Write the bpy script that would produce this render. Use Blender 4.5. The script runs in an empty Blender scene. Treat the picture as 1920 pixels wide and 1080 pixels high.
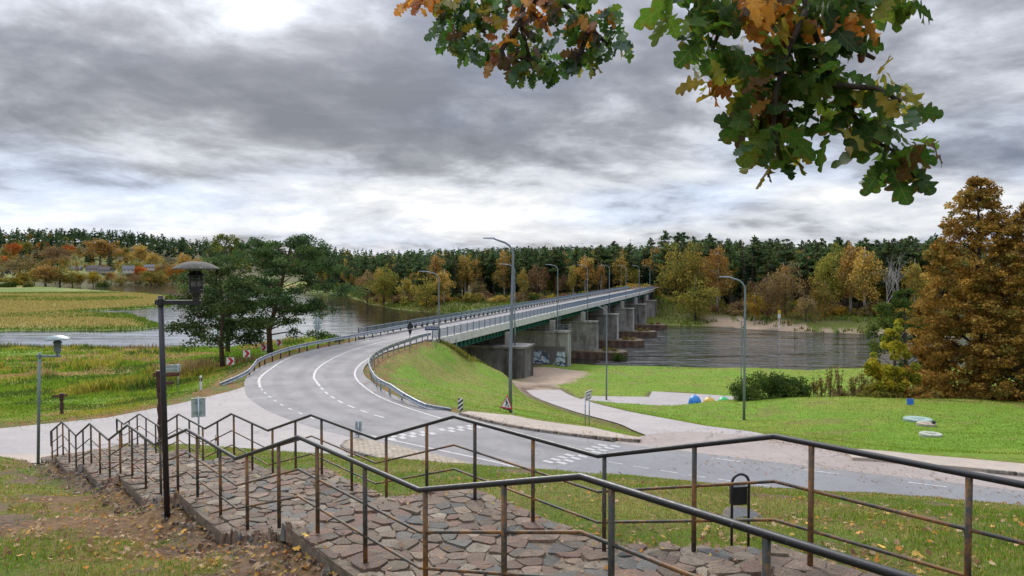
import bpy, math, random
import numpy as np
from mathutils import Vector, Matrix

C = bpy.context.scene.collection
SC = bpy.context.scene
RNG = np.random.default_rng(7)
random.seed(7)
R = math.radians

# ------------------------------------------------------------------ camera
EYE = 7.8
FPX = 1380.0
PITCH = math.atan(40.0 / FPX)
cd = bpy.data.cameras.new("camera")
cam = bpy.data.objects.new("camera", cd)
C.objects.link(cam)
cam.location = (0, 0, EYE)
cam.rotation_euler = (math.pi / 2 - PITCH, 0, 0)
cd.sensor_width = 36.0
cd.lens = 36.0 * FPX / 1920.0
cd.clip_start = 0.05
cd.clip_end = 9000
SC.camera = cam

# ------------------------------------------------------------------ exposure
SC.view_settings.view_transform = 'Standard'
SC.view_settings.look = 'None'
SC.view_settings.gamma = 1
SC.view_settings.use_curve_mapping = False
SC.view_settings.exposure = 0.95
SC.cycles.max_bounces = 6
SC.cycles.diffuse_bounces = 3
SC.cycles.glossy_bounces = 3
SC.cycles.transmission_bounces = 4
SC.cycles.transparent_max_bounces = 6

# ------------------------------------------------------------------ sun and overcast sky
SUN_AZ, SUN_EL = R(-19), R(34)          # azimuth from +Y towards +X
sl = bpy.data.lights.new("sun", 'SUN')
sl.energy = 1.5
sl.angle = R(16)
sl.color = (1.0, 0.95, 0.88)
sun = bpy.data.objects.new("sun", sl)
C.objects.link(sun)
sd = Vector((math.sin(SUN_AZ) * math.cos(SUN_EL), math.cos(SUN_AZ) * math.cos(SUN_EL), math.sin(SUN_EL)))
sun.rotation_euler = sd.to_track_quat('Z', 'Y').to_euler()


class NT:
    """tiny helper to write node trees"""
    def __init__(s, tree):
        s.t = tree
        s.t.nodes.clear()

    def n(s, typ, **kw):
        nd = s.t.nodes.new(typ)
        ins = kw.pop('ins', {})
        for k, v in kw.items():
            setattr(nd, k, v)
        for k, v in ins.items():
            s.set(nd.inputs[k], v)
        return nd

    def set(s, sock, v):
        if isinstance(v, bpy.types.NodeSocket):
            s.t.links.new(v, sock)
        elif isinstance(v, bpy.types.Node):
            s.t.links.new(v.outputs[0], sock)
        else:
            if isinstance(v, (tuple, list)) and len(v) == 3 and sock.type == 'RGBA':
                v = (*v, 1)
            sock.default_value = v

    def math(s, op, a, b=0.0, c=0.0, clamp=False):
        nd = s.n('ShaderNodeMath', operation=op, use_clamp=clamp)
        s.set(nd.inputs[0], a); s.set(nd.inputs[1], b); s.set(nd.inputs[2], c)
        return nd.outputs[0]

    def vmath(s, op, a, b=(0, 0, 0)):
        nd = s.n('ShaderNodeVectorMath', operation=op)
        s.set(nd.inputs[0], a); s.set(nd.inputs[1], b)
        return nd.outputs['Value'] if op in ('DOT_PRODUCT', 'LENGTH') else nd.outputs[0]

    def mix(s, f, a, b, blend='MIX'):
        nd = s.n('ShaderNodeMix', data_type='RGBA', blend_type=blend)
        s.set(nd.inputs['Factor'], f); s.set(nd.inputs[6], a); s.set(nd.inputs[7], b)
        return nd.outputs[2]

    def noise(s, vec, scale, detail=4, rough=0.55, dist=0.0, dim='3D', out='Fac'):
        nd = s.n('ShaderNodeTexNoise', noise_dimensions=dim)
        if vec is not None:
            s.set(nd.inputs['Vector'], vec)
        nd.inputs['Scale'].default_value = scale
        nd.inputs['Detail'].default_value = detail
        nd.inputs['Roughness'].default_value = rough
        nd.inputs['Distortion'].default_value = dist
        return nd.outputs[out]

    def ramp(s, f, stops, interp='LINEAR'):
        nd = s.n('ShaderNodeValToRGB')
        cr = nd.color_ramp
        cr.interpolation = interp
        while len(cr.elements) < len(stops):
            cr.elements.new(0.5)
        for e, (p, c) in zip(cr.elements, stops):
            e.position = p
            if not isinstance(c, (tuple, list)):
                c = (c, c, c)
            e.color = (*c, 1) if len(c) == 3 else c
        s.set(nd.inputs[0], f)
        return nd.outputs[0]

    def mapr(s, v, a, b, c=0.0, d=1.0, smooth=False):
        nd = s.n('ShaderNodeMapRange', interpolation_type='SMOOTHSTEP' if smooth else 'LINEAR')
        s.set(nd.inputs[0], v)
        for i, q in enumerate((a, b, c, d)):
            nd.inputs[1 + i].default_value = q
        return nd.outputs[0]

    def sep(s, v):
        nd = s.n('ShaderNodeSeparateXYZ'); s.set(nd.inputs[0], v)
        return nd.outputs

    def comb(s, x, y, z):
        nd = s.n('ShaderNodeCombineXYZ')
        s.set(nd.inputs[0], x); s.set(nd.inputs[1], y); s.set(nd.inputs[2], z)
        return nd.outputs[0]


world = bpy.data.worlds.new("World")
SC.world = world
world.use_nodes = True
w = NT(world.node_tree)
out = w.n('ShaderNodeOutputWorld')
bg = w.n('ShaderNodeBackground')
bg.inputs['Strength'].default_value = 0.1
w.t.links.new(bg.outputs[0], out.inputs['Surface'])
sky = w.n('ShaderNodeTexSky', sky_type='NISHITA')
sky.sun_disc = False
sky.sun_elevation = SUN_EL
sky.sun_rotation = SUN_AZ
tc = w.n('ShaderNodeTexCoord')
dirv = w.vmath('NORMALIZE', tc.outputs['Generated'])
dx, dy, dz = w.sep(dirv)
zz = w.math('MAXIMUM', dz, 0.0)
den = w.math('ADD', zz, 0.20)
pu = w.math('DIVIDE', dx, den)
pv = w.math('DIVIDE', dy, den)
pw = w.comb(pu, pv, 3.7)
warp = w.noise(pw, 0.55, 3, 0.5, out='Color')
pwv = w.vmath('ADD', pw, w.vmath('MULTIPLY', w.vmath('SUBTRACT', warp, (0.5, 0.5, 0.5)), (0.55, 0.55, 0.0)))
n1 = w.noise(pwv, 1.2, 8, 0.56, 0.1)            # large cloud masses
n2 = w.noise(w.vmath('ADD', pwv, (7.3, 2.1, 1.0)), 4.2, 7, 0.6, 0.15)      # billows
n3 = w.noise(w.vmath('ADD', pwv, (1.3, 9.1, 4.0)), 8.0, 4, 0.55, 0.1)
dens = w.math('ADD', w.math('MULTIPLY', n1, 0.62), w.math('ADD', w.math('MULTIPLY', n2, 0.30), w.math('MULTIPLY', n3, 0.08)))
# thin cloud towards the horizon where the overcast ends, thick deck overhead
hz = w.ramp(zz, [(0.0, 0.50), (0.03, 0.56), (0.05, 0.74), (0.09, 0.72), (0.125, 0.50), (0.17, 0.37), (0.22, 0.36), (0.30, 0.42), (0.38, 0.48), (1.0, 0.5)], 'EASE')
bright = w.math('ADD', w.math('MULTIPLY', w.math('SUBTRACT', dens, 0.5), 3.0), hz)
# thinner cloud where the sun stands behind it
gdir = Vector((math.sin(R(-18.8)) * math.cos(R(17.6)), math.cos(R(-18.8)) * math.cos(R(17.6)), math.sin(R(17.6))))
gd = w.math('MAXIMUM', w.vmath('DOT_PRODUCT', dirv, tuple(gdir)), 0.0)
glow = w.math('ADD', w.math('MULTIPLY', w.math('POWER', gd, 900.0), 0.26), w.math('MULTIPLY', w.math('POWER', gd, 40.0), 0.04))
bright = w.math('ADD', bright, glow, clamp=True)
ccol = w.ramp(bright, [(0.0, (0.155, 0.165, 0.195)), (0.20, (0.205, 0.215, 0.25)), (0.36, (0.285, 0.295, 0.33)),
                       (0.50, (0.40, 0.415, 0.46)), (0.64, (0.55, 0.575, 0.63)), (0.85, (0.70, 0.715, 0.75)), (1.0, (0.84, 0.84, 0.84))])
# overcast luminance rises towards the zenith (CIE overcast sky: three times the horizon)
cie = w.mapr(zz, 0.2, 0.85, 1.0, 3.4)
blue = w.mapr(w.noise(w.vmath('ADD', pwv, (3.1, 5.5, 9.0)), 0.9, 3, 0.5), 0.42, 0.62, 0.0, 1.0)
ccol = w.mix(blue, ccol, w.mix(1.0, ccol, (0.91, 1.0, 1.14), 'MULTIPLY'))
ccol = w.mix(1.0, ccol, w.comb(cie, cie, cie), 'MULTIPLY')
CLOUD = 6.2
ccol = w.mix(1.0, ccol, (CLOUD, CLOUD, CLOUD), 'MULTIPLY')
fin = w.mix(0.965, sky.outputs[0], ccol)
w.set(bg.inputs['Color'], fin)


# ------------------------------------------------------------------ small maths
def ray(px, py):
    """unit-depth ray through a pixel of the 1920x1080 photograph"""
    f = np.array([0, math.cos(PITCH), -math.sin(PITCH)])
    u = np.array([0, math.sin(PITCH), math.cos(PITCH)])
    return f + np.array([1.0, 0, 0]) * (px - 960) / FPX + u * (540 - py) / FPX


def gz(px, py, z=0.0):
    """world (x, y) seen at that pixel on the level z"""
    d = ray(px, py)
    k = (z - EYE) / d[2]
    return d[0] * k, d[1] * k


def gd_(px, py, D):
    """world point seen at that pixel at distance D (along +Y)"""
    d = ray(px, py)
    k = D / d[1]
    return d[0] * k, D, EYE + d[2] * k


def xat(px, D):
    return (px - 960) / FPX * D


def smooth(a, b, x):
    t = np.clip((x - a) / (b - a), 0, 1)
    return t * t * (3 - 2 * t)


def inside(P, poly):
    x, y = P[:, 0], P[:, 1]
    r = np.zeros(len(P), bool)
    n = len(poly)
    for i in range(n):
        x1, y1 = poly[i]; x2, y2 = poly[(i + 1) % n]
        if y1 == y2:
            continue
        c = ((y1 > y) != (y2 > y)) & (x < (x2 - x1) * (y - y1) / (y2 - y1) + x1)
        r ^= c
    return r


def polydist(P, line, closed=False):
    """distance to a polyline and the (fractional) index of the nearest point"""
    best = np.full(len(P), 1e18); idx = np.zeros(len(P))
    n = len(line)
    for i in range(n if closed else n - 1):
        a = np.array(line[i][:2], float); b = np.array(line[(i + 1) % n][:2], float)
        d = b - a
        t = np.clip(((P - a) @ d) / (d @ d), 0, 1)
        q = P - a - t[:, None] * d
        dd = (q * q).sum(1)
        m = dd < best
        best[m] = dd[m]; idx[m] = i + t[m]
    return np.sqrt(best), idx


def vnoise(x, y, s, seed=0):
    """cheap smooth value noise on numpy arrays, 0..1"""
    x = np.asarray(x, float) * s; y = np.asarray(y, float) * s
    xi = np.floor(x).astype(np.int64); yi = np.floor(y).astype(np.int64)
    fx = x - xi; fy = y - yi
    fx = fx * fx * (3 - 2 * fx); fy = fy * fy * (3 - 2 * fy)

    def h(a, b):
        k = (a * 374761393 + b * 668265263 + seed * 974711) & 0x7fffffff
        k = ((k ^ (k >> 13)) * 1274126177) & 0x7fffffff
        return ((k ^ (k >> 16)) & 0xffff) / 65535.0
    return (h(xi, yi) * (1 - fx) + h(xi + 1, yi) * fx) * (1 - fy) + (h(xi, yi + 1) * (1 - fx) + h(xi + 1, yi + 1) * fx) * fy


def fbm(x, y, s, seed=0, o=3):
    r = 0; a = 0.5; tot = 0
    for i in range(o):
        r = r + a * vnoise(x, y, s * 2 ** i, seed + i * 17); tot += a; a *= 0.5
    return r / tot


# ------------------------------------------------------------------ mesh helpers
def link(name, me, mats=None, parent=None, **props):
    o = bpy.data.objects.new(name, me)
    C.objects.link(o)
    if mats is not None and me is not None:
        for m in (mats if isinstance(mats, (list, tuple)) else [mats]):
            me.materials.append(m)
    if parent is not None:
        o.parent = parent
    for k, v in props.items():
        o[k] = v
    return o


def tag(o, label, category=None, group=None):
    o['label'] = label
    if category: o['category'] = category
    if group: o['group'] = group
    return o


def thing(name, label, cat, loc=(0, 0, 0), rz=0.0, group=None):
    o = bpy.data.objects.new(name, None)
    C.objects.link(o)
    o.empty_display_size = 0.2
    o.location = loc
    o.rotation_euler = (0, 0, rz)
    return tag(o, label, cat, group)


def dup(root, loc, rz=None, label=None, scale=None, group=None):
    """copy a thing with its parts and sub-parts, sharing mesh data"""
    r = root.copy(); C.objects.link(r)
    r.location = loc
    if rz is not None: r.rotation_euler = (0, 0, rz)
    if scale is not None: r.scale = (scale,) * 3 if not isinstance(scale, (tuple, list)) else scale
    if label: r['label'] = label
    if group: r['group'] = group
    for ch in KIDS.get(root.name, []):
        c = ch.copy(); C.objects.link(c); c.parent = r
        KIDS.setdefault(r.name, []).append(c)
        for g in KIDS.get(ch.name, []):
            d = g.copy(); C.objects.link(d); d.parent = c
            KIDS.setdefault(c.name, []).append(d)
    return r


KIDS = {}


def part(name, me, mats, parent, **props):
    o = link(name, me, mats if (me is None or len(me.materials) == 0) else None, parent, **props)
    KIDS.setdefault(parent.name, []).append(o)
    return o


class MB:
    """collects polygons and builds ONE mesh"""
    def __init__(s):
        s.v = []; s.f = []; s.m = []; s.mi = 0

    def add(s, vs, fs):
        b = len(s.v)
        s.v += [tuple(p) for p in vs]
        s.f += [tuple(b + i for i in f) for f in fs]
        s.m += [s.mi] * len(fs)
        return s

    def box(s, c, d, rz=0.0, M=None):
        x, y, z = (q / 2 for q in d)
        vs = [Vector((sx * x, sy * y, sz * z)) for sz in (-1, 1) for sy in (-1, 1) for sx in (-1, 1)]
        mt = Matrix.Translation(c) @ (M if M is not None else Matrix.Rotation(rz, 4, 'Z'))
        return s.add([mt @ q for q in vs], [(0, 2, 3, 1), (4, 5, 7, 6), (0, 1, 5, 4), (2, 6, 7, 3), (0, 4, 6, 2), (1, 3, 7, 5)])

    def tube(s, pts, r, n=8, cap=True):
        pts = [Vector(p) for p in pts]
        rs = r if isinstance(r, (list, tuple)) else [r] * len(pts)
        ref = None
        rings = []
        for i, p in enumerate(pts):
            a = pts[max(i - 1, 0)]; b = pts[min(i + 1, len(pts) - 1)]
            t = (b - a).normalized()
            if ref is None:
                ref = t.orthogonal().normalized()
            else:
                ref = (ref - t * ref.dot(t))
                ref = ref.normalized() if ref.length > 1e-6 else t.orthogonal().normalized()
            bi = t.cross(ref)
            k = 1.0
            if 0 < i < len(pts) - 1:
                ca = (pts[i] - a).normalized().dot((b - pts[i]).normalized())
                k = 1.0 / max(0.6, math.sqrt(max(0.0, (1 + ca) / 2)))
            rings.append([p + (ref * math.cos(2 * math.pi * j / n) + bi * math.sin(2 * math.pi * j / n)) * rs[i] * (k if j else k) for j in range(n)])
        vs = [q for rg in rings for q in rg]
        fs = []
        for i in range(len(pts) - 1):
            for j in range(n):
                a0 = i * n + j; a1 = i * n + (j + 1) % n
                fs.append((a0, a1, a1 + n, a0 + n))
        if cap:
            fs.append(tuple(range(n - 1, -1, -1)))
            fs.append(tuple((len(pts) - 1) * n + j for j in range(n)))
        return s.add(vs, fs)

    def lathe(s, prof, n=16, c=(0, 0, 0)):
        c = Vector(c); vs = []; fs = []
        for (r, z) in prof:
            for j in range(n):
                a = 2 * math.pi * j / n
                vs.append(c + Vector((r * math.cos(a), r * math.sin(a), z)))
        for i in range(len(prof) - 1):
            for j in range(n):
                fs.append((i * n + j, i * n + (j + 1) % n, (i + 1) * n + (j + 1) % n, (i + 1) * n + j))
        fs.append(tuple(range(n - 1, -1, -1)))
        fs.append(tuple((len(prof) - 1) * n + j for j in range(n)))
        return s.add(vs, fs)

    def prism(s, poly, z0, z1):
        n = len(poly)
        vs = [(x, y, z0) for x, y in poly] + [(x, y, z1) for x, y in poly]
        fs = [tuple(range(n - 1, -1, -1)), tuple(range(n, 2 * n))]
        fs += [(i, (i + 1) % n, n + (i + 1) % n, n + i) for i in range(n)]
        return s.add(vs, fs)

    def plate(s, poly, th, M):
        """polygon in local x,z extruded th along local y, then placed by M"""
        n = len(poly)
        vs = [M @ Vector((x, -th / 2, z)) for x, z in poly] + [M @ Vector((x, th / 2, z)) for x, z in poly]
        fs = [tuple(range(n)), tuple(range(2 * n - 1, n - 1, -1))]
        fs += [((i + 1) % n, i, n + i, n + (i + 1) % n) for i in range(n)]
        return s.add(vs, fs)

    def mesh(s, name, smooth=False):
        me = bpy.data.meshes.new(name)
        me.from_pydata(s.v, [], s.f)
        me.polygons.foreach_set('material_index', s.m)
        if smooth:
            me.polygons.foreach_set('use_smooth', [True] * len(s.f))
        me.update()
        return me

    def build(s, name, mats, parent=None, smooth=False, **props):
        me = s.mesh(name, smooth)
        if parent is not None:
            return part(name, me, mats, parent, **props)
        return link(name, me, mats, None, **props)


def np_mesh(name, V, F, col=None, smooth=False, attr='tint'):
    """mesh from arrays; F is (N,3) or (N,4); col is a per-corner/face colour (N faces,3)"""
    V = np.asarray(V, np.float32); F = np.asarray(F, np.int32)
    k = F.shape[1]
    me = bpy.data.meshes.new(name)
    me.vertices.add(len(V)); me.vertices.foreach_set('co', V.ravel())
    me.loops.add(F.size); me.loops.foreach_set('vertex_index', F.ravel())
    me.polygons.add(len(F))
    me.polygons.foreach_set('loop_start', np.arange(0, F.size, k, dtype=np.int32))
    if smooth:
        me.polygons.foreach_set('use_smooth', np.ones(len(F), bool))
    if col is not None:
        col = np.asarray(col, np.float32)
        if len(col) == len(F) and len(col) != len(V):
            a = me.attributes.new(attr, 'FLOAT_COLOR', 'FACE')
        else:
            a = me.attributes.new(attr, 'FLOAT_COLOR', 'POINT')
        a.data.foreach_set('color', np.concatenate([col, np.ones((len(col), 1), np.float32)], 1).ravel())
    me.update(calc_edges=True)
    return me


# ------------------------------------------------------------------ materials
def mat(name):
    m = bpy.data.materials.new(name)
    m.use_nodes = True
    t = NT(m.node_tree)
    o = t.n('ShaderNodeOutputMaterial')
    return m, t, o


def simple(name, col, rough=0.6, metal=0.0, var=0.15, scale=6.0, spec=0.5, dirt=None, bump=0.0, object_coords=True):
    """principled paint / metal / stone with noise variation, optional dirt tone"""
    m, t, o = mat(name)
    b = t.n('ShaderNodeBsdfPrincipled')
    tcx = t.n('ShaderNodeTexCoord')
    v = tcx.outputs['Object']
    n = t.noise(v, scale, 5, 0.6)
    c0 = tuple(max(0.0, q * (1 - var)) for q in col); c1 = tuple(q * (1 + var) for q in col)
    c = t.ramp(n, [(0.3, c0), (0.7, c1)])
    if dirt:
        n2 = t.noise(v, scale * 0.6, 6, 0.65, 0.4)
        c = t.mix(t.mapr(n2, dirt[1] - 0.08, dirt[1] + 0.08), c, dirt[0])
    t.set(b.inputs['Base Color'], c)
    t.set(b.inputs['Roughness'], t.mapr(n, 0.2, 0.8, max(0.05, rough - 0.1), min(1, rough + 0.1)))
    b.inputs['Metallic'].default_value = metal
    b.inputs['Specular IOR Level'].default_value = spec
    if bump:
        bp = t.n('ShaderNodeBump'); bp.inputs['Strength'].default_value = bump; bp.inputs['Distance'].default_value = 0.02
        t.set(bp.inputs['Height'], t.noise(v, scale * 4, 5, 0.6))
        t.t.links.new(bp.outputs[0], b.inputs['Normal'])
    t.t.links.new(b.outputs[0], o.inputs[0])
    return m


def leafmat(name, gain=1.0, trans=0.35, var=0.25, gloss=False):
    """foliage: colour from the mesh's own 'tint', varied per plant"""
    m, t, o = mat(name)
    at = t.n('ShaderNodeAttribute', attribute_name='tint')
    oi = t.n('ShaderNodeObjectInfo')
    hs = t.n('ShaderNodeHueSaturation')
    t.set(hs.inputs['Hue'], t.mapr(oi.outputs['Random'], 0, 1, 0.5 - 0.025 * var / 0.25, 0.5 + 0.02 * var / 0.25))
    rnd2 = t.math('FRACT', t.math('MULTIPLY', oi.outputs['Random'], 7.31))
    t.set(hs.inputs['Value'], t.mapr(rnd2, 0, 1, (1 - var) * gain, (1 + var) * gain))
    hs.inputs['Saturation'].default_value = 1.0
    t.set(hs.inputs['Color'], at.outputs['Color'])
    d = t.n('ShaderNodeBsdfDiffuse'); t.set(d.inputs['Color'], hs.outputs[0])
    tr = t.n('ShaderNodeBsdfTranslucent'); t.set(tr.inputs['Color'], hs.outputs[0])
    mx = t.n('ShaderNodeMixShader'); mx.inputs[0].default_value = trans
    t.t.links.new(d.outputs[0], mx.inputs[1]); t.t.links.new(tr.outputs[0], mx.inputs[2])
    last = mx
    if gloss:
        g = t.n('ShaderNodeBsdfGlossy'); g.inputs['Roughness'].default_value = 0.45
        g.inputs['Color'].default_value = (0.8, 0.85, 0.9, 1)
        m2 = t.n('ShaderNodeMixShader'); m2.inputs[0].default_value = 0.05
        t.t.links.new(mx.outputs[0], m2.inputs[1]); t.t.links.new(g.outputs[0], m2.inputs[2])
        last = m2
    t.t.links.new(last.outputs[0], o.inputs[0])
    return m


def lin(r, g, b):
    return tuple(((c / 255.0) / 12.92 if c <= 10 else (((c / 255.0) + 0.055) / 1.055) ** 2.4) for c in (r, g, b))
# ================================================================== the lie of the land
U = np.array([-0.634, 0.773]); N = np.array([0.773, 0.634])     # down the stairs / across them
FLIGHTS = [(-1.05, 1.2), (3.7, 5.9), (8.75, 11.05), (13.6, 15.85), (18.2, 20.3), (22.75, 24.95), (27.5, 29.9)]
LEVELS = [5.9, 5.2, 4.58, 3.84, 3.15, 2.43, 1.70, 0.95]
T_L, T_R = 3.77, 6.02              # the two handrails
P_L, P_R = 3.55, 6.28              # edges of the stone path
S_END = 31.0


def st(s, t):
    return s * U[0] + t * N[0], s * U[1] + t * N[1]


def path_z(s):
    """handrail line: level landings, straight flights"""
    z = LEVELS[0]
    for (a, b), hi, lo in zip(FLIGHTS, LEVELS, LEVELS[1:]):
        if s >= b: z = lo
        elif s > a: return hi + (lo - hi) * (s - a) / (b - a)
    return z


NSTEP = 5
_PZS = np.array([-4.0] + [q for f in FLIGHTS for q in f] + [40.0]); _PZV = np.array([LEVELS[0]] + [v for i in range(len(FLIGHTS)) for v in (LEVELS[i], LEVELS[i + 1])] + [LEVELS[-1]])


def step_z(s):
    z = LEVELS[0]
    for (a, b), hi, lo in zip(FLIGHTS, LEVELS, LEVELS[1:]):
        if s >= b: z = lo
        elif s > a: return hi + (lo - hi) * (math.floor((s - a) / (b - a) * NSTEP) + 1) / NSTEP
    return z


E = np.array([0.309, 0.951]); EN = np.array([0.951, -0.309])     # along the bridge / to its right
B0 = np.array([-12.55, 78.6])
BLEN = 186.0


def brg(al, off):
    p = B0 + E * al + EN * off
    return p[0], p[1]


PLATEAU = [(-80, 38.5), (-45, 37.3), (-24.7, 36.4), (-20.9, 39.0), (-19.9, 42.5), (-19.6, 47), (-20.3, 53), (-20.8, 57), (-21, 61), (-20.7, 65),
           (-20, 69), (-19, 73), (-18, 77), (-17.4, 80.5), (-7.9, 77.6), (-8.6, 75), (-9.4, 71.5), (-9.9, 67), (-10.3, 63), (-10.4, 60), (-10.0, 56), (-8.9, 50.5),
           (-7.7, 46.6), (-5.9, 43.2), (-4.1, 40.6), (-2.6, 39.9), (-0.1, 37.5), (2.9, 35.0), (4.9, 34.2), (8, 33.5), (12, 33.4), (14.4, 30.8),
           (16.4, 29.6), (19.9, 28.8), (30, 24), (60, 10), (60, -60), (-80, -60)]
RIVER = [(220, 80), (83, 119), (61, 124), (45, 126), (31.8, 128), (18, 133), (4, 136), (-12, 143), (-29, 150), (-42, 153), (-63, 152), (-75, 153), (-97, 157), (-107, 152),
         (-160, 158), (-290, 163), (-290, 205), (-155, 201), (-141, 203), (-118, 204), (-106, 207), (-101, 214), (-106, 223), (-122, 246), (-140, 272), (-170, 288), (-166, 300),
         (-157, 312), (-152, 330), (-160, 356), (-180, 400), (-200, 438), (-236, 480), (-300, 546), (-369, 612), (-460, 690), (-460, 800), (-386, 860), (-330, 800), (-250, 650),
         (-150, 540), (-114, 491), (-84, 400), (-66, 345), (-49, 309), (-35, 290), (-21, 280), (-5, 262), (20, 240), (45, 222), (62, 219), (71, 205), (80, 199), (94.5, 192), (126, 182), (260, 150)]
WATER_Z = -10.0

# side road down to the river: centre line with its heights
_sr = [(1350, 824, -0.008), (1310, 813, -0.1), (1262, 802, -0.55), (1216, 791, -1.5), (1165, 780, -2.45), (1120, 769.5, -3.5), (1067, 754, -5.0), (1035, 742, -5.7), (1018, 731, -6.1)]
SIDE = [(*gz(a, b, c), c) for a, b, c in _sr]
PARK = [gz(a, b, -6.0) for a, b in [(1086, 749), (1110, 742.5), (1217, 744), (1223, 733.5), (1300, 738), (1410, 745), (1440, 790), (1330, 790), (1250, 770), (1140, 757)]]
TRACK = [gz(a, b, c) for a, b, c in [(925, 722, -6.4), (985, 746, -5.9), (1010, 748, -5.6), (1040, 726, -6.3), (1075, 713, -6.9), (1100, 700, -7.4), (1090, 692, -7.8),
                                    (1040, 687, -8), (992, 690, -7.8), (975, 680, -8.2), (940, 690, -8), (955, 708, -7.4), (990, 712, -7.0), (960, 719, -6.6)]]

_ctrl = []


def ctl(px, py, z): x, y = gz(px, py, z); _ctrl.append((x, y, z))
def ctd(px, D, z): _ctrl.append((xat(px, D), D, z))


for a in [(40, 760, -1.3), (200, 755, -1.2), (0, 790, -0.4), (115, 778, -0.5), (250, 770, -0.4), (330, 735, -0.9), (0, 725, -2.6), (150, 720, -2.6), (0, 700, -4.2), (250, 703, -3.3), (330, 712, -2.0),
          (380, 712, -1.1), (418, 688, -1.2), (470, 672, -1.6), (502, 662, -2.2), (560, 645, -3.0), (620, 632, -3.5), (100, 675, -7.4), (300, 672, -7.4), (400, 668, -6.2),
          (1137, 750, -6.0), (1395, 785, -2.7), (1310, 764, -3.4), (1360, 754, -2.85), (1250, 772, -3.9), (1450, 745.5, -2.1), (1600, 744, -2.0), (1700, 752, -1.9), (1900, 768, -2.0), (1350, 800, -1.8),
          (1500, 800, -1.5), (1600, 820, -0.8), (1750, 820, -0.9), (1850, 850, -0.35), (1450, 736, -6.5), (1600, 730, -6.4), (1200, 705, -7.6), (1600, 712, -7.2), (1400, 715, -6.9),
          (1060, 690, -8.2), (1000, 690, -7.6), (1130, 715, -6.8), (1250, 725, -6.4), (940, 716, -6.5), (985, 747, -5.0), (1040, 765, -4.0), (1090, 785, -2.2), (1160, 806, -0.8),
          (900, 705, -5.2), (870, 740, -2.4), (940, 775, -0.8), (830, 700, -2.2), (800, 730, -1.0), (1920, 700, -6.5), (1800, 760, -1.9)]:
    ctl(*a)
for al, off, z in [(4, -8, -3.2), (4, 8, -2.6), (10, 6.8, -4.6), (8, 0, -3.6), (16, 0, -6.2), (18, 9, -6.7), (24, 9, -7.0), (24, -9, -7.3), (45, 0, -8.3), (45, 12, -8.6), (35, -9, -8.4), (165, 0, -6.5), (180, 0, -3.0), (186, 8, -4), (186, -8, -3), (193, 0, -0.3), (230, 0, 0.0), (164, 10, -7.5)]:
    x, y = brg(al, off); _ctrl.append((x, y, z))
for a in [(600, 600, -7), (700, 380, -7.5), (800, 320, -7), (950, 300, -6), (1100, 285, -5), (1240, 262, -5), (1350, 240, -6.5), (1500, 232, -6.5), (1650, 215, -6.5), (1800, 205, -6.5), (2000, 190, -6.5),
          (700, 560, -3), (900, 450, -1), (1100, 420, -1), (1300, 330, -3), (1600, 300, -4), (1900, 280, -4), (650, 900, 4), (900, 800, 8), (1200, 700, 8), (1500, 500, 3), (1900, 450, 2),
          (0, 610, -9.2), (200, 610, -9.2), (0, 700, -6), (150, 720, -5), (300, 900, -8), (0, 800, 0.5), (150, 830, 2), (0, 900, 9), (150, 930, 11), (0, 1020, 28), (200, 1040, 28), (0, 1150, 46), (200, 1180, 45),
          (330, 1000, 2), (330, 1150, 30), (330, 1300, 42), (420, 1200, 12), (450, 1400, 36), (550, 1500, 30), (540, 1000, 0), (700, 1500, 28), (1000, 1300, 24), (1500, 1000, 16), (1900, 900, 12),
          (-100, 230, -9.2), (100, 230, -9.1), (200, 300, -9.2), (0, 350, -9.2), (100, 450, -9.3), (-300, 400, -9), (-400, 900, 9), (-400, 1200, 46),
          (0, 3500, 40), (960, 3500, 40), (1900, 3500, 40), (-1500, 300, -6), (3000, 100, -5), (3000, 300, -4), (-2500, 60, -3), (2600, 60, -3)]:
    ctd(*a)
_ctrl = np.array(_ctrl)


def _warp(x, y):
    r = np.sqrt(x * x + y * y) + 1.0
    return np.stack([np.arctan2(x, y) * 4.0, np.log(r) * 3.0], -1)


_cw = _warp(_ctrl[:, 0], _ctrl[:, 1])
_K = np.sqrt(((_cw[:, None] - _cw[None]) ** 2).sum(-1)) + np.eye(len(_cw)) * 0.02
_W = np.linalg.solve(_K + 1e-6 * np.eye(len(_cw)), _ctrl[:, 2] - _ctrl[:, 2].mean())


def rbf(x, y):
    q = _warp(x, y)
    o = np.empty(len(x))
    for i in range(0, len(x), 20000):
        d = np.sqrt(((q[i:i + 20000, None] - _cw[None]) ** 2).sum(-1))
        o[i:i + 20000] = d @ _W
    return o + _ctrl[:, 2].mean()


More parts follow.
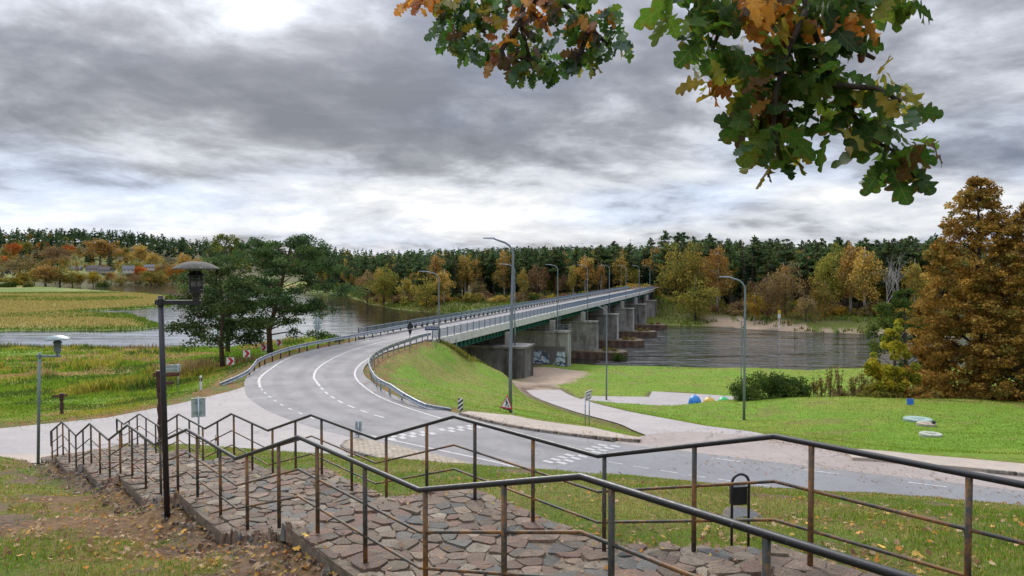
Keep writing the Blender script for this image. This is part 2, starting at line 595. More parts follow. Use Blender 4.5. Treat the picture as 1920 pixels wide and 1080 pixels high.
def H_full(x, y):
    """terrain height and the masks used to colour it"""
    x = np.atleast_1d(np.asarray(x, float)); y = np.atleast_1d(np.asarray(y, float))
    P = np.stack([x, y], -1)
    s = P @ U; t = P @ N
    zp = 5.2 - 0.149 * (s - 2.5)
    pz = np.interp(s, _PZS, _PZV)
    left = zp - 0.15 - 0.16 * smooth(1.2, 0.0, P_L - t) + np.clip(3.5 - t, 0, 12) * 0.105
    near = smooth(1.5, 0.15, P_L - t) * (s < S_END) * (s > -2)
    left = left * (1 - near) + (pz - 0.17 - 0.10 * smooth(0.0, 0.8, P_L - t)) * near
    tr = np.clip(32.5 - 0.68 * s, 9, 60)
    u = np.clip((t - P_R) / (tr - P_R), 0, 3)
    right = np.maximum(zp - 0.17, 0) * (1 - u ** 1.35) - np.clip(s - 34, 0, 5) * 0.1
    under = zp - 0.55
    hill = np.where(t < P_L, left, np.where(t > P_R, right, under))
    bump = (fbm(x, y, 0.9, 3) - 0.5) * 0.16 + (fbm(x, y, 0.28, 5) - 0.5) * 0.25
    edge = np.minimum(np.abs(t - P_L), np.abs(t - P_R))
    hill = hill + np.where((t > P_L) & (t < P_R), 0, bump * np.clip(edge / 0.8, 0.15, 1)) * np.clip(hill / 0.8, 0, 1)
    inA = inside(P, PLATEAU)
    dA, _ = polydist(P, PLATEAU, True)
    zr = rbf(x, y)
    lump = (fbm(x, y, 0.11, 9) - 0.5) * 0.95 * np.clip(dA / 12, 0, 1)
    zr = zr + lump * np.where(y < 330, 1, 0)
    zlow = -0.02 * smooth(0, 1, dA) + np.where(zr < 0, zr, zr) * smooth(-0.5, 5.0, dA)
    zlow = np.where(dA < 5, np.minimum(zlow, 0.02), zlow)
    zA = np.maximum(hill, -0.10)
    rim = np.clip(1 - dA / 0.7, 0, 1) * 0.085
    z = np.where(inA, np.where(hill < -0.02, np.maximum(zA, -0.10 + rim), zA), zlow)
    # side road, parking bay
    ds, ix = polydist(P, SIDE)
    zs = np.interp(ix, np.arange(len(SIDE)), [q[2] for q in SIDE])
    wS = smooth(2.0, 5.0, ds)
    z = np.where(inA, z, (zs - 0.07) * (1 - wS) + z * wS)
    inP = inside(P, PARK); dP, _ = polydist(P, PARK, True)
    wP = np.where(inP, 0, smooth(0.0, 3.0, dP))
    z = np.where(inA, z, np.where(ds < 2.2, z, -6.07 * (1 - wP) + z * wP))
    # bridge approach behind the far abutment
    # the river bed
    inR = inside(P, RIVER); dR, _ = polydist(P, RIVER, True)
    shore = 4 * (fbm(x, y, 0.11, 31) - 0.5)
    sd_ = np.where(inR, -dR, dR) + shore
    bank = np.where(sd_ < 0, WATER_Z - 0.02 - np.clip(-sd_ * 0.22, 0, 2.0), (WATER_Z + 0.12 + 0.0 * sd_) * (1 - smooth(0, 14, sd_)) + z * smooth(0, 14, sd_))
    z = np.where(inA, z, bank)
    return z, dict(s=s, t=t, inA=inA, dA=dA, hill=hill, ds=ds, inP=inP, dP=dP, sd=sd_, zr=zr)


def H(x, y):
    r = H_full(x, y)[0]
    return r if np.ndim(x) else float(r[0])


def ghit(px, py, lo=2.5, hi=120, lift=0.0):
    """first point of the ground along the ray through a pixel"""
    d = ray(px, py); kk = np.geomspace(lo, hi, 900)
    X, Y, Z = d[0] * kk, d[1] * kk, EYE + d[2] * kk
    j = int(np.argmax(Z < H(X, Y) + lift))
    return X[j], Y[j], float(H(X[j], Y[j]))


def build_ground():
    rs = [0.5]
    while rs[-1] < 5200:
        rs.append(rs[-1] * 1.0165 if rs[-1] < 420 else rs[-1] * 1.035)
    rs = np.array(rs)
    az = np.concatenate([np.linspace(-42, 42, 400), np.linspace(42, 318, 60)[1:-1]])
    az = np.radians(az)
    na, nr = len(az), len(rs)
    rr, aa = np.meshgrid(rs, az, indexing='ij')
    x = (rr * np.sin(aa)).ravel(); y = (rr * np.cos(aa)).ravel()
    z, k = H_full(x, y)
    V = np.stack([x, y, z], -1)
    V = np.concatenate([V, [[0, 0, float(H(0.0, 0.0))]]])
    i, j = np.meshgrid(np.arange(nr - 1), np.arange(na), indexing='ij')
    a = (i * na + j).ravel(); b = (i * na + (j + 1) % na).ravel()
    F = np.stack([a, a + na, b + na, b], -1)[:, ::-1]
    # ---- colours of what grows or lies there
    lawn = np.array([0.135, 0.235, 0.022]); olive = np.array([0.115, 0.135, 0.03]); tan = np.array([0.29, 0.24, 0.085])
    dirt = np.array([0.155, 0.105, 0.075]); litter = np.array([0.20, 0.115, 0.045]); sand = np.array([0.36, 0.27, 0.19]); floor = np.array([0.07, 0.065, 0.025])
    track = np.array([0.35, 0.265, 0.195]); reed = np.array([0.16, 0.15, 0.045]); wet = np.array([0.09, 0.075, 0.05])
    n1 = fbm(x, y, 0.05, 41, 4); n2 = fbm(x, y, 0.4, 43, 4); n3 = fbm(x, y, 1.6, 47, 3); n0 = fbm(x, y, 0.018, 51, 3)

    def mixc(c, d, f):
        f = np.clip(f, 0, 1)[:, None]
        return c * (1 - f) + d * f
    col = np.tile(lawn, (len(x), 1))
    col = mixc(col, np.array([0.19, 0.235, 0.035]), smooth(0.42, 0.66, 0.5 * n2 + 0.5 * fbm(x, y, 0.13, 225, 4)) * 0.9)
    # near hill
    hillm = k['inA'] & (k['hill'] > -0.02)
    t, s = k['t'], k['s']
    hc = mixc(np.tile(np.array([0.085, 0.13, 0.018]), (len(x), 1)), np.array([0.16, 0.16, 0.035]), smooth(0.4, 0.65, n2))
    bare = smooth(0.53, 0.66, 0.6 * fbm(x, y, 0.33, 61, 3) + 0.4 * n3 + np.where(t < P_L, 0.075 * np.exp(-((t - 1.6) / 1.5) ** 2) * smooth(13, 9, s) + 0.05 * np.exp(-((t - 2.6) / 1.0) ** 2) * smooth(7, 12, s), -0.05))
    bare = np.maximum(bare, np.where(t < P_L, smooth(0.9, 0.3, P_L - t), smooth(0.5, 0.2, t - P_R)) * 0.9)
    hc = mixc(hc, dirt, bare)
    hc = mixc(hc, litter, 0.55 * smooth(0.5, 0.65, fbm(x, y, 0.8, 67, 3)) * np.where(t < P_L, 1, 0.5))
    col = np.where(hillm[:, None], hc, col)
    # shoulders by the road, covered with brown leaves
    sh = np.where(k['inA'] & ~hillm, 1.0, smooth(1.6, 0.2, k['dA'] + (n3 - 0.5) * 1.2))
    sh = np.where(x > 4, sh * 0.6, sh)
    col = mixc(col, mixc(np.tile(litter, (len(x), 1)), olive, smooth(0.45, 0.6, n3)), sh * (~hillm))
    worn = smooth(0.56, 0.68, 0.5 * fbm(x, y, 0.22, 81, 4) + 0.5 * fbm(x, y, 0.8, 83, 3)) * (~k['inA']) * (y < 131) * (x > -14)
    col = mixc(col, np.array([0.20, 0.17, 0.06]), worn * 0.6)
    # meadow to the left of the road
    mead = (~k['inA']) & (x < -14) & (y < 185)
    mc = mixc(np.tile(np.array([0.15, 0.23, 0.026]), (len(x), 1)), np.array([0.25, 0.215, 0.05]), smooth(0.42, 0.6, fbm(x, y, 0.10, 71, 3)))
    mc = mixc(mc, tan, smooth(0.55, 0.68, fbm(x, y, 0.16, 73, 3)))
    col = np.where(mead[:, None], mixc(mc, litter, sh * 0.9), col)
    # embankment: some dry streaks
    emb = (~k['inA']) & (x > -13) & (x < 6) & (y > 36) & (y < 100)
    col = np.where(emb[:, None], mixc(col, np.array([0.21, 0.20, 0.05]), smooth(0.45, 0.62, fbm(x * 1.6 + y, y - x, 0.22, 77, 3)) * 0.8), col)
    # bank strip and islands
    isl = (~k['inA']) & (x < -90) & (y > 185)
    ic = mixc(np.tile(tan, (len(x), 1)), np.array([0.12, 0.17, 0.03]), np.maximum(smooth(0.5, 0.65, n0), smooth(9, 3, k['sd'])))
    ic = mixc(ic, np.array([0.12, 0.19, 0.03]), smooth(-170, -140, x) * smooth(240, 260, y) * 0.8)
    col = np.where((isl & (y < 620))[:, None], ic, col)
    far = (~k['inA']) & (((y > 185) & (x > -90)) | (y > 640))
    fc = mixc(np.tile(floor, (len(x), 1)), np.array([0.11, 0.13, 0.025]), smooth(16, 4, k['sd']))
    fc = np.where(((y > 640) & (y < 1010))[:, None], mixc(fc, np.where(((x > -590) & (x < -470))[:, None], np.array([[0.17, 0.19, 0.05]]), np.array([[0.085, 0.085, 0.03]])), np.full(len(x), 0.9)), fc)
    col = np.where(far[:, None], fc, col)
    beach = smooth(0, 1, np.where(x < 82, 10, 3.5) - k['sd'] + (n2 - 0.5) * 6) * smooth(56, 63, x) * smooth(175, 185, y) * (y < 250) * (x < 112) * smooth(0.2, 0.5, n1 + 0.25)
    col = mixc(col, sand, beach)
    # pale track from the side road to the bridge, and under the bridge
    P = np.stack([x, y], -1)
    inT = inside(P, TRACK); dT, _ = polydist(P, TRACK, True)
    tm = np.where(inT, smooth(-1.2, 0.6, dT + (n3 - 0.5) * 1.6), smooth(0.9, 0.0, dT + (n3 - 0.5) * 1.6)) * (~k['inA'])
    al = (P - B0) @ E; off = (P - B0) @ EN
    ub = smooth(5.2, 3.5, np.abs(off)) * (al > 3) * (al < 48) * (~k['inA'])
    col = mixc(col, track * (0.8 + 0.35 * n2)[:, None], tm)
    col = mixc(col, dirt * 0.8, ub)
    # muddy kerb line of the side road and the parking bay
    km = np.where(k['inA'], 0, smooth(1.0, 0.3, np.abs(k['ds'] - 2.1)) * 0.8)
    col = mixc(col, dirt * 0.8, km)
    pm = np.where(k['inA'] | k['inP'] | (k['ds'] < 2.0), 0, smooth(0.7, 0.2, k['dP'])) * 0.9
    col = mixc(col, dirt * 0.6, pm)
    col = mixc(col, wet, smooth(0.3, -0.3, k['sd']) * (~k['inA']))
    col = np.concatenate([col, col[:1]])
    me = np_mesh('ground', V, F, col, smooth=True)
    m, tt, o = mat('ground')
    b = tt.n('ShaderNodeBsdfPrincipled')
    at = tt.n('ShaderNodeAttribute', attribute_name='tint')
    geo = tt.n('ShaderNodeNewGeometry')
    p = geo.outputs['Position']
    nA = tt.noise(p, 9.0, 6, 0.7); nB = tt.noise(p, 1.1, 5, 0.65); nC = tt.noise(p, 40.0, 3, 0.6)
    g = tt.math('MULTIPLY', tt.mapr(nA, 0.25, 0.75, 0.55, 1.45), tt.mapr(nB, 0.25, 0.75, 0.75, 1.25))
    g = tt.math('MULTIPLY', g, tt.mapr(nC, 0.3, 0.7, 0.8, 1.2))
    c = tt.mix(1.0, at.outputs['Color'], tt.comb(g, g, g), 'MULTIPLY')
    c = tt.mix(tt.mapr(tt.noise(p, 3.3, 6, 0.7), 0.5, 0.75, 0.0, 0.45), c, tt.mix(0.5, at.outputs['Color'], (0.22, 0.17, 0.05)))
    tt.set(b.inputs['Base Color'], c)
    b.inputs['Roughness'].default_value = 0.95
    b.inputs['Specular IOR Level'].default_value = 0.15
    bp = tt.n('ShaderNodeBump'); bp.inputs['Strength'].default_value = 0.9; bp.inputs['Distance'].default_value = 0.08
    tt.set(bp.inputs['Height'], tt.math('ADD', nA, tt.math('MULTIPLY', nC, 0.4)))
    tt.t.links.new(bp.outputs[0], b.inputs['Normal'])
    tt.t.links.new(b.outputs[0], o.inputs[0])
    g_ = link('ground', me, m, kind='structure')
    tag(g_, 'grassy hillside, meadow and river banks under the whole scene')


build_ground()

# ================================================================== the river
def build_river():
    xs = np.concatenate([[-4000, -1500, -700], np.linspace(-480, 300, 60), [700, 1500, 4000]])
    ys = np.concatenate([np.linspace(60, 900, 60), [1500, 4000]])
    X, Y = np.meshgrid(xs, ys, indexing='ij')
    V = np.stack([X.ravel(), Y.ravel(), np.full(X.size, WATER_Z)], -1)
    n = len(ys)
    i, j = np.meshgrid(np.arange(len(xs) - 1), np.arange(n - 1), indexing='ij')
    a = (i * n + j).ravel()
    F = np.stack([a, a + n, a + n + 1, a + 1], -1)
    me = np_mesh('river', V, F)
    m, t, o = mat('river_water')
    geo = t.n('ShaderNodeNewGeometry'); p = geo.outputs['Position']
    px_, py_, pz_ = t.sep(p)
    # the stream runs faster and rougher below the bridge (to the right of it)
    fast = t.mapr(t.math('SUBTRACT', px_, t.math('MULTIPLY', t.math('SUBTRACT', py_, 78.6), 0.325)), -60.0, 12.0, 0.0, 1.0, True)
    fl = t.vmath('MULTIPLY', p, (0.30, 1.0, 1.0))
    na = t.noise(fl, 0.24, 4, 0.55, 0.8); nb = t.noise(fl, 0.75, 5, 0.6, 0.6); nc = t.noise(p, 2.6, 3, 0.5)
    hgt = t.math('ADD', t.math('MULTIPLY', na, 3.4), t.math('ADD', t.math('MULTIPLY', nb, 0.14), t.math('MULTIPLY', nc, 0.012)))
    lanes = t.mapr(t.noise(t.vmath('MULTIPLY', p, (0.035, 0.13, 1.0)), 1.0, 4, 0.6, 0.8), 0.40, 0.60, 0.28, 1.0, True)
    bp = t.n('ShaderNodeBump')
    bp.inputs['Distance'].default_value = 1.0
    t.set(bp.inputs['Strength'], t.math('MULTIPLY', lanes, t.mapr(fast, 0, 1, 0.05, 1.0)))
    t.set(bp.inputs['Height'], hgt)
    b = t.n('ShaderNodeBsdfPrincipled')
    t.set(b.inputs['Base Color'], t.ramp(t.noise(fl, 0.05, 3), [(0.35, (0.012, 0.013, 0.010)), (0.65, (0.024, 0.024, 0.017))]))
    b.inputs['Roughness'].default_value = 0.07
    b.inputs['IOR'].default_value = 1.33
    b.inputs['Specular IOR Level'].default_value = 0.5
    t.t.links.new(bp.outputs[0], b.inputs['Normal'])
    t.t.links.new(b.outputs[0], o.inputs[0])
    r = link('river', me, m, kind='structure')
    tag(r, 'dark river with ripples flowing under the bridge')


build_river()

# ================================================================== roads
def asphalt(name, c0, c1, crack=True, seed=0.0):
    m, t, o = mat(name)
    b = t.n('ShaderNodeBsdfPrincipled')
    geo = t.n('ShaderNodeNewGeometry'); p = t.vmath('ADD', geo.outputs['Position'], (seed, seed * 2, 0))
    n = t.noise(p, 0.35, 6, 0.62, 0.4); n2 = t.noise(p, 60.0, 3, 0.7); n3 = t.noise(t.vmath('MULTIPLY', p, (1, 1, 1)), 3.0, 6, 0.7)
    c = t.mix(t.mapr(n, 0.3, 0.7), c0, c1)
    g = t.math('MULTIPLY', t.mapr(n2, 0.25, 0.75, 0.72, 1.28), t.mapr(n3, 0.25, 0.75, 0.88, 1.12))
    c = t.mix(1.0, c, t.comb(g, g, g), 'MULTIPLY')
    ac = t.n('ShaderNodeAttribute', attribute_name='across')
    trk = t.mapr(t.math('ABSOLUTE', t.math('SUBTRACT', t.math('ABSOLUTE', t.math('SUBTRACT', t.math('ABSOLUTE', ac.outputs['Fac']), 1.75)), 0.75)), 0.12, 0.55, 1.0, 0.0, True)
    trk = t.math('MULTIPLY', trk, t.mapr(t.noise(p, 0.25, 4, 0.6), 0.3, 0.65, 0.2, 1.0))
    c = t.mix(t.math('MULTIPLY', trk, 0.34), c, (0.10, 0.095, 0.095))
    if crack:
        vo = t.n('ShaderNodeTexVoronoi', feature='DISTANCE_TO_EDGE')
        t.set(vo.inputs['Vector'], t.vmath('ADD', p, t.vmath('MULTIPLY', t.noise(p, 1.2, 4, 0.7, out='Color'), (1.6, 1.6, 0))))
        vo.inputs['Scale'].default_value = 0.22
        ck = t.math('MULTIPLY', t.math('LESS_THAN', vo.outputs['Distance'], 0.006), t.mapr(t.noise(p, 0.15, 2), 0.45, 0.6))
        c = t.mix(t.math('MULTIPLY', ck, 0.6), c, (0.05, 0.045, 0.045))
        st_ = t.mapr(t.noise(p, 1.7, 7, 0.75, 0.6), 0.62, 0.74)
        c = t.mix(t.math('MULTIPLY', st_, 0.35), c, (0.11, 0.09, 0.075))
    t.set(b.inputs['Base Color'], c)
    b.inputs['Roughness'].default_value = 0.85
    b.inputs['Specular IOR Level'].default_value = 0.3
    bp = t.n('ShaderNodeBump'); bp.inputs['Strength'].default_value = 0.35; bp.inputs['Distance'].default_value = 0.01
    t.set(bp.inputs['Height'], n2); t.t.links.new(bp.outputs[0], b.inputs['Normal'])
    t.t.links.new(b.outputs[0], o.inputs[0])
    return m


M_ROAD = asphalt('road_asphalt', (0.175, 0.166, 0.164), (0.27, 0.256, 0.252))
M_ROADNEW = asphalt('newer_asphalt', (0.175, 0.172, 0.178), (0.22, 0.217, 0.222), False, 11)
M_APRON = asphalt('old_pale_asphalt', (0.29, 0.265, 0.255), (0.36, 0.33, 0.31), True, 23)
M_SIDE = asphalt('side_road_asphalt', (0.30, 0.27, 0.26), (0.37, 0.335, 0.32), True, 37)
M_LAYBY = asphalt('leaf_strewn_asphalt', (0.27, 0.225, 0.20), (0.34, 0.29, 0.265), True, 51)
M_WALK = asphalt('footway_surface', (0.34, 0.285, 0.235), (0.43, 0.36, 0.30), False, 61)
M_KERB = simple('kerb_concrete', (0.25, 0.22, 0.19), 0.9, var=0.35, scale=5, dirt=((0.07, 0.05, 0.035), 0.52))


def paint():
    m, t, o = mat('road_paint')
    b = t.n('ShaderNodeBsdfPrincipled')
    geo = t.n('ShaderNodeNewGeometry')
    n = t.noise(geo.outputs['Position'], 7.0, 6, 0.75)
    t.set(b.inputs['Base Color'], t.ramp(n, [(0.38, (0.25, 0.24, 0.235)), (0.55, (0.43, 0.42, 0.41)), (0.78, (0.60, 0.59, 0.58))]))
    b.inputs['Roughness'].default_value = 0.7
    t.t.links.new(b.outputs[0], o.inputs[0])
    return m


M_PAINT = paint()


def resample(pts, step, closed=False):
    """Catmull-Rom through the points, then even steps"""
    pts = [np.array(p, float) for p in pts]
    ext = [2 * pts[0] - pts[1]] + pts + [2 * pts[-1] - pts[-2]]
    dense = []
    for i in range(1, len(ext) - 2):
        p0, p1, p2, p3 = ext[i - 1:i + 3]
        for k in range(24):
            u = k / 24
            dense.append(0.5 * ((2 * p1) + (-p0 + p2) * u + (2 * p0 - 5 * p1 + 4 * p2 - p3) * u * u + (-p0 + 3 * p1 - 3 * p2 + p3) * u ** 3))
    dense.append(pts[-1])
    d = np.array(dense)
    L = np.concatenate([[0], np.cumsum(np.linalg.norm(np.diff(d, axis=0), axis=1))])
    n = max(2, int(round(L[-1] / step)) + 1)
    q = np.linspace(0, L[-1], n)
    return np.stack([np.interp(q, L, d[:, k]) for k in range(d.shape[1])], -1), q


def normals2(p):
    t = np.gradient(p[:, :2], axis=0)
    t /= np.linalg.norm(t, axis=1)[:, None] + 1e-9
    return np.stack([t[:, 1], -t[:, 0]], -1)           # to the right of travel


def ribbon(mb, p, hl, hr, z, zcol=False):
    n = normals2(p)
    hl = np.broadcast_to(hl, len(p)); hr = np.broadcast_to(hr, len(p))
    a = p[:, :2] - n * hl[:, None]; b = p[:, :2] + n * hr[:, None]
    zz_ = p[:, 2] + z if zcol else np.full(len(p), z)
    vs = []
    for i in range(len(p)):
        vs += [(a[i, 0], a[i, 1], zz_[i]), (b[i, 0], b[i, 1], zz_[i])]
    mb.add(vs, [(2 * i, 2 * i + 1, 2 * i + 3, 2 * i + 2) for i in range(len(p) - 1)])


_cl = [(717, 641), (660, 657), (617, 676), (595, 692), (589, 707), (600, 724), (612, 737), (635, 752), (657, 762), (698, 777), (753, 792)]
CLINE = [brg(3, 0), brg(0, 0)] + [gz(*q) for q in _cl[1:]] + [gz(1000, 848), gz(1300, 892), gz(1603, 933), gz(1833, 962), (22, 19.0), (34, 12.4), (48, 5.0)]
clp, cls = resample(CLINE, 0.8)
hl = np.interp(cls, [0, 8, 24, 36, 48, 300], [3.4, 3.5, 4.6, 4.4, 3.5, 3.3])     # left of travel towards the camera = inner side? (see below)
hr = np.interp(cls, [0, 8, 24, 36, 48, 300], [3.4, 3.5, 4.6, 4.6, 3.6, 3.3])
# travelling off the bridge the outer (river) side is on the right hand
mb = MB(); ribbon(mb, clp, np.minimum(hl, 3.5), hr, 0.0)
main_road = mb.build('main_road', M_ROAD, kind='structure')
_a = main_road.data.attributes.new('across', 'FLOAT', 'POINT')
_v = np.empty(len(main_road.data.vertices), np.float32); _v[0::2] = -np.minimum(hl, 3.5); _v[1::2] = hr; _a.data.foreach_set('value', _v)
tag(main_road, 'grey asphalt road sweeping off the bridge round the bend')

# apron of the left branch with the stair forecourt: one sheet 4 mm lower
apron = [(-90, 35.5), (-45, 35.6), gz(0, 803), gz(200, 783), gz(333, 757), gz(433, 733), gz(476, 719), gz(520, 735), gz(570, 765), gz(640, 800), gz(700, 830), gz(800, 850), gz(900, 880),
         gz(1000, 905), (3, 22), (-9, 22), (-22, 26), (-45, 26), (-90, 24)]
mb = MB(); mb.add([(x, y, -0.004) for x, y in apron], [tuple(range(len(apron)))])
tag(mb.build('side_street', M_APRON, kind='structure'), 'pale worn asphalt street leaving to the left in front of the stairs')

# lay-by strip on the far side of the right-hand road
lb = [gz(1157, 827), gz(1230, 812), gz(1290, 808), gz(1380, 815), gz(1457, 822), gz(1613, 852), gz(1733, 868), gz(1920, 879), (34, 20), (30, 12), gz(1833, 955), gz(1500, 890), gz(1200, 850), gz(1130, 835)]
mb = MB(); mb.add([(x, y, -0.004) for x, y in lb], [tuple(range(len(lb)))])
tag(mb.build('lay_by', M_LAYBY, kind='structure'), 'leaf-strewn strip of old asphalt beyond the dashed line')

# newer darker asphalt of the right-hand carriageway
seg = clp[(cls > 58)]
mb = MB(); ribbon(mb, seg, 2.95, 3.25, 0.004)
nw = mb.build('resurfaced_lane', M_ROADNEW, main_road)


def line_strip(pts, wdt, z=0.009, step=0.5):
    p, _ = resample(pts, step)
    mb = MB(); ribbon(mb, p, wdt / 2, wdt / 2, z)
    return mb


outer = [brg(2, -3.05), brg(-1, -3.05)] + [gz(*q) for q in [(660, 647.5), (617, 648 + 8), (567, 664), (533, 676), (503, 695), (489, 708), (485, 716), (488, 726)]]
outer = [outer[0], outer[1]] + [gz(*q) for q in [(690, 638.5), (617, 652), (567, 663), (533, 675.5), (503, 695), (488, 708), (485.5, 717), (488.5, 727)]]
line_strip(outer, 0.17).build('edge_line', M_PAINT, main_road)
inner = [brg(2, 3.1), brg(-1, 3.1)] + [gz(*q) for q in [(735, 652), (693, 672), (675, 684), (665.5, 698), (670, 713), (693, 733), (720, 748), (760, 763.5), (815, 781), (845, 789)]]
line_strip(inner, 0.13).build('edge_line', M_PAINT, main_road)
cen = [brg(2, 0.0), brg(-1, 0)] + [gz(*q) for q in [(717, 641), (660, 657), (617, 676), (595, 692), (588.5, 707), (594, 717), (600, 724.5)]]
line_strip(cen, 0.15).build('centre_line', M_PAINT, main_road)
line_strip([gz(*q) for q in [(655, 803), (678, 813), (773, 833.5), (917, 864), (1000, 884), (1110, 904), (1180, 916)]], 0.14).build('edge_line', M_PAINT, main_road)


def dashes(pts, dash, gap, wdt, z=0.009):
    p, q = resample(pts, 0.05)
    n = normals2(p); mb = MB(); L = q[-1]; a = 0
    while a + dash < L:
        i0, i1 = int(a / 0.05), int((a + dash) / 0.05)
        if i1 >= len(p): break
        A, B = p[i0], p[i1]; nn = n[(i0 + i1) // 2] * wdt / 2
        mb.add([(A[0] - nn[0], A[1] - nn[1], z), (A[0] + nn[0], A[1] + nn[1], z), (B[0] + nn[0], B[1] + nn[1], z), (B[0] - nn[0], B[1] - nn[1], z)], [(0, 1, 2, 3)])
        a += dash + gap
    return mb


dashes([gz(*q) for q in [(602, 727), (612, 737), (635, 752), (657, 762), (698, 777), (753, 792)]], 0.95, 0.75, 0.14).build('dash_marking', M_PAINT, main_road)
dashes([gz(*q) for q in [(490, 729), (497, 737), (515, 751), (533, 762), (558, 773), (600, 790)]], 0.6, 0.9, 0.12).build('dash_marking', M_PAINT, main_road)
dashes([gz(*q) for q in [(1140, 866), (1300, 892), (1450, 913), (1603, 933.5), (1770, 954), (1900, 971)]], 0.66, 0.46, 0.08).build('dash_marking', M_PAINT, main_road)
dashes([gz(*q) for q in [(1335, 859), (1357, 862), (1543, 885.5), (1757, 911), (1940, 934)]], 1.2, 2.35, 0.11).build('dash_marking', M_PAINT, main_road)


def checker(a, b, rows, gapmid):
    A = np.array(a); B = np.array(b); d = (B - A); L = np.linalg.norm(d); d /= L
    n = np.array([d[1], -d[0]]); mb = MB(); w_ = L / rows
    for i in range(rows):
        if gapmid and i == rows // 2: continue
        for c in range(2):
            o = A + d * w_ * (i + 0.5 * c) + n * (0.50 * c - 0.45)
            q = [o, o + d * w_ * 0.5, o + d * w_ * 0.5 + n * 0.48, o + n * 0.48]
            mb.add([(v[0], v[1], 0.0095) for v in q], [(0, 1, 2, 3)])
    return mb


checker(gz(716, 823), gz(897, 799), 10, True).build('checker_marking', M_PAINT, main_road)
checker(gz(1032, 869), gz(1146, 834), 9, True).build('checker_marking', M_PAINT, main_road)

# side road and parking bay draped over the dip
sp, _ = resample(SIDE, 0.8)
mb = MB(); wS_ = np.interp(np.arange(len(sp)), [0, 8, 18, len(sp)], [2.6, 2.2, 1.95, 1.95]); ribbon(mb, sp, wS_, wS_, 0.0, True)
tag(mb.build('side_road', M_SIDE, kind='structure'), 'narrow pale asphalt road dipping down to the river lawn')
mb = MB(); mb.add([(x, y, -6.0) for x, y in PARK], [tuple(range(len(PARK)))])
tag(mb.build('parking_bay', M_SIDE, kind='structure'), 'pale paved bay behind the grass mound with the recycling domes')

# footway and kerb at the inside of the bend
fw = [gz(*q) for q in [(862, 777), (915, 791), (973, 803), (1057, 815), (1157, 826), (1200, 829)]]
fwp, _ = resample(fw, 0.6)
n_ = normals2(fwp)
mb = MB()
wid = np.interp(np.arange(len(fwp)), [0, 4, len(fwp) - 6, len(fwp) - 1], [0.6, 1.7, 1.7, 0.5])
up = fwp - n_ * (-1) * 0 + 0
vs = []
left_ = np.array([fwp[i] - n_[i] * wid[i] * (1 if True else -1) for i in range(len(fwp))])
for i in range(len(fwp)):
    vs += [(*fwp[i], 0.10), (*left_[i], 0.10)]
mb.prism([tuple(q) for q in left_] + [tuple(q) for q in fwp][::-1], -0.1, 0.10)
walk = mb.build('footway', M_WALK, kind='structure')
tag(walk, 'tan footway with leaves along the inner kerb of the bend')


def kerb_run(pts, name, parent, h=0.12, w=0.14, L=1.0):
    """separate kerb stones laid end to end"""
    p, q = resample(pts, L)
    me0 = MB().box((0, 0, h / 2 - 0.04), (L * 0.985, w, h + 0.08)).mesh('kerb_stone')
    me0.materials.append(M_KERB)
    for i in range(len(p) - 1):
        c = (p[i] + p[i + 1]) / 2; d = p[i + 1] - p[i]
        z = c[2] if len(c) > 2 else 0.0
        o = link('kerb_stone', me0, None, parent)
        o.location = (c[0], c[1], z + random.uniform(-0.008, 0.008))
        o.rotation_euler = (0, 0, math.atan2(d[1], d[0]) + random.uniform(-0.01, 0.01))
        o.scale = (np.linalg.norm(d[:2]) / L, 1, 1)


kerb_run([(a[0] , a[1]) for a in fwp[::3]], 'kerb', walk, 0.115, 0.16)
# right-hand footway at the edge of the lawn
rw = [gz(*q) for q in [(1590, 855), (1650, 858), (1733, 867), (1920, 884)]] + [(34, 21)]
rp, _ = resample(rw, 0.8); mb = MB()
_n = normals2(rp); mb.prism([tuple(q) for q in (rp - _n * 0.85)] + [tuple(q) for q in (rp + _n * 0.65)][::-1], -0.1, 0.11)
walk2 = mb.build('footway', M_WALK, kind='structure')
tag(walk2, 'short grey footway at the foot of the lawn on the far side of the road')
kerb_run([tuple(q) for q in (rp + normals2(rp) * 0.72)[6::2]], 'kerb', walk2, 0.12, 0.15)

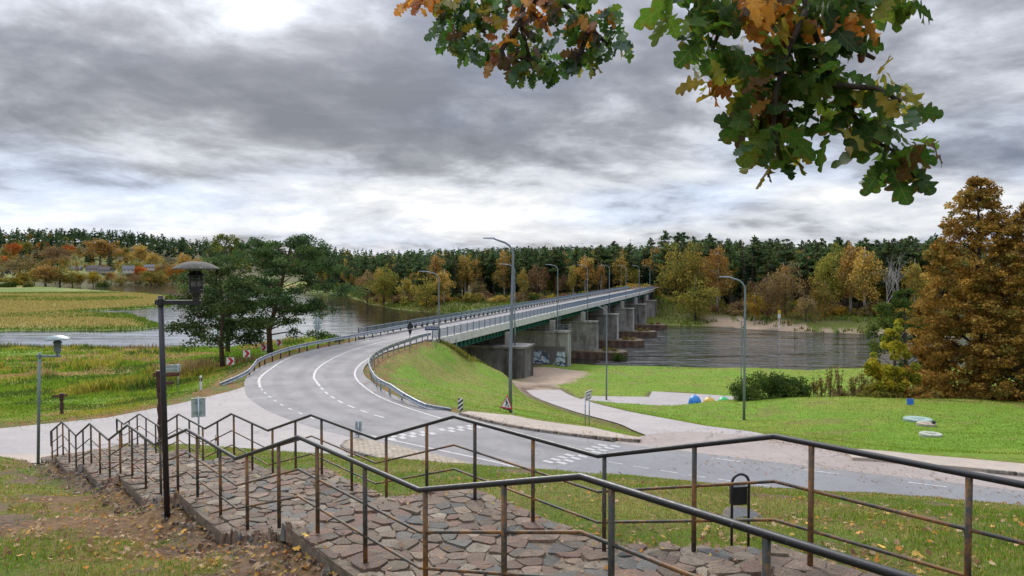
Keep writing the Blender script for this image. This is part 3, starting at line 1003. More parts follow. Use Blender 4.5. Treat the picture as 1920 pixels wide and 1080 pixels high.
# paved traffic island
isl_px = [(641, 834), (652, 824), (668, 820), (707, 827), (800, 848), (920, 876), (1010, 897), (1060, 911), (960, 905), (867, 889), (773, 872.5), (680, 850), (648, 840)]
isl = [gz(a, b, 0.11) for a, b in isl_px]
def paver_mat():
    m, t, o = mat('paver_blocks')
    b = t.n('ShaderNodeBsdfPrincipled')
    geo = t.n('ShaderNodeNewGeometry')
    rot = t.n('ShaderNodeVectorRotate', rotation_type='Z_AXIS'); t.set(rot.inputs['Vector'], geo.outputs['Position']); rot.inputs['Angle'].default_value = 0.5
    br = t.n('ShaderNodeTexBrick'); t.set(br.inputs['Vector'], rot.outputs[0])
    br.inputs['Scale'].default_value = 1.0; br.inputs['Brick Width'].default_value = 0.3; br.inputs['Row Height'].default_value = 0.16; br.inputs['Mortar Size'].default_value = 0.012
    br.inputs['Color1'].default_value = (0.40, 0.33, 0.25, 1); br.inputs['Color2'].default_value = (0.31, 0.25, 0.19, 1); br.inputs['Mortar'].default_value = (0.10, 0.085, 0.06, 1)
    n = t.noise(geo.outputs['Position'], 4, 5, 0.65)
    g = t.mapr(n, 0.3, 0.7, 0.75, 1.2)
    t.set(b.inputs['Base Color'], t.mix(1.0, br.outputs['Color'], t.comb(g, g, g), 'MULTIPLY'))
    b.inputs['Roughness'].default_value = 0.9
    bp = t.n('ShaderNodeBump'); bp.inputs['Strength'].default_value = 0.8; bp.inputs['Distance'].default_value = 0.02; bp.invert = True
    t.set(bp.inputs['Height'], br.outputs['Fac']); t.t.links.new(bp.outputs[0], b.inputs['Normal'])
    t.t.links.new(b.outputs[0], o.inputs[0])
    return m


M_PAVER = paver_mat()
island = MB().prism(isl[::-1], -0.05, 0.11).build('traffic_island', M_PAVER, kind='structure')
tag(island, 'wedge of block paving between the main road and the stair forecourt')
kerb_run(isl[8:] + [isl[0], isl[1], isl[2]], 'kerb', island, 0.13, 0.13, 0.8)
# pale footway strip below the left end of the street
sw = [(-40, 29.6), gz(0, 862), gz(95, 858), gz(180, 852)]
sp2, _ = resample(sw, 1.0); mb = MB(); ribbon(mb, sp2, 0.7, 0.7, 0.03)
tag(mb.build('footway', M_WALK, kind='structure'), 'pale concrete strip between the side street and the foot of the hill')
# ================================================================== the cobbled stairs
def stone_mat(name, pal, rough=0.85):
    m, t, o = mat(name)
    b = t.n('ShaderNodeBsdfPrincipled')
    oi = t.n('ShaderNodeObjectInfo'); at = t.n('ShaderNodeAttribute', attribute_name='tint')
    geo = t.n('ShaderNodeNewGeometry'); p = geo.outputs['Position']
    n = t.noise(p, 5.0, 6, 0.7); n2 = t.noise(p, 42.0, 4, 0.7)
    g = t.math('MULTIPLY', t.mapr(n, 0.3, 0.7, 0.55, 1.4), t.mapr(n2, 0.3, 0.7, 0.6, 1.4))
    c = t.mix(1.0, at.outputs['Color'], t.comb(g, g, g), 'MULTIPLY')
    c = t.mix(t.mapr(t.noise(p, 2.3, 5, 0.7), 0.56, 0.7, 0.0, 0.7), c, (0.11, 0.095, 0.055))
    c = t.mix(t.mapr(t.noise(p, 14.0, 5, 0.7), 0.62, 0.72, 0.0, 0.55), c, (0.32, 0.30, 0.27))
    t.set(b.inputs['Base Color'], c)
    t.set(b.inputs['Roughness'], t.mapr(n, 0.3, 0.7, 0.6, 0.95))
    bp = t.n('ShaderNodeBump'); bp.inputs['Strength'].default_value = 1.0; bp.inputs['Distance'].default_value = 0.03
    t.set(bp.inputs['Height'], t.math('ADD', n2, n)); t.t.links.new(bp.outputs[0], b.inputs['Normal'])
    t.t.links.new(b.outputs[0], o.inputs[0])
    return m


M_STONE = stone_mat('field_stone', None)
M_BED = simple('stair_bed_mortar', (0.16, 0.12, 0.085), 0.95, var=0.5, scale=9, bump=0.6, dirt=((0.075, 0.075, 0.03), 0.6))
STONE_PAL = [(0.20, 0.145, 0.115), (0.175, 0.13, 0.105), (0.215, 0.165, 0.13), (0.165, 0.14, 0.12), (0.135, 0.135, 0.135), (0.20, 0.13, 0.105), (0.24, 0.19, 0.15), (0.15, 0.115, 0.09), (0.115, 0.12, 0.128), (0.205, 0.155, 0.13), (0.17, 0.115, 0.095), (0.26, 0.225, 0.19)]

stairs = thing('cobbled_stairs', 'long flight of field stone steps and landings leading down the grassy hill', 'stairs', (0, 0, 0))


def build_bed():
    """stepped body below the stones"""
    ss = [-2.2]
    for a, b in FLIGHTS:
        for k in range(NSTEP):
            ss += [a + (b - a) * k / NSTEP]
        ss += [b]
    ss = sorted(set(ss + list(np.arange(-2, S_END, 0.6)) + [S_END]))
    mb = MB()
    for s0, s1 in zip(ss, ss[1:]):
        z = step_z((s0 + s1) / 2) - 0.018
        zb = min(z - 0.3, 5.2 - 0.149 * (s1 - 2.5) - 0.9)
        q = [st(s0, P_L), st(s0, P_R), st(s1, P_R), st(s1, P_L)]
        mb.prism([q[0], q[1], q[2], q[3]] if True else q, zb, z)
    return mb.build('stair_bed', M_BED, stairs)


build_bed()


def voronoi_cells(s0, s1, t0, t1, step):
    rg = np.random.default_rng(11)
    ns = int(round((s1 - s0) / step)); nt = int(round((t1 - t0) / step))
    pts = {}
    for i in range(ns):
        for j in range(nt):
            if rg.random() < 0.22 and 0 < i < ns - 1: continue
            pts[(i, j)] = np.array([s0 + (i + 0.5 + rg.uniform(-0.38, 0.38)) * (s1 - s0) / ns, t0 + (j + 0.5 + (0.25 if i % 2 else -0.25) + rg.uniform(-0.34, 0.34)) * (t1 - t0) / nt])
    cells = []
    for (i, j), c in pts.items():
        poly = [np.array(q) for q in [(c[0] - step * 1.3, max(t0, c[1] - step * 1.3)), (c[0] + step * 1.3, max(t0, c[1] - step * 1.3)), (c[0] + step * 1.3, min(t1, c[1] + step * 1.3)), (c[0] - step * 1.3, min(t1, c[1] + step * 1.3))]]
        for a in range(i - 2, i + 3):
            for b in range(j - 2, j + 3):
                o = pts.get((a, b))
                if o is None or (a, b) == (i, j): continue
                mid = (c + o) / 2; n = o - c
                new = []
                for k in range(len(poly)):
                    p, q = poly[k], poly[(k + 1) % len(poly)]
                    dp, dq = (p - mid) @ n, (q - mid) @ n
                    if dp <= 0: new.append(p)
                    if (dp < 0) != (dq < 0):
                        new.append(p + (q - p) * dp / (dp - dq))
                poly = new
                if len(poly) < 3: break
            if len(poly) < 3: break
        if len(poly) >= 3: cells.append((c, poly))
    return cells


def build_stones():
    cells = voronoi_cells(-1.2, S_END, P_L, P_R, 0.20)
    rg = np.random.default_rng(5)
    made = []
    for c, poly in cells:
        # merge slivers
        q = []
        for p in poly:
            if not q or np.linalg.norm(p - q[-1]) > 0.035: q.append(p)
        if len(q) > 2 and np.linalg.norm(q[0] - q[-1]) < 0.035: q.pop()
        if len(q) < 4: continue
        q = np.array(q)
        ctr = q.mean(0)
        d = np.linalg.norm(q - ctr, axis=1)
        z = step_z(ctr[0]) + rg.uniform(-0.018, 0.016)
        gap = rg.uniform(0.0, 0.007)
        o = ctr + (q - ctr) * (1 - gap / np.maximum(d, 0.05))[:, None] + rg.uniform(-0.01, 0.01, q.shape)
        q = np.concatenate([[q[k] * 0.84 + q[(k + 1) % len(q)] * 0.16, q[k] * 0.16 + q[(k + 1) % len(q)] * 0.84] for k in range(len(q))])
        d = np.linalg.norm(q - ctr, axis=1)
        o = ctr + (q - ctr) * (1 - gap / np.maximum(d, 0.05))[:, None] + rg.uniform(-0.007, 0.007, q.shape)
        n = len(q)
        dome = rg.uniform(0.002, 0.012)
        tilt = rg.uniform(-0.05, 0.05, 2)
        rings = []
        for f, h in ((1.0, -0.05), (0.95, dome * 0.7)):
            ring = ctr + (o - ctr) * f
            zz_ = z + h + (ring - ctr) @ tilt + (rg.uniform(-0.007, 0.006, n) if h > 0 else 0)
            rings.append([(*st(ring[k, 0], ring[k, 1]), zz_[k]) for k in range(n)])
        vs = rings[0] + rings[1] + [(*st(*ctr), z + dome)]
        fs = []
        for r_ in range(1):
            fs += [(r_ * n + k, r_ * n + (k + 1) % n, (r_ + 1) * n + (k + 1) % n, (r_ + 1) * n + k) for k in range(n)]
        fs += [(n + k, n + (k + 1) % n, 2 * n) for k in range(n)]
        x, y = st(*ctr)
        size = (d.mean()) / max(1.0, math.hypot(x, y) )
        vis = y > 2.5 and abs(x / y) < 0.72
        col = np.array(STONE_PAL[rg.integers(len(STONE_PAL))]) * rg.uniform(0.66, 1.12) * np.array([1.06, 0.98, 0.83])
        made.append((size if vis else -1, vs, fs, col))
    made.sort(key=lambda a: -a[0])
    bulk = MB(); bc = []
    for k, (sz, vs, fs, col) in enumerate(made):
        if k < 298 and sz > 0:
            me = bpy.data.meshes.new('stone'); me.from_pydata(vs, [], fs)
            a = me.attributes.new('tint', 'FLOAT_COLOR', 'FACE'); a.data.foreach_set('color', list((*col, 1)) * len(fs))
            me.polygons.foreach_set('use_smooth', [False] * len(fs))
            me.materials.append(M_STONE)
            part('stone', me, None, stairs)
        else:
            bulk.add(vs, fs); bc += [(*col, 1)] * len(fs)
    me = bulk.mesh('far_stones')
    a = me.attributes.new('tint', 'FLOAT_COLOR', 'FACE'); a.data.foreach_set('color', np.array(bc, np.float32).ravel())
    me.materials.append(M_STONE)
    part('cobbles', me, None, stairs, kind='stuff')


build_stones()


def build_edge_shards():
    """upright broken stones along the left edge of the flights and the rubble below them"""
    rg = np.random.default_rng(3)
    mb = MB(); cols = []

    def shard(s, t, z, L, w_, h, lean, rz):
        x, y = st(s, t)
        nv = 5
        base = [(math.cos(2 * math.pi * k / nv + rg.uniform(-.4, .4)) * L / 2, math.sin(2 * math.pi * k / nv + rg.uniform(-.4, .4)) * w_ / 2) for k in range(nv)]
        top = [(a * rg.uniform(0.05, 0.75) + lean * h, b * rg.uniform(0.2, 0.8)) for a, b in base]
        ca, sa = math.cos(rz), math.sin(rz)
        vs = [(x + a * ca - b * sa, y + a * sa + b * ca, z - 0.08) for a, b in base] + [(x + a * ca - b * sa, y + a * sa + b * ca, z + h * rg.uniform(0.35, 1.2)) for a, b in top]
        fs = [(k, (k + 1) % nv, nv + (k + 1) % nv, nv + k) for k in range(nv)] + [tuple(range(nv, 2 * nv))]
        mb.add(vs, fs)
        c = np.array(STONE_PAL[rg.integers(len(STONE_PAL))]) * rg.uniform(0.8, 1.25)
        c = c * np.array([1.15, 1.0, 0.85])
        cols.extend([(*c, 1)] * len(fs))
    ang = math.atan2(U[1], U[0])
    for fi, (a, b) in enumerate(FLIGHTS):
        for s in np.arange(a - 0.15, b + 0.1, 0.13):
            shard(s + rg.uniform(-.04, .04), P_L + rg.uniform(-0.06, 0.04), step_z(s) - 0.06, rg.uniform(0.12, 0.22), rg.uniform(0.09, 0.16), rg.uniform(0.07, 0.15), rg.uniform(-.3, .6), ang + rg.uniform(-.4, .4))
    for s in np.arange(-1.5, S_END, 0.12):
        for _ in range(3):
            t = P_L - rg.uniform(-0.02, 0.55)
            x, y = st(s, t)
            z = float(H(x, y))
            if rg.random() < 0.75:
                shard(s, t, z - 0.01, rg.uniform(0.10, 0.30), rg.uniform(0.07, 0.18), rg.uniform(0.01, 0.075), rg.uniform(-.8, .8), rg.uniform(0, 3))
    me = mb.mesh('edge_rubble')
    a = me.attributes.new('tint', 'FLOAT_COLOR', 'FACE'); a.data.foreach_set('color', np.array(cols, np.float32).ravel())
    me.materials.append(M_STONE)
    part('edge_stones', me, None, stairs, kind='stuff')


build_edge_shards()


# ------------------------------------------------------------------ handrails
def rail_mats():
    m, t, o = mat('black_rail_paint')
    b = t.n('ShaderNodeBsdfPrincipled'); geo = t.n('ShaderNodeNewGeometry'); p = geo.outputs['Position']
    n = t.noise(p, 18, 6, 0.75)
    c = t.mix(t.mapr(n, 0.58, 0.72), (0.010, 0.010, 0.012), (0.05, 0.05, 0.055))
    c = t.mix(t.mapr(t.noise(p, 55, 3, 0.6), 0.68, 0.74), c, (0.22, 0.22, 0.22))
    t.set(b.inputs['Base Color'], c); t.set(b.inputs['Roughness'], t.mapr(n, 0.3, 0.7, 0.36, 0.6))
    t.t.links.new(b.outputs[0], o.inputs[0])
    m2, t, o = mat('rusty_post_paint')
    b = t.n('ShaderNodeBsdfPrincipled'); geo = t.n('ShaderNodeNewGeometry'); p = geo.outputs['Position']
    v = t.vmath('MULTIPLY', p, (1, 1, 0.5))
    n = t.noise(v, 2.6, 5, 0.7); n2 = t.noise(p, 24, 6, 0.75)
    rust = t.ramp(n2, [(0.3, (0.085, 0.042, 0.012)), (0.6, (0.22, 0.095, 0.018)), (0.8, (0.29, 0.15, 0.03))])
    pt = t.ramp(n2, [(0.35, (0.018, 0.019, 0.016)), (0.6, (0.042, 0.043, 0.034)), (0.8, (0.075, 0.073, 0.055))])
    f = t.math('ADD', t.mapr(n, 0.44, 0.58), t.mapr(n2, 0.35, 0.7, -0.35, 0.35), clamp=True)
    t.set(b.inputs['Base Color'], t.mix(f, pt, rust)); t.set(b.inputs['Roughness'], t.mapr(n2, 0.3, 0.7, 0.45, 0.85))
    bp = t.n('ShaderNodeBump'); bp.inputs['Strength'].default_value = 0.4; bp.inputs['Distance'].default_value = 0.004
    t.set(bp.inputs['Height'], n2); t.t.links.new(bp.outputs[0], b.inputs['Normal'])
    t.t.links.new(b.outputs[0], o.inputs[0])
    return m, m2


M_RAIL, M_RUST = rail_mats()


def handrail(t, ds, posts, label, s0, s1):
    root = thing('handrail', label, 'handrail', (0, 0, 0), group='zigzag handrails of the stone stairs')
    kn = [s0]
    for a, b in FLIGHTS:
        kn += [a + ds, b + ds]
    kn = [k for k in kn if s0 <= k < s1 - 0.2] + [s1]

    def zz(s): return path_z(s - ds)
    top = [Vector((*st(s, t), zz(s) + 1.07)) for s in kn]
    x1, y1 = st(s1, t)
    end = [Vector((x1, y1, zz(s1) + 0.55))]
    MB().tube(top + end, 0.0265, 12).build('top_rail', M_RAIL, root, True)
    for name, h in (('middle_rail', 0.66), ('lower_rail', 0.31)):
        MB().tube([Vector((*st(s, t), zz(s) + h)) for s in kn], 0.0155, 10).build(name, M_RUST, root, True)
    for s in posts:
        if s0 <= s <= s1:
            z = zz(s); zg = min(step_z(s), z) - 0.25
            MB().tube([Vector((*st(s, t), zg)), Vector((*st(s, t), z + 1.05))], 0.025, 10).build('post', M_RUST, root, True)
    return root


handrail(T_L, 0.1, [2.3 + 1.2 * i - 4.8 for i in range(28)], 'rusty black zigzag handrail along the left edge of the stone stairs', -2.0, 30.1)
handrail(T_R, -0.1, [3.25 + 1.225 * i - 4.9 for i in range(28)], 'rusty black zigzag handrail along the right edge of the stone stairs', -2.4, 31.0)

# ================================================================== metals and concrete
M_GALV = simple('galvanised_steel', (0.36, 0.40, 0.44), 0.42, 0.75, var=0.2, scale=7, dirt=((0.22, 0.23, 0.24), 0.58))
M_LAMPGREY = simple('lamp_post_grey', (0.20, 0.23, 0.27), 0.5, 0.4, var=0.15, scale=4)
M_BLACK = simple('black_paint', (0.02, 0.02, 0.023), 0.45, var=0.3, scale=12)
M_GREENGREY = simple('green_grey_paint', (0.17, 0.22, 0.22), 0.5, 0.2, var=0.15, scale=6)
M_DARKGLASS = simple('lantern_glass', (0.16, 0.15, 0.17), 0.25, var=0.2)
M_LICHEN = simple('lichen_covered_cap', (0.075, 0.07, 0.06), 0.9, var=0.4, scale=30, dirt=((0.30, 0.30, 0.25), 0.64))
M_WHITE = simple('white_sheeting', (0.62, 0.62, 0.61), 0.5, var=0.06)
M_RED = simple('red_sheeting', (0.40, 0.02, 0.035), 0.5, var=0.08)
M_SIGNBLUE = simple('blue_sheeting', (0.015, 0.04, 0.17), 0.5, var=0.08)
M_SIGNBACK = simple('sign_back_aluminium', (0.42, 0.50, 0.51), 0.5, 0.35, var=0.12, scale=3, dirt=((0.30, 0.34, 0.33), 0.6))
M_SIGNBLACK = simple('black_sheeting', (0.012, 0.012, 0.016), 0.5)
M_WOOD = simple('dark_red_stained_wood', (0.055, 0.022, 0.017), 0.75, var=0.4, scale=9, bump=0.4)
M_WOODLIGHT = simple('carved_lettering_field', (0.13, 0.05, 0.035), 0.75, var=0.3, scale=9)


def concrete(name, c0, c1, streak=1.0, moss=0.0):
    m, t, o = mat(name)
    b = t.n('ShaderNodeBsdfPrincipled'); tcx = t.n('ShaderNodeTexCoord'); p = tcx.outputs['Object']
    geo = t.n('ShaderNodeNewGeometry')
    n = t.noise(p, 0.7, 6, 0.65); s_ = t.noise(t.vmath('MULTIPLY', p, (0.55, 0.55, 0.09)), 1.0, 7, 0.62, 0.5)
    n3 = t.noise(p, 5.0, 6, 0.7)
    c = t.mix(t.mapr(n, 0.3, 0.7), c0, c1)
    c = t.mix(t.math('MULTIPLY', t.mapr(s_, 0.47, 0.62), 0.85 * streak), c, (0.035, 0.032, 0.03))
    c = t.mix(t.math('MULTIPLY', t.mapr(s_, 0.42, 0.34), 0.5 * streak), c, (0.30, 0.29, 0.27))
    c = t.mix(t.math('MULTIPLY', t.mapr(t.noise(p, 0.35, 5, 0.6, 0.5), 0.52, 0.66), 0.55 * streak), c, (0.045, 0.04, 0.037))
    g = t.mapr(n3, 0.25, 0.75, 0.7, 1.3)
    c = t.mix(1.0, c, t.comb(g, g, g), 'MULTIPLY')
    if moss:
        c = t.mix(t.math('MULTIPLY', t.mapr(t.noise(p, 0.9, 5, 0.7), 0.52, 0.62), moss), c, (0.075, 0.07, 0.02))
    t.set(b.inputs['Base Color'], c); b.inputs['Roughness'].default_value = 0.93
    bp = t.n('ShaderNodeBump'); bp.inputs['Strength'].default_value = 0.5; bp.inputs['Distance'].default_value = 0.05
    t.set(bp.inputs['Height'], n3); t.t.links.new(bp.outputs[0], b.inputs['Normal'])
    t.t.links.new(b.outputs[0], o.inputs[0])
    return m


M_CONC = concrete('weathered_concrete', (0.20, 0.188, 0.17), (0.33, 0.31, 0.285), 0.95, 0.25)
M_CONCD = concrete('blackened_concrete', (0.115, 0.108, 0.10), (0.21, 0.198, 0.185), 1.0, 0.3)
M_CONCL = concrete('pale_concrete', (0.30, 0.285, 0.265), (0.40, 0.385, 0.36), 0.45)
M_CREAM = concrete('edge_beam_concrete', (0.52, 0.51, 0.47), (0.62, 0.61, 0.57), 0.15)
M_GIRDER = simple('green_girder_paint', (0.016, 0.115, 0.082), 0.5, 0.1, var=0.25, scale=2)
M_RUSTPILE = simple('rusty_sheet_pile', (0.085, 0.052, 0.038), 0.9, 0.0, var=0.45, scale=1.2, dirt=((0.14, 0.085, 0.055), 0.55))
M_BRAIL = simple('bridge_railing_paint', (0.20, 0.255, 0.33), 0.5, 0.3, var=0.1, scale=3)
M_BRDARK = simple('bridge_railing_post', (0.085, 0.11, 0.15), 0.5, 0.3, var=0.15)
M_CURBDARK = simple('guardrail_post_rust', (0.045, 0.03, 0.027), 0.8, 0.2, var=0.3)

# ================================================================== the bridge
BRZ = -math.atan2(E[0], E[1])
bridge = thing('bridge', 'long straight road bridge on concrete piers across the river', 'bridge', (B0[0], B0[1], 0), BRZ)


def bpart(mb, name, m, par=None, **k):
    return mb.build(name, m, par or bridge, **k)


deck = bpart(MB().box((0, BLEN / 2, -0.25), (8.7, BLEN, 0.46)), 'deck_slab', M_CONCD)
bpart(MB().add([(-3.42, -0.2, 0.001), (3.42, -0.2, 0.001), (3.42, BLEN + 30, 0.001), (-3.42, BLEN + 30, 0.001)], [(0, 1, 2, 3)]), 'carriageway', M_ROAD)
bpart(MB().add([(-0.09, 2.0, 0.008), (0.09, 2.0, 0.008), (0.09, BLEN, 0.008), (-0.09, BLEN, 0.008)], [(0, 1, 2, 3)]), 'centre_line', M_PAINT)
for sx in (-1, 1):
    bpart(MB().box((sx * 3.90, BLEN / 2, 0.045), (0.94, BLEN, 0.17)), 'footway', M_CONCL)
    bpart(MB().box((sx * 4.46, BLEN / 2, -0.32), (0.20, BLEN, 0.90)), 'edge_beam', M_CREAM)
    mb = MB()
    mb.box((sx * 3.95, BLEN / 2, -1.12), (0.06, BLEN, 0.78)); mb.box((sx * 3.95, BLEN / 2, -1.52), (0.5, BLEN, 0.05)); mb.box((sx * 3.95, BLEN / 2, -0.76), (0.5, BLEN, 0.05))
    g = bpart(mb, 'girder', M_GIRDER)
    me_st = MB().box((0, 0, 0), (0.22, 0.07, 0.72)).mesh('stiffener'); me_st.materials.append(M_GIRDER)
    for k in range(int(BLEN / 1.3)):
        o = part('stiffener', me_st, None, g); o.location = (sx * 4.09, 0.6 + 1.3 * k, -1.12)
for x in (-1.3, 1.3):
    bpart(MB().box((x, BLEN / 2, -1.0), (0.3, BLEN, 1.0)), 'girder', M_GIRDER)
# expansion joints, small pipes hanging from the edge
for k in range(9):
    bpart(MB().tube([(4.62, 6 + 22 * k, -0.3), (4.62, 6 + 22 * k, -1.9)], 0.05, 6), 'drain_pipe', M_GALV)

# pedestrian railings: one object each, with posts and panels
bay = 2.0
mb = MB()
mb.box((0, bay / 2, 0.97), (0.05, bay - 0.06, 0.05)); mb.box((0, bay / 2, 0.12), (0.03, bay - 0.06, 0.03))
for k in range(1, 15):
    mb.box((0, bay * k / 15, 0.55), (0.022, 0.034, 0.84))
me_panel = mb.mesh('railing_panel'); me_panel.materials.append(M_BRAIL)
mb = MB(); mb.box((0, 0, 0.54), (0.06, 0.07, 1.08)); mb.box((0, 0, 0.01), (0.14, 0.14, 0.02))
me_post = mb.mesh('railing_post'); me_post.materials.append(M_BRDARK)
for sx, lab in ((-1, 'blue grey bar railing on the upstream side of the bridge, partly behind the guardrail'), (1, 'blue grey bar railing above the cream edge beam on the near side of the bridge')):
    x0, y0 = brg(0, sx * 4.38)
    rl = thing('bridge_railing', lab, 'railing', (x0, y0, 0.13), BRZ, 'railings of the bridge')
    for k in range(int(BLEN / bay) + 1):
        o = part('post', me_post, None, rl); o.location = (0, bay * k, 0)
        if k < int(BLEN / bay):
            o = part('panel', me_panel, None, rl); o.location = (0, bay * k, 0)


# ------------------------------------------------------------------ piers
def graffiti_mat():
    m, t, o = mat('graffiti')
    b = t.n('ShaderNodeBsdfPrincipled'); tcx = t.n('ShaderNodeTexCoord'); p = tcx.outputs['Object']
    d = t.noise(p, 0.55, 4, 0.6, out='Color')
    pv_ = t.vmath('ADD', p, t.vmath('MULTIPLY', d, (3.2, 0, 3.2)))
    wv = t.n('ShaderNodeTexWave', wave_type='RINGS'); t.set(wv.inputs['Vector'], pv_); wv.inputs['Scale'].default_value = 0.30; wv.inputs['Distortion'].default_value = 9.0; wv.inputs['Detail'].default_value = 2.5
    lines = t.mapr(wv.outputs[1], 0.14, 0.22)
    wv2 = t.n('ShaderNodeTexWave', wave_type='BANDS', bands_direction='DIAGONAL'); t.set(wv2.inputs['Vector'], pv_); wv2.inputs['Scale'].default_value = 0.5; wv2.inputs['Distortion'].default_value = 7
    fill = t.mix(t.mapr(wv2.outputs[1], 0.3, 0.7), (0.30, 0.40, 0.52), (0.56, 0.60, 0.64))
    c = t.mix(lines, (0.06, 0.075, 0.11), fill)
    px_, py_, pz_ = t.sep(p)
    edge = t.math('MULTIPLY', t.mapr(t.math('ADD', pz_, t.math('MULTIPLY', t.noise(p, 0.8, 4, 0.6), 1.2)), 3.1, 2.7), t.mapr(t.noise(t.vmath('MULTIPLY', p, (0.35, 1, 0.1)), 1.0, 3), 0.62, 0.56))
    c = t.mix(edge, (0.12, 0.112, 0.105), c)
    c = t.mix(t.math('MULTIPLY', t.mapr(t.noise(p, 2.0, 6, 0.7), 0.55, 0.7), 0.55), c, (0.10, 0.095, 0.09))
    t.set(b.inputs['Base Color'], c); b.inputs['Roughness'].default_value = 0.85
    t.t.links.new(b.outputs[0], o.inputs[0])
    return m


M_GRAF = graffiti_mat()
PIERS = [24.5 + 23.36 * k for k in range(7)]
LEDGE = -2.85
for k, al in enumerate(PIERS):
    T = 4.6 if k == 0 else 2.2
    bx, by = brg(al, 0)
    zb = -9.5 if k < 2 else -12.5
    mc = M_CONCD if k in (0, 3, 5) else M_CONC
    pr = bpart(MB().box((-0.3, al, (LEDGE - 0.3 + zb) / 2), (15.8, T, LEDGE - 0.3 - zb)), 'pier', mc)
    MB().box((-0.3, al, LEDGE - 0.14), (16.2, T + 0.35, 0.28)).build('pier_cap', M_CONC, pr)
    MB().box((-0.1, al + (0.8 if k == 0 else 0), (LEDGE - 1.56) / 2), (9.0, min(T, 1.7), -1.56 - LEDGE)).build('bearing_wall', M_CONCD, pr)
    MB().box((4.85, al - 0.3, (LEDGE - 1.3) / 2 + 0.1), (0.8, 0.9, -LEDGE - 1.1)).build('stub_column', M_CONCL, pr)
    if k > 0:
        MB().box((7.62, al, (LEDGE - 0.3 + zb) / 2), (0.09, T + 0.06, LEDGE - 0.32 - zb)).build('end_face', M_CONCL if k in (1, 3, 4) else M_CONC, pr)
    if k == 1:
        gr = MB().add([(-6.8, 0, 0), (6.6, 0, 0), (6.6, 0, 3.2), (-6.8, 0, 3.2)], [(0, 1, 2, 3)]).build('graffiti', M_GRAF, pr)
        gr.location = (0.6, al - T / 2 - 0.012, -8.6)
        # fence along the ledge and a ladder to the deck
        mb = MB()
        for i in range(11):
            mb.box((-2.0 + 0.98 * i, al - 1.0, LEDGE + 0.55), (0.06, 0.06, 1.1))
        for h in (0.35, 0.72, 1.08):
            mb.box((2.9, al - 1.0, LEDGE + h), (9.8, 0.045, 0.05))
            mb.box((7.75, al, LEDGE + h), (0.045, 2.0, 0.05))
        mb.build('ledge_fence', M_GALV, pr)
        mb = MB()
        for x in (5.5, 6.0): mb.box((x, al + 0.2, LEDGE + 1.6), (0.05, 0.05, 3.2))
        for i in range(9): mb.box((5.75, al + 0.2, LEDGE + 0.25 + 0.33 * i), (0.5, 0.035, 0.035))
        mb.build('ladder', M_GALV, pr)
    if 2 <= k <= 5:
        # corrugated sheet pile cofferdam around the foot, reaching downstream
        mb = MB(); x0, x1, hw = -9.5, 12.5, 2.7
        loop = []
        per = [(x0, al - hw), (x1, al - hw), (x1 + 1.2, al), (x1, al + hw), (x0, al + hw)]
        pts_, _ = resample([(a, b, 0) for a, b in per[:2]], 0.35)
        def corr(a, b):
            a = np.array(a, float); b = np.array(b, float); d = b - a; L = np.linalg.norm(d); d /= L; n_2 = np.array([d[1], -d[0]])
            m_ = int(L / 0.42)
            return [tuple(a + d * L * i / m_ + n_2 * (0.16 if (i // 2) % 2 else -0.16)) for i in range(m_)]
        for a, b in zip(per, per[1:] + per[:1]): loop += corr(a, b)
        mb.prism(loop, -12.5, -8.75)
        sp_ = mb.build('sheet_pile', M_RUSTPILE, pr)
        MB().prism([(a * 0.985 + 0.02, (b - al) * 0.985 + al) for a, b in per], -8.9, -8.62).build('pile_fill', simple('pile_fill_soil', (0.12, 0.085, 0.05), 0.95, var=0.4), pr)
# abutments with their wing walls
MB().box((0, 3.2, -3.9), (8.9, 1.2, 4.6)).build('abutment', M_CONCD, bridge)
MB().box((0, BLEN - 1.0, -3.2), (8.9, 2.0, 3.3)).build('abutment', M_CONCD, bridge)
wing = []
for i in range(8):
    u = i / 7
    wing.append((4.75 + 1.6 * u, 1.2 + 12.5 * u))
mb = MB()
vs = []
for (x, y) in wing:
    gx, gy = brg(y, x)
    z = H(gx, gy)
    vs += [(x - 0.12, y, z - 1.0), (x + 0.12, y, z - 1.0), (x + 0.12, y, z + 0.22), (x - 0.12, y, z + 0.22)]
fs = []
for i in range(7):
    for a in range(4):
        fs.append((4 * i + a, 4 * i + (a + 1) % 4, 4 * i + 4 + (a + 1) % 4, 4 * i + 4 + a))
mb.add(vs, fs + [(3, 2, 1, 0), (28, 29, 30, 31)]); mb.build('slope_kerb', M_CONCL, bridge)

# red and white barriers closing the far end
mbp = MB(); mbp.box((0, 0, 0.5), (0.24, 0.05, 1.0)); me_b = mbp.mesh('panel')
me_b.materials.append(M_WHITE)
me_b2 = MB().box((0, -0.03, 0.3), (0.25, 0.012, 0.26)).mesh('red_band'); me_b2.materials.append(M_RED)
me_b3 = MB().box((0, -0.03, 0.8), (0.25, 0.012, 0.26)).mesh('red_band'); me_b3.materials.append(M_RED)
for k in range(11):
    x, y = brg(BLEN - 4 + 0.6 * math.sin(k * 2.1), -2.4 + 0.62 * k)
    t_ = thing('traffic_barrier_board', '%s from the left of the striped boards closing the far bridge end' % ['first', 'second', 'third', 'fourth', 'fifth', 'sixth', 'seventh', 'eighth', 'ninth', 'tenth', 'last'][k], 'barrier', (x, y, 0.02), BRZ, 'striped boards across the far bridge end')
    o = part('board', me_b, None, t_); o.location.z = 0.15
    for m_ in (me_b2, me_b3):
        o = part('red_band', m_, None, t_); o.location.z = 0.15
    part('foot', MB().box((0, 0, 0.06), (0.5, 0.3, 0.12)).mesh('foot'), M_SIGNBLACK, t_)

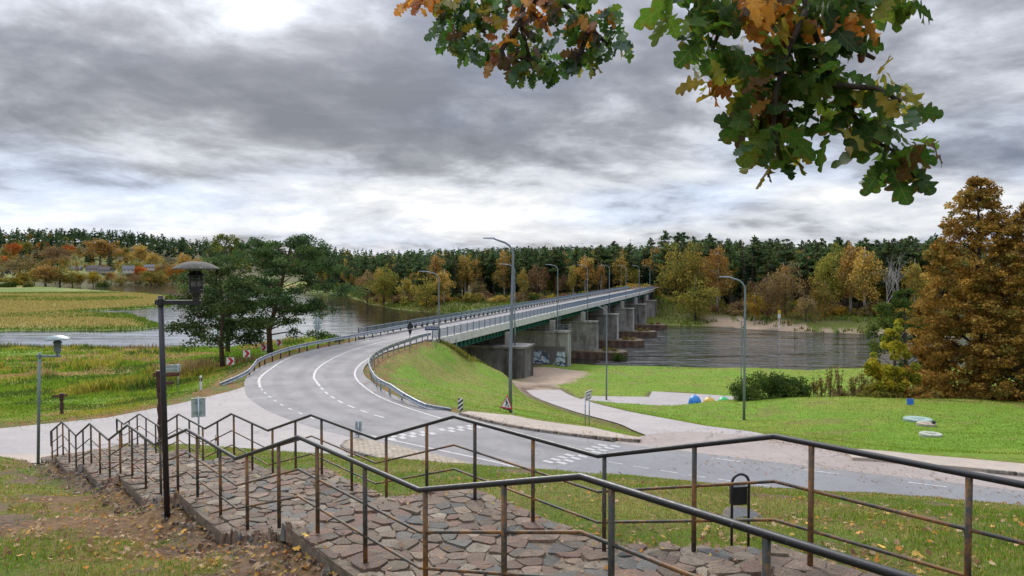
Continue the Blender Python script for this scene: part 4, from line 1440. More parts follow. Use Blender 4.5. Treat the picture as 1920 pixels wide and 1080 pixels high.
# ================================================================== guardrails
def wbeam(mb, p, z, side, taper_end=None):
    """W-profile steel beam along p (n,2); z heights array; side +1 right"""
    n = normals2(p)
    prof = [(0.0, 0.155), (0.04, 0.13), (0.04, 0.09), (0.0, 0.045), (0.0, -0.045), (0.04, -0.09), (0.04, -0.13), (0.0, -0.155)]
    back = [(-0.006, -0.155), (-0.006, 0.155)]
    ring = prof + back; m_ = len(ring)
    vs = []
    for i in range(len(p)):
        for (o, h) in ring:
            vs.append((p[i, 0] + n[i, 0] * o * side, p[i, 1] + n[i, 1] * o * side, z[i] + h))
    fs = []
    for i in range(len(p) - 1):
        for j in range(m_):
            fs.append((i * m_ + j, i * m_ + (j + 1) % m_, (i + 1) * m_ + (j + 1) % m_, (i + 1) * m_ + j))
    fs += [tuple(range(m_)), tuple(range(len(p) * m_ - 1, (len(p) - 1) * m_ - 1, -1))]
    mb.add(vs, fs)


def guardrail(pts, label, side, post_step, dip, post_mat, dark_after=None, dip_end=None):
    root = thing('guardrail', label, 'guardrail', (0, 0, 0), group='steel guardrails of the bend')
    p, q = resample(pts, 0.5)
    L = q[-1]
    z = 0.62 - np.clip((dip - q) / dip, 0, 1) * 0.66 if dip else np.full(len(q), 0.62)
    if dip_end: z = np.minimum(z, 0.62 - np.clip((q - (L - dip_end)) / dip_end, 0, 1) * 0.66)
    mb = MB(); wbeam(mb, p, z, side); mb.build('beam', M_GALV, root)
    n = normals2(p)
    me_p = MB().box((0, 0, 0), (0.10, 0.07, 0.85)).mesh('post'); me_p.materials.append(post_mat)
    me_d = MB().box((0, 0, 0), (0.22, 0.2, 0.66)).mesh('post'); me_d.materials.append(M_CURBDARK)
    me_j = MB().box((0, 0, 0), (0.05, 0.05, 0.05)).mesh('bolt_plate'); me_j.materials.append(M_SIGNBLACK)
    for a in np.arange(post_step * 0.5, L, post_step):
        i = int(a / L * (len(p) - 1))
        zi = z[i]
        if zi < 0.25: continue
        dark = dark_after is not None and a > dark_after
        o = part('post', me_d if dark else me_p, None, root)
        off = 0.09 if not dark else 0.06
        o.location = (p[i, 0] - n[i, 0] * off * side, p[i, 1] - n[i, 1] * off * side, zi - 0.29 if dark else zi - 0.33)
        o.rotation_euler = (0, 0, math.atan2(n[i, 1], n[i, 0]))
    for a in np.arange(4.0, min(L, 70), 4.0):
        i = int(a / L * (len(p) - 1))
        o = part('bolt_plate', me_j, None, root)
        o.location = (p[i, 0] + n[i, 0] * 0.03 * side, p[i, 1] + n[i, 1] * 0.03 * side, z[i])


gl = [gz(412, 721, 0.0), gz(448, 700, 0.42)] + [gz(a, b, 0.62) for a, b in [(469, 687), (487, 674.5), (517, 662), (550, 652), (583, 644.5), (615, 638.5), (650, 632), (683, 625.5), (712, 620)]] + [brg(8, -3.62), brg(16, -3.62), brg(60, -3.62), brg(BLEN, -3.62)]
guardrail(gl, 'galvanised guardrail on the outer river side of the bend, running on over the bridge', 1, 1.9, 7.0, M_CURBDARK, 44)
gr_ = [gz(846, 769, 0.0), gz(820, 759, 0.25), gz(793, 748, 0.5)] + [gz(a, b, 0.62) for a, b in [(747, 730), (710, 713), (697, 697), (692, 679), (702, 666), (718, 656), (738, 647.5), (767, 637.5), (790, 630), (808, 626)]]
guardrail(gr_, 'galvanised guardrail round the inside of the bend above the green embankment', -1, 1.9, 6.0, M_GALV)

# ================================================================== street lamps
def street_lamp(h, arm, r0, r1, label, loc, ang, group, cat='street lamp', lean=0.0, m=None, parent_z=0.0):
    """tapered steel column with a bent arm and a flat LED head; ang = heading of the arm"""
    m = m or M_LAMPGREY
    t_ = thing('street_lamp', label, cat, loc, ang, group)
    bend = 0.9
    pts = [Vector((0, 0, 0)), Vector((0, 0, h * 0.28)), Vector((lean * 0.5, 0, h * 0.6)), Vector((lean, 0, h - bend))]
    arc = [Vector((lean + bend * (1 - math.cos(a)), 0, h - bend + bend * 0.86 * math.sin(a))) for a in (0.35, 0.7, 1.05, 1.35)]
    endp = Vector((lean + max(arm, bend + 0.1), 0, h))
    rr = [r0, r0 * 0.8, (r0 + r1) / 2, r1 * 1.1] + [r1] * 4 + [r1 * 0.85]
    MB().tube(pts + arc + [endp], rr, 10).build('pole', m, t_, True)
    mb = MB(); e = endp
    mb.add([(e.x - 0.05, -0.10, e.z - 0.04), (e.x - 0.05, 0.10, e.z - 0.04), (e.x + 0.62, 0.13, e.z + 0.0), (e.x + 0.62, -0.13, e.z + 0.0),
            (e.x - 0.05, -0.05, e.z + 0.07), (e.x - 0.05, 0.05, e.z + 0.07), (e.x + 0.6, 0.10, e.z + 0.06), (e.x + 0.6, -0.10, e.z + 0.06)],
           [(3, 2, 1, 0), (4, 5, 6, 7), (0, 1, 5, 4), (1, 2, 6, 5), (2, 3, 7, 6), (3, 0, 4, 7)])
    hd = mb.build('lamp_head', m, t_)
    part('base_plate', MB().box((0, 0, 0.02), (r0 * 4, r0 * 4, 0.04)).mesh('base_plate'), m, t_)
    part('service_door', MB().box((0, -r0 * 0.98, 1.0), (r0 * 0.9, 0.012, 0.5)).mesh('service_door'), M_SIGNBACK, t_)
    return t_


x, y, z = gd_(957, 775, 42.0)
street_lamp(10.05, 1.1, 0.115, 0.06, 'tall grey street lamp beside the roadworks sign on the embankment foot', (x, y, H(x, y) - 0.05), math.pi, 'street lamps along the side road', lean=-0.16)
x, y, z = gd_(1395, 785, 51.0)
street_lamp(z * 0 + 10.0, 1.15, 0.10, 0.06, 'grey street lamp on the lawn mound in front of the dark green bush', (x, y, H(x, y) - 0.05), math.pi, 'street lamps along the side road')
x, y, z = gd_(1137, 750, 76.0)
street_lamp(9.9, 0.75, 0.10, 0.055, 'grey street lamp at the turning into the paved bay', (x, y, H(x, y) - 0.05), math.pi, 'street lamps along the side road')
# on the pier ledges, reaching over the deck
ordn = ['second', 'third', 'fourth', 'fifth', 'sixth', 'seventh', 'last']
for k, al in enumerate(PIERS):
    x, y = brg(al - 0.2, 5.7)
    street_lamp(11.0, 1.5, 0.10, 0.055, 'slim lamp on a pier ledge, %s along the bridge from the near end' % ordn[k], (x, y, LEDGE), math.pi + BRZ, 'lamps along the bridge')
x, y, z = gd_(823, 632, 78.0)
street_lamp(7.3, 1.5, 0.09, 0.05, 'slim lamp at the near end of the bridge beside the blue name sign', (x, y, 0.0), math.pi + BRZ * 0.3, 'lamps along the bridge')
# twin thin masts behind the right lamp
for dxx in (-4.5, -9.0):
    pass


# ------------------------------------------------------------------ garden lanterns on crank posts
def lantern_post(loc, label, m, mcap, rz=0.0, lean=0.0):
    t_ = thing('lantern_post', label, 'lamp post', loc, rz, 'lantern posts beside the stairs')
    MB().tube([(0, 0, -0.2), (lean * 0.55, 0, 2.2), (lean, 0, 4.02)], [0.052, 0.050, 0.046], 14).build('pole', m, t_, True)
    a = MB(); a.box((0.32 + lean, 0, 3.90), (0.82, 0.07, 0.08)); a.tube([(lean, 0, 3.85), (lean, 0, 3.96)], 0.075, 12); a.build('arm', m, t_)
    lx = 0.635 + lean
    b = MB()
    b.lathe([(0.06, 3.93), (0.06, 4.0), (0.075, 4.02), (0.08, 4.06), (0.125, 4.07), (0.13, 4.13), (0.115, 4.135)], 16, (lx, 0, 0))
    b.lathe([(0.10, 4.135), (0.10, 4.19)], 16, (lx, 0, 0))
    b.build('lantern_base', m, t_)
    MB().lathe([(0.088, 4.13), (0.092, 4.30)], 16, (lx, 0, 0)).build('lantern_glass', M_DARKGLASS, t_)
    b = MB()
    for i in range(6):
        a_ = math.pi / 3 * i
        b.box((lx + 0.115 * math.cos(a_), 0.115 * math.sin(a_), 4.25), (0.016, 0.016, 0.26), a_)
    for (r, z0) in ((0.128, 4.29), (0.128, 4.335), (0.118, 4.375)):
        b.lathe([(r * 0.8, z0 + 0.015), (r, z0), (r, z0 + 0.012), (r * 0.8, z0 + 0.027)], 16, (lx, 0, 0))
    b.lathe([(0.16, 4.37), (0.155, 4.385), (0.075, 4.455), (0.07, 4.47)], 16, (lx, 0, 0))
    for i in range(4):
        a_ = math.pi / 2 * i + 0.6
        b.box((lx + 0.10 * math.cos(a_), 0.10 * math.sin(a_), 4.46), (0.014, 0.014, 0.12))
    b.build('lantern_cage', m, t_)
    MB().lathe([(0.40, 4.492), (0.405, 4.50), (0.38, 4.52), (0.29, 4.575), (0.19, 4.615), (0.09, 4.632), (0.0, 4.635)], 28, (lx, 0, 0)).build('lantern_roof', mcap, t_, True)
    return t_


x, y, z = gd_(314, 972, 12.1)
_lp = lantern_post((x, y, z), 'black lantern post with a lichen-covered round cap standing beside the stairs', M_BLACK, M_LICHEN, 0.0, -0.07)
_lp.scale = (0.92, 0.92, 0.92)
x, y, z = gd_(71, 864, 25.7)
lantern_post((x, y, H(x, y)), 'grey green lantern post at the foot of the stairs by the street', M_GREENGREY, M_GREENGREY, 0.0, 0.13)

# ================================================================== signs and small street furniture
def pole(t_, x0, y0, z0, h, r=0.03, m=None, name='pole'):
    MB().tube([(x0, y0, z0), (x0, y0, z0 + h)], r, 8).build(name, m or M_GALV, t_, True)


def face_cam(x, y, extra=0.0):
    return math.atan2(-x, y) * -1 * -1 + extra      # local -Y looks at the camera when extra = 0


# red and white bend chevrons behind the outer guardrail
for px, py, yaw, lab in [(432, 677, 0.10, 'lowest red and white bend chevron, nearest the end of the guardrail'), (462.5, 663, 0.05, 'second red and white bend chevron up the bend'),
                         (494.5, 651.5, 0.55, 'third red and white bend chevron, turned sideways in front of the big pine trunk'), (523, 642, 0.15, 'topmost red and white bend chevron by the big pine')]:
    D = {432: 56.5, 462.5: 60.5, 494.5: 66.0, 523: 69.5}[px]
    x, y, z = gd_(px, py, D)
    g = H(x, y)
    t_ = thing('bend_chevron_sign', lab, 'road sign', (x, y, g), -math.atan2(x, y) * 1.0 - yaw, 'red and white chevron signs of the bend')
    sz = 0.56; zc = z - g
    pole(t_, 0, 0.05, -0.3, zc + 0.3 + sz / 2)
    b_ = MB().box((0, 0, zc), (sz, 0.03, sz)).build('board', M_WHITE, t_)
    q = [(-0.20, 0.27), (0.04, 0.27), (0.25, 0), (0.04, -0.27), (-0.20, -0.27), (0.0, 0)]
    MB().plate(q, 0.006, Matrix.Translation((0, -0.019, zc))).build('chevron', M_RED, t_)

# yellow diamond / round sign seen from behind (dark), inner guardrail
x, y, z = gd_(768, 614, 68.0)
g = H(x, y)
t_ = thing('road_sign', 'pair of dark sign plates on one post seen from behind, inside the bend guardrail', 'road sign', (x, y, g), 1.0)
pole(t_, 0, 0, -0.3, z - g + 0.8)
q = [(0.40 * math.cos(a), 0.40 * math.sin(a)) for a in np.linspace(0, 2 * math.pi, 5)[:-1]]
MB().plate(q, 0.03, Matrix.Translation((0, -0.06, z - g + 0.18))).build('diamond_plate', M_SIGNBLACK, t_)
MB().plate([(-0.32, 0.18), (0.32, 0.18), (0.0, -0.38)], 0.03, Matrix.Translation((0, -0.06, z - g - 0.38))).build('triangle_plate', M_SIGNBLACK, t_)
MB().box((0, -0.1, z - g + 0.0), (0.75, 0.02, 0.22)).build('side_plate', M_SIGNBLACK, t_)

# blue river name sign
x, y, z = gd_(809, 615.5, 74.0)
g = H(x, y)
t_ = thing('name_sign', 'blue name board with white capitals on two posts at the bridge end', 'road sign', (x, y, g), 0.10)
wS, hS = 1.30, 0.37
for px_ in (-0.42, 0.46): pole(t_, px_, 0.06, -0.4, z - g + 0.5)
MB().box((0, 0, z - g), (wS + 0.07, 0.03, hS + 0.07)).build('border', M_WHITE, t_)
MB().box((0, -0.02, z - g), (wS, 0.02, hS)).build('board', M_SIGNBLUE, t_)


def lettering(txt, size, par, loc, rot, m, name='lettering', align='CENTER'):
    c = bpy.data.curves.new(name, 'FONT'); c.body = txt; c.size = size; c.align_x = align; c.align_y = 'CENTER'; c.extrude = 0.002
    o = bpy.data.objects.new(name, c); C.objects.link(o); c.materials.append(m)
    dg = bpy.context.evaluated_depsgraph_get()
    me = bpy.data.meshes.new_from_object(o.evaluated_get(dg))
    bpy.data.objects.remove(o)
    me.materials.clear(); me.materials.append(m)
    o2 = part(name, me, None, par)
    o2.location = loc; o2.rotation_euler = rot
    return o2


lettering('NEMUNAS', 0.25, t_, (0, -0.034, z - g + 0.02), (math.pi / 2, 0, 0), M_WHITE)

# roadworks triangle on a folding stand
x, y, z = gd_(950, 755, 40.5)
g = H(x, y)
t_ = thing('roadworks_sign', 'red bordered roadworks triangle on a folding stand leaning in the grass', 'road sign', (x, y, g), -0.62)
sz = 0.86; zc = z - g
MT = Matrix.Translation((0, 0, zc)) @ Matrix.Rotation(R(-8), 4, 'X')


def tri(s, rnd=0.0): return [(-s / 2, -s * 0.38), (s / 2, -s * 0.38), (0, s * 0.50)]


MB().plate(tri(sz), 0.02, MT).build('border', M_RED, t_)
MB().plate(tri(sz * 0.74), 0.008, MT @ Matrix.Translation((0, -0.014, -0.005))).build('face', M_WHITE, t_)
mb = MB(); MD = MT @ Matrix.Translation((0, -0.020, 0))
for q in ([(-0.06, 0.17), (-0.02, 0.20), (0.02, 0.17), (-0.02, 0.13)], [(-0.09, 0.10), (0.0, 0.13), (0.06, -0.02), (-0.02, -0.04)], [(-0.02, -0.03), (0.03, -0.03), (-0.03, -0.20), (-0.08, -0.20)],
          [(0.02, -0.03), (0.06, -0.02), (0.08, -0.20), (0.035, -0.20)], [(0.0, 0.10), (0.03, 0.11), (0.13, -0.08), (0.11, -0.10)], [(0.10, -0.20), (0.24, -0.20), (0.17, -0.09)]):
    mb.plate(q, 0.006, MD)
mb.build('digging_figure', M_SIGNBLACK, t_)
mb = MB(); zb_ = zc - 0.34
mb.box((0, 0.0, zb_ - 0.03), (0.5, 0.04, 0.06))
mb.tube([(-0.2, 0, zb_ + 0.3), (-0.75, 0.35, -0.03)], 0.013, 6); mb.tube([(0.1, 0, zb_), (0.08, -0.25, -0.03)], 0.013, 6); mb.tube([(0.2, 0, zb_), (0.55, 0.1, -0.03)], 0.013, 6)
mb.build('stand', M_CURBDARK, t_)

# black and white hazard marker board at the island nose of the footway
x, y, z = gd_(863.5, 758, 39.6)
g = H(x, y)
t_ = thing('hazard_marker', 'narrow upright board with black and white diagonal stripes at the guardrail end', 'road sign', (x, y, 0), -0.05)
zc = z
pole(t_, 0, 0.05, -0.3, zc + 0.3)
wM, hM = 0.27, 0.66
MB().box((0, 0, zc), (wM, 0.025, hM)).build('board', M_WHITE, t_)
mb = MB()
for i in range(-1, 3):
    z0 = -hM / 2 + 0.06 + 0.235 * i
    q = [(-wM / 2, z0), (wM / 2, z0 + 0.22), (wM / 2, z0 + 0.22 + 0.115), (-wM / 2, z0 + 0.115)]
    # clip to the board
    def clip(qq, lim, s):
        r_ = []
        for k in range(len(qq)):
            a, b = qq[k], qq[(k + 1) % len(qq)]
            ia, ib = s * (lim - a[1]) >= 0, s * (lim - b[1]) >= 0
            if ia: r_.append(a)
            if ia != ib:
                u = (lim - a[1]) / (b[1] - a[1]); r_.append((a[0] + (b[0] - a[0]) * u, lim))
        return r_
    q = clip(clip(q, hM / 2, 1), -hM / 2, -1)
    if len(q) > 2: mb.plate(q, 0.006, Matrix.Translation((0, -0.016, zc)))
mb.build('black_stripes', M_SIGNBLACK, t_)

# sign with two posts seen at an angle beside the side road
x, y, z = gd_(1103, 741, 37.0)
g = H(x, y)
t_ = thing('direction_sign', 'pale sign board with brown frame on two posts, seen nearly edge-on by the side road', 'road sign', (x, y, g), 1.12)
zc = z - g
for px_ in (-0.30, 0.30): pole(t_, px_, 0.05, -0.3, zc + 0.35, 0.03)
MB().box((0, 0, zc), (0.86, 0.03, 0.44)).build('frame', M_WHITE, t_)
MB().box((0, -0.017, zc), (0.80, 0.012, 0.38)).build('brown_border', M_WOOD, t_)
MB().box((0, -0.025, zc), (0.70, 0.012, 0.28)).build('face', M_WHITE, t_)
mb = MB()
for i, wd in enumerate((0.09, 0.06, 0.11, 0.07, 0.05)):
    mb.box((-0.2 + 0.1 * i, -0.033, zc + 0.01 * (i % 2)), (wd * 0.7, 0.006, 0.09))
mb.build('lettering', M_WOOD, t_)


# signs seen from the back
def back_sign(px, py, D, w_, h_, label, npost=1, yaw=0.0, folded=False, ptop=0.05):
    x, y, z = gd_(px, py, D); g = H(x, y)
    t_ = thing('road_sign', label, 'road sign', (x, y, g), -math.atan2(x, y) + yaw, None)
    zc = z - g
    if npost == 1: pole(t_, 0, -0.05, -0.3, zc + 0.3 + h_ / 2 + ptop, 0.035)
    else:
        for q_ in (-w_ * 0.36, w_ * 0.36): pole(t_, q_, -0.05, -0.3, zc + 0.3 + h_ / 2 + ptop, 0.03)
    if folded:
        MB().box((-w_ / 4, 0.02, zc), (w_ / 2, 0.02, h_), 0.35).build('plate', M_SIGNBACK, t_)
        MB().box((w_ / 4, 0.02, zc), (w_ / 2, 0.02, h_), -0.35).build('plate', M_SIGNBACK, t_)
    else:
        mb = MB(); mb.box((0, 0.01, zc), (w_, 0.02, h_))
        for zz_ in (-h_ / 2 + 0.015, h_ / 2 - 0.015): mb.box((0, -0.008, zc + zz_), (w_, 0.03, 0.03))
        mb.build('plate', M_SIGNBACK, t_)
    mb = MB()
    for zz_ in (-0.25, 0.25): mb.box((0, -0.025, zc + h_ * zz_), (w_ * (0.86 if npost > 1 else 0.5), 0.025, 0.05))
    mb.build('bracket', M_GALV, t_)
    return t_


back_sign(372, 764, 29.0, 0.52, 0.76, 'tall rectangular sign seen from behind in the middle of the stair forecourt', 1, 0.05)
back_sign(320, 690.5, 47.0, 1.18, 0.44, 'wide low sign seen from behind on two posts in the meadow edge', 2, 0.1)
back_sign(672, 803, 33.3, 0.30, 0.66, 'small folded marker board seen from behind on the nose of the paved island', 1, 0.0, True)
# triangular give-way sign back beyond the outer guardrail
x, y, z = gd_(595.5, 605, 74.0); g = H(x, y)
t_ = thing('road_sign', 'grey triangular sign with a round plate below, seen from behind on the river side', 'road sign', (x, y, g), 0.25)
pole(t_, 0, -0.04, -0.4, z - g + 1.0)
MB().plate([(-0.50, -0.15), (0.50, -0.15), (0, 0.72)], 0.02, Matrix.Translation((0, 0, z - g))).build('triangle_plate', M_SIGNBACK, t_)
MB().plate([(0.34 * math.cos(a), 0.34 * math.sin(a)) for a in np.linspace(0, 2 * math.pi, 19)[:-1]], 0.02, Matrix.Translation((0, 0, z - g - 0.44))).build('round_plate', M_SIGNBACK, t_)

# white delineator post
x, y, z = gd_(377, 738, 46.3); g = H(x, y)
t_ = thing('delineator_post', 'small white roadside post with a black band at the end of the guardrail', 'post', (x, y, g))
MB().prism([(-0.06, -0.05), (0.06, -0.05), (0.05, 0.05), (-0.05, 0.05)], -0.1, 0.92).build('body', M_WHITE, t_)
MB().prism([(-0.064, -0.054), (0.064, -0.054), (0.054, 0.054), (-0.054, 0.054)], 0.58, 0.78).build('black_band', M_SIGNBLACK, t_)
MB().box((0, -0.06, 0.68), (0.04, 0.01, 0.12)).build('reflector', M_WHITE, t_)


# carved wooden guide posts
def guide_post(px, py, D, h, w_, label, arms, yaw=0.0):
    x, y, z = gd_(px, py, D); g = H(x, y)
    t_ = thing('wooden_guide_post', label, 'signpost', (x, y, g), -math.atan2(x, y) + yaw, 'carved wooden guide posts')
    prof = [(w_ * 0.5, -0.1), (w_ * 0.5, 0.05 * h), (w_ * 0.36, 0.16 * h), (w_ * 0.52, 0.28 * h), (w_ * 0.36, 0.40 * h), (w_ * 0.50, 0.50 * h), (w_ * 0.34, 0.60 * h), (w_ * 0.52, 0.69 * h), (w_ * 0.40, 0.74 * h)]
    MB().lathe(prof, 10).build('carved_shaft', M_WOOD, t_, True)
    MB().box((0, 0, 0.87 * h), (w_ * 1.05, w_ * 1.0, 0.26 * h)).build('head_block', M_WOOD, t_)
    for (sx, z0, L, hh, dx) in arms:
        q = [(0, -hh / 2), (L * 0.9, -hh / 2), (L, 0), (L * 0.9, hh / 2), (0, hh / 2)]
        q = [(sx * (a + dx), b) for a, b in q]
        if sx < 0: q = q[::-1]
        a_ = MB().plate(q, 0.04, Matrix.Translation((0, -w_ * 0.55, z0))).build('direction_arm', M_WOOD, t_)
        q2 = [(sx * (dx + 0.12 * L), -hh * 0.28), (sx * (dx + 0.85 * L), -hh * 0.28), (sx * (dx + 0.85 * L), hh * 0.28), (sx * (dx + 0.12 * L), hh * 0.28)]
        if sx < 0: q2 = q2[::-1]
        MB().plate(q2, 0.01, Matrix.Translation((0, -w_ * 0.55 - 0.024, z0))).build('lettering_field', M_WOODLIGHT, a_)
    return t_


x, y, z = gd_(303, 848, 28.5)
guide_post(303, 848, 28.5, 3.0, 0.30, 'tall carved wooden guide post with arrow boards just behind the black lantern post', [(1, 2.84, 0.55, 0.14, 0.14), (-1, 2.86, 0.10, 0.16, 0.16), (1, 2.52, 0.32, 0.12, 0.14)])
guide_post(116, 778, 40.0, 1.16, 0.20, 'short carved wooden guide post with two arrow boards on the meadow edge', [(-1, 1.04, 0.42, 0.13, 0.04), (1, 1.05, 0.26, 0.13, 0.04)])

# litter bin: bent tube frame with a black bucket
def litter_bin(px, py, ptop, label, sc=1.0):
    x, y, g = ghit(px, py)
    if py > 1000: y = 7.36; x = xat(px, y); g = H(x, y)
    sc = (py - ptop) * y / FPX / 1.1 * sc
    t_ = thing('litter_bin', label, 'litter bin', (x, y, g), 0.12, 'tube frame litter bins')
    hw, h = 0.105 * sc, 1.1 * sc
    pts = [(-hw, 0, -0.1), (-hw, 0, h - hw)] + [(-hw * math.cos(a), 0, h - hw + hw * math.sin(a)) for a in np.linspace(0.25, math.pi - 0.25, 9)] + [(hw, 0, h - hw), (hw, 0, -0.1)]
    MB().tube(pts, 0.016 * sc, 10).build('tube_frame', M_BLACK, t_, True)
    b = MB()
    prof = [(-hw * 0.95, 0.30), (hw * 0.95, 0.30), (hw * 0.98, 0), (-hw * 0.98, 0)]
    z1, z0, dpt = h * 0.84, h * 0.655, 0.10 * sc
    q = [(-hw * 0.9, 0.02), (hw * 0.9, 0.02), (hw * 0.9, dpt), (-hw * 0.9, dpt)]
    b.prism(q, z0, z1)
    b.build('bucket', M_SIGNBLACK, t_)
    MB().box((0, dpt / 2 + 0.02, z1 + 0.006), (hw * 1.9, dpt * 1.05, 0.014)).build('rim', M_BLACK, t_)
    return t_


litter_bin(1392, 1062, 888, 'black tube frame litter bin on the grass right of the stairs', 1.0)
litter_bin(407, 848, 815, 'small black tube frame bin seen far down the stairs between the handrails', 1.0)

# recycling domes behind the mound
for px, D, col, cn, zt in [(1304.5, 68.5, (0.02, 0.19, 0.55), 'blue', 741), (1332, 68.8, (0.55, 0.36, 0.04), 'yellow', 744.5), (1359, 69.2, (0.03, 0.42, 0.13), 'green', 747.5)]:
    x, y = xat(px, D), D
    zt_ = gd_(px, zt, D)[2]
    z0 = min(-5.99, H(x, y)) if False else -5.99
    hgt = max(1.5, zt_ - z0)
    mD = simple('%s_dome_plastic' % cn, col, 0.42, var=0.15, scale=2.5, dirt=(tuple(c * 0.45 for c in col), 0.62))
    t_ = thing('recycling_bell', '%s bell-shaped recycling container showing its dome over the grass mound' % cn, 'recycling container', (x, y, z0), 0.2, 'recycling bells in the paved bay')
    k = hgt
    MB().lathe([(0.60, 0.0), (0.64, 0.10), (0.625, 0.50 * k), (0.58, 0.68 * k), (0.48, 0.83 * k), (0.32, 0.94 * k), (0.14, 0.99 * k), (0.0, k)], 24).build('shell', mD, t_, True)
    MB().tube([(-0.12, 0, k - 0.02), (-0.1, 0, k + 0.10), (0.1, 0, k + 0.10), (0.12, 0, k - 0.02)], 0.02, 6).build('lifting_eye', M_GALV, t_)
    MB().lathe([(0.13, 0), (0.13, 0.03)], 12).build('slot_flap', M_SIGNBLACK, t_).matrix_local = Matrix.Translation((0, -0.60, 0.62 * k)) @ Matrix.Rotation(R(80), 4, 'X')

# blue marker board and manhole covers on the lawn
x, y, z = gd_(1706.5, 762, 50.5); g = H(x, y)
t_ = thing('marker_board', 'small plain blue board low on the lawn beside the brown tree', 'marker', (x, y, g))
MB().box((0, 0, 0.26), (0.46, 0.04, 0.40)).build('plate', simple('blue_plate', (0.03, 0.16, 0.62), 0.5), t_)
MB().box((0, 0.03, 0.05), (0.06, 0.04, 0.5)).build('stake', M_GALV, t_)
for px, py, r, col, lab, lid in [(1721, 788, 0.80, (0.25, 0.34, 0.30), 'large pale green concrete well cover on the lawn', True), (1737, 797.5, 0.52, (0.36, 0.31, 0.23), 'tan well cover with a small grey lamp on the lawn', False),
                                 (1745, 817.5, 0.55, (0.33, 0.35, 0.28), 'flat weathered well cover nearest the road on the lawn', False)]:
    D = 42.0 if py < 800 else 38.0
    x, y = xat(px, D), D
    for _ in range(6):
        g = H(x, y); gx, gy = gz(px, py, g); x, y = x * 0.5 + gx * 0.5, y * 0.5 + gy * 0.5
    g = H(x, y)
    t_ = thing('well_cover', lab, 'well cover', (x, y, g), 0, 'concrete well covers on the lawn')
    MB().lathe([(r, -0.2), (r, 0.13), (r * 0.96, 0.155), (r * 0.5, 0.17), (0, 0.172)], 24).build('slab', simple('well_slab', col, 0.9, var=0.25, scale=4), t_)
    MB().lathe([(r * 0.42, 0.165), (r * 0.42, 0.195), (r * 0.38, 0.2), (0, 0.2)], 18).build('lid', simple('well_lid', tuple(c * 0.95 for c in col), 0.85, var=0.3), t_)
    if 'lamp' in lab:
        MB().lathe([(0.10, 0.19), (0.13, 0.25), (0.09, 0.33), (0, 0.36)], 12, (0.25, -0.3, 0)).build('small_lamp', M_SIGNBLACK, t_)
# round cover in the grass beside the litter bin
x, y, z = ghit(1398, 972)
t_ = thing('manhole_cover', 'grey round manhole cover in the grass behind the black litter bin', 'manhole cover', (x, y, H(x, y) - 0.01))
t_.rotation_euler = (R(16), R(8), 0)
MB().lathe([(0.33, -0.15), (0.33, 0.0), (0.31, 0.012), (0, 0.015)], 26).build('ring', simple('cover_concrete', (0.14, 0.115, 0.09), 0.9, var=0.3, scale=9, bump=0.4), t_)
MB().lathe([(0.24, 0.01), (0.24, 0.026), (0, 0.03)], 24).build('lid', simple('cover_iron', (0.10, 0.10, 0.105), 0.7, var=0.3, scale=20, bump=0.6), t_)
# short stair handrail going down the far bank behind the guardrail
x, y, z = gd_(628, 634, 75.0)
t_ = thing('bank_handrail', 'short bent tube handrail of a hidden stair behind the outer guardrail', 'handrail', (x, y, 0))
z0 = z
MB().tube([(-1.3, 1.0, z0 - 1.0), (0.1, 0, z0 + 0.2), (0.5, -0.1, z0 + 0.25)], 0.03, 8).build('rail', M_GALV, t_)
for a, b, c_ in [(-0.7, 0.6, z0 - 0.5), (0.3, 0, z0 + 0.2)]: MB().tube([(a, b, z0 - 2.2), (a, b, c_)], 0.025, 6).build('post', M_GALV, t_)
# yellow and white water marker across the river
x, y, z = gd_(1461, 588, 204.0); g = H(x, y)
t_ = thing('river_marker', 'small yellow and white post on the far bank above the sand', 'marker', (x, y, g))
MB().box((0, 0, (z - g) / 2), (0.22, 0.1, z - g)).build('post', M_WHITE, t_)
MB().box((0, -0.07, z - g + 0.5), (0.8, 0.06, 1.0)).build('board', simple('yellow_board', (0.6, 0.36, 0.05), 0.6), t_)
MB().box((0, -0.07, z - g - 0.7), (0.8, 0.06, 1.1)).build('white_board', M_WHITE, t_)
# two thin masts on the river lawn
for px, lab in ((1389.5, 'thin grey mast standing on the river lawn behind the mound'),):
    x, y, z = gd_(px, 715, 90.0); g = H(x, y)
    t_ = thing('mast', lab, 'mast', (x, y, g))
    h_ = gd_(px, 602, 90.0)[2] - g
    MB().tube([(0, 0, -0.2), (0, 0, h_)], 0.06, 8).build('pole', M_LAMPGREY, t_)
    MB().tube([(-0.25, 0, h_), (0.25, 0, h_)], 0.04, 6).build('crossbar', M_LAMPGREY, t_)
# ================================================================== vegetation
def leaf_quads(c, size, rg, flat=0.0, aspect=0.62):
    """randomly turned four-cornered leaves round the centres c (N,3)"""
    n = len(c)
    nrm = rg.normal(size=(n, 3)); nrm[:, 2] = np.abs(nrm[:, 2]) * (1 + flat * 3) + flat
    nrm /= np.linalg.norm(nrm, axis=1)[:, None]
    a = rg.normal(size=(n, 3)); a -= nrm * (a * nrm).sum(1)[:, None]; a /= np.linalg.norm(a, axis=1)[:, None]
    b = np.cross(nrm, a)
    s = np.broadcast_to(size, n)[:, None] * 0.5
    w_ = s * aspect
    V = np.stack([c - a * s, c + b * w_ - a * s * 0.1, c + a * s, c - b * w_ - a * s * 0.1], 1).reshape(-1, 3)
    F = np.arange(4 * n).reshape(n, 4)
    return V, F


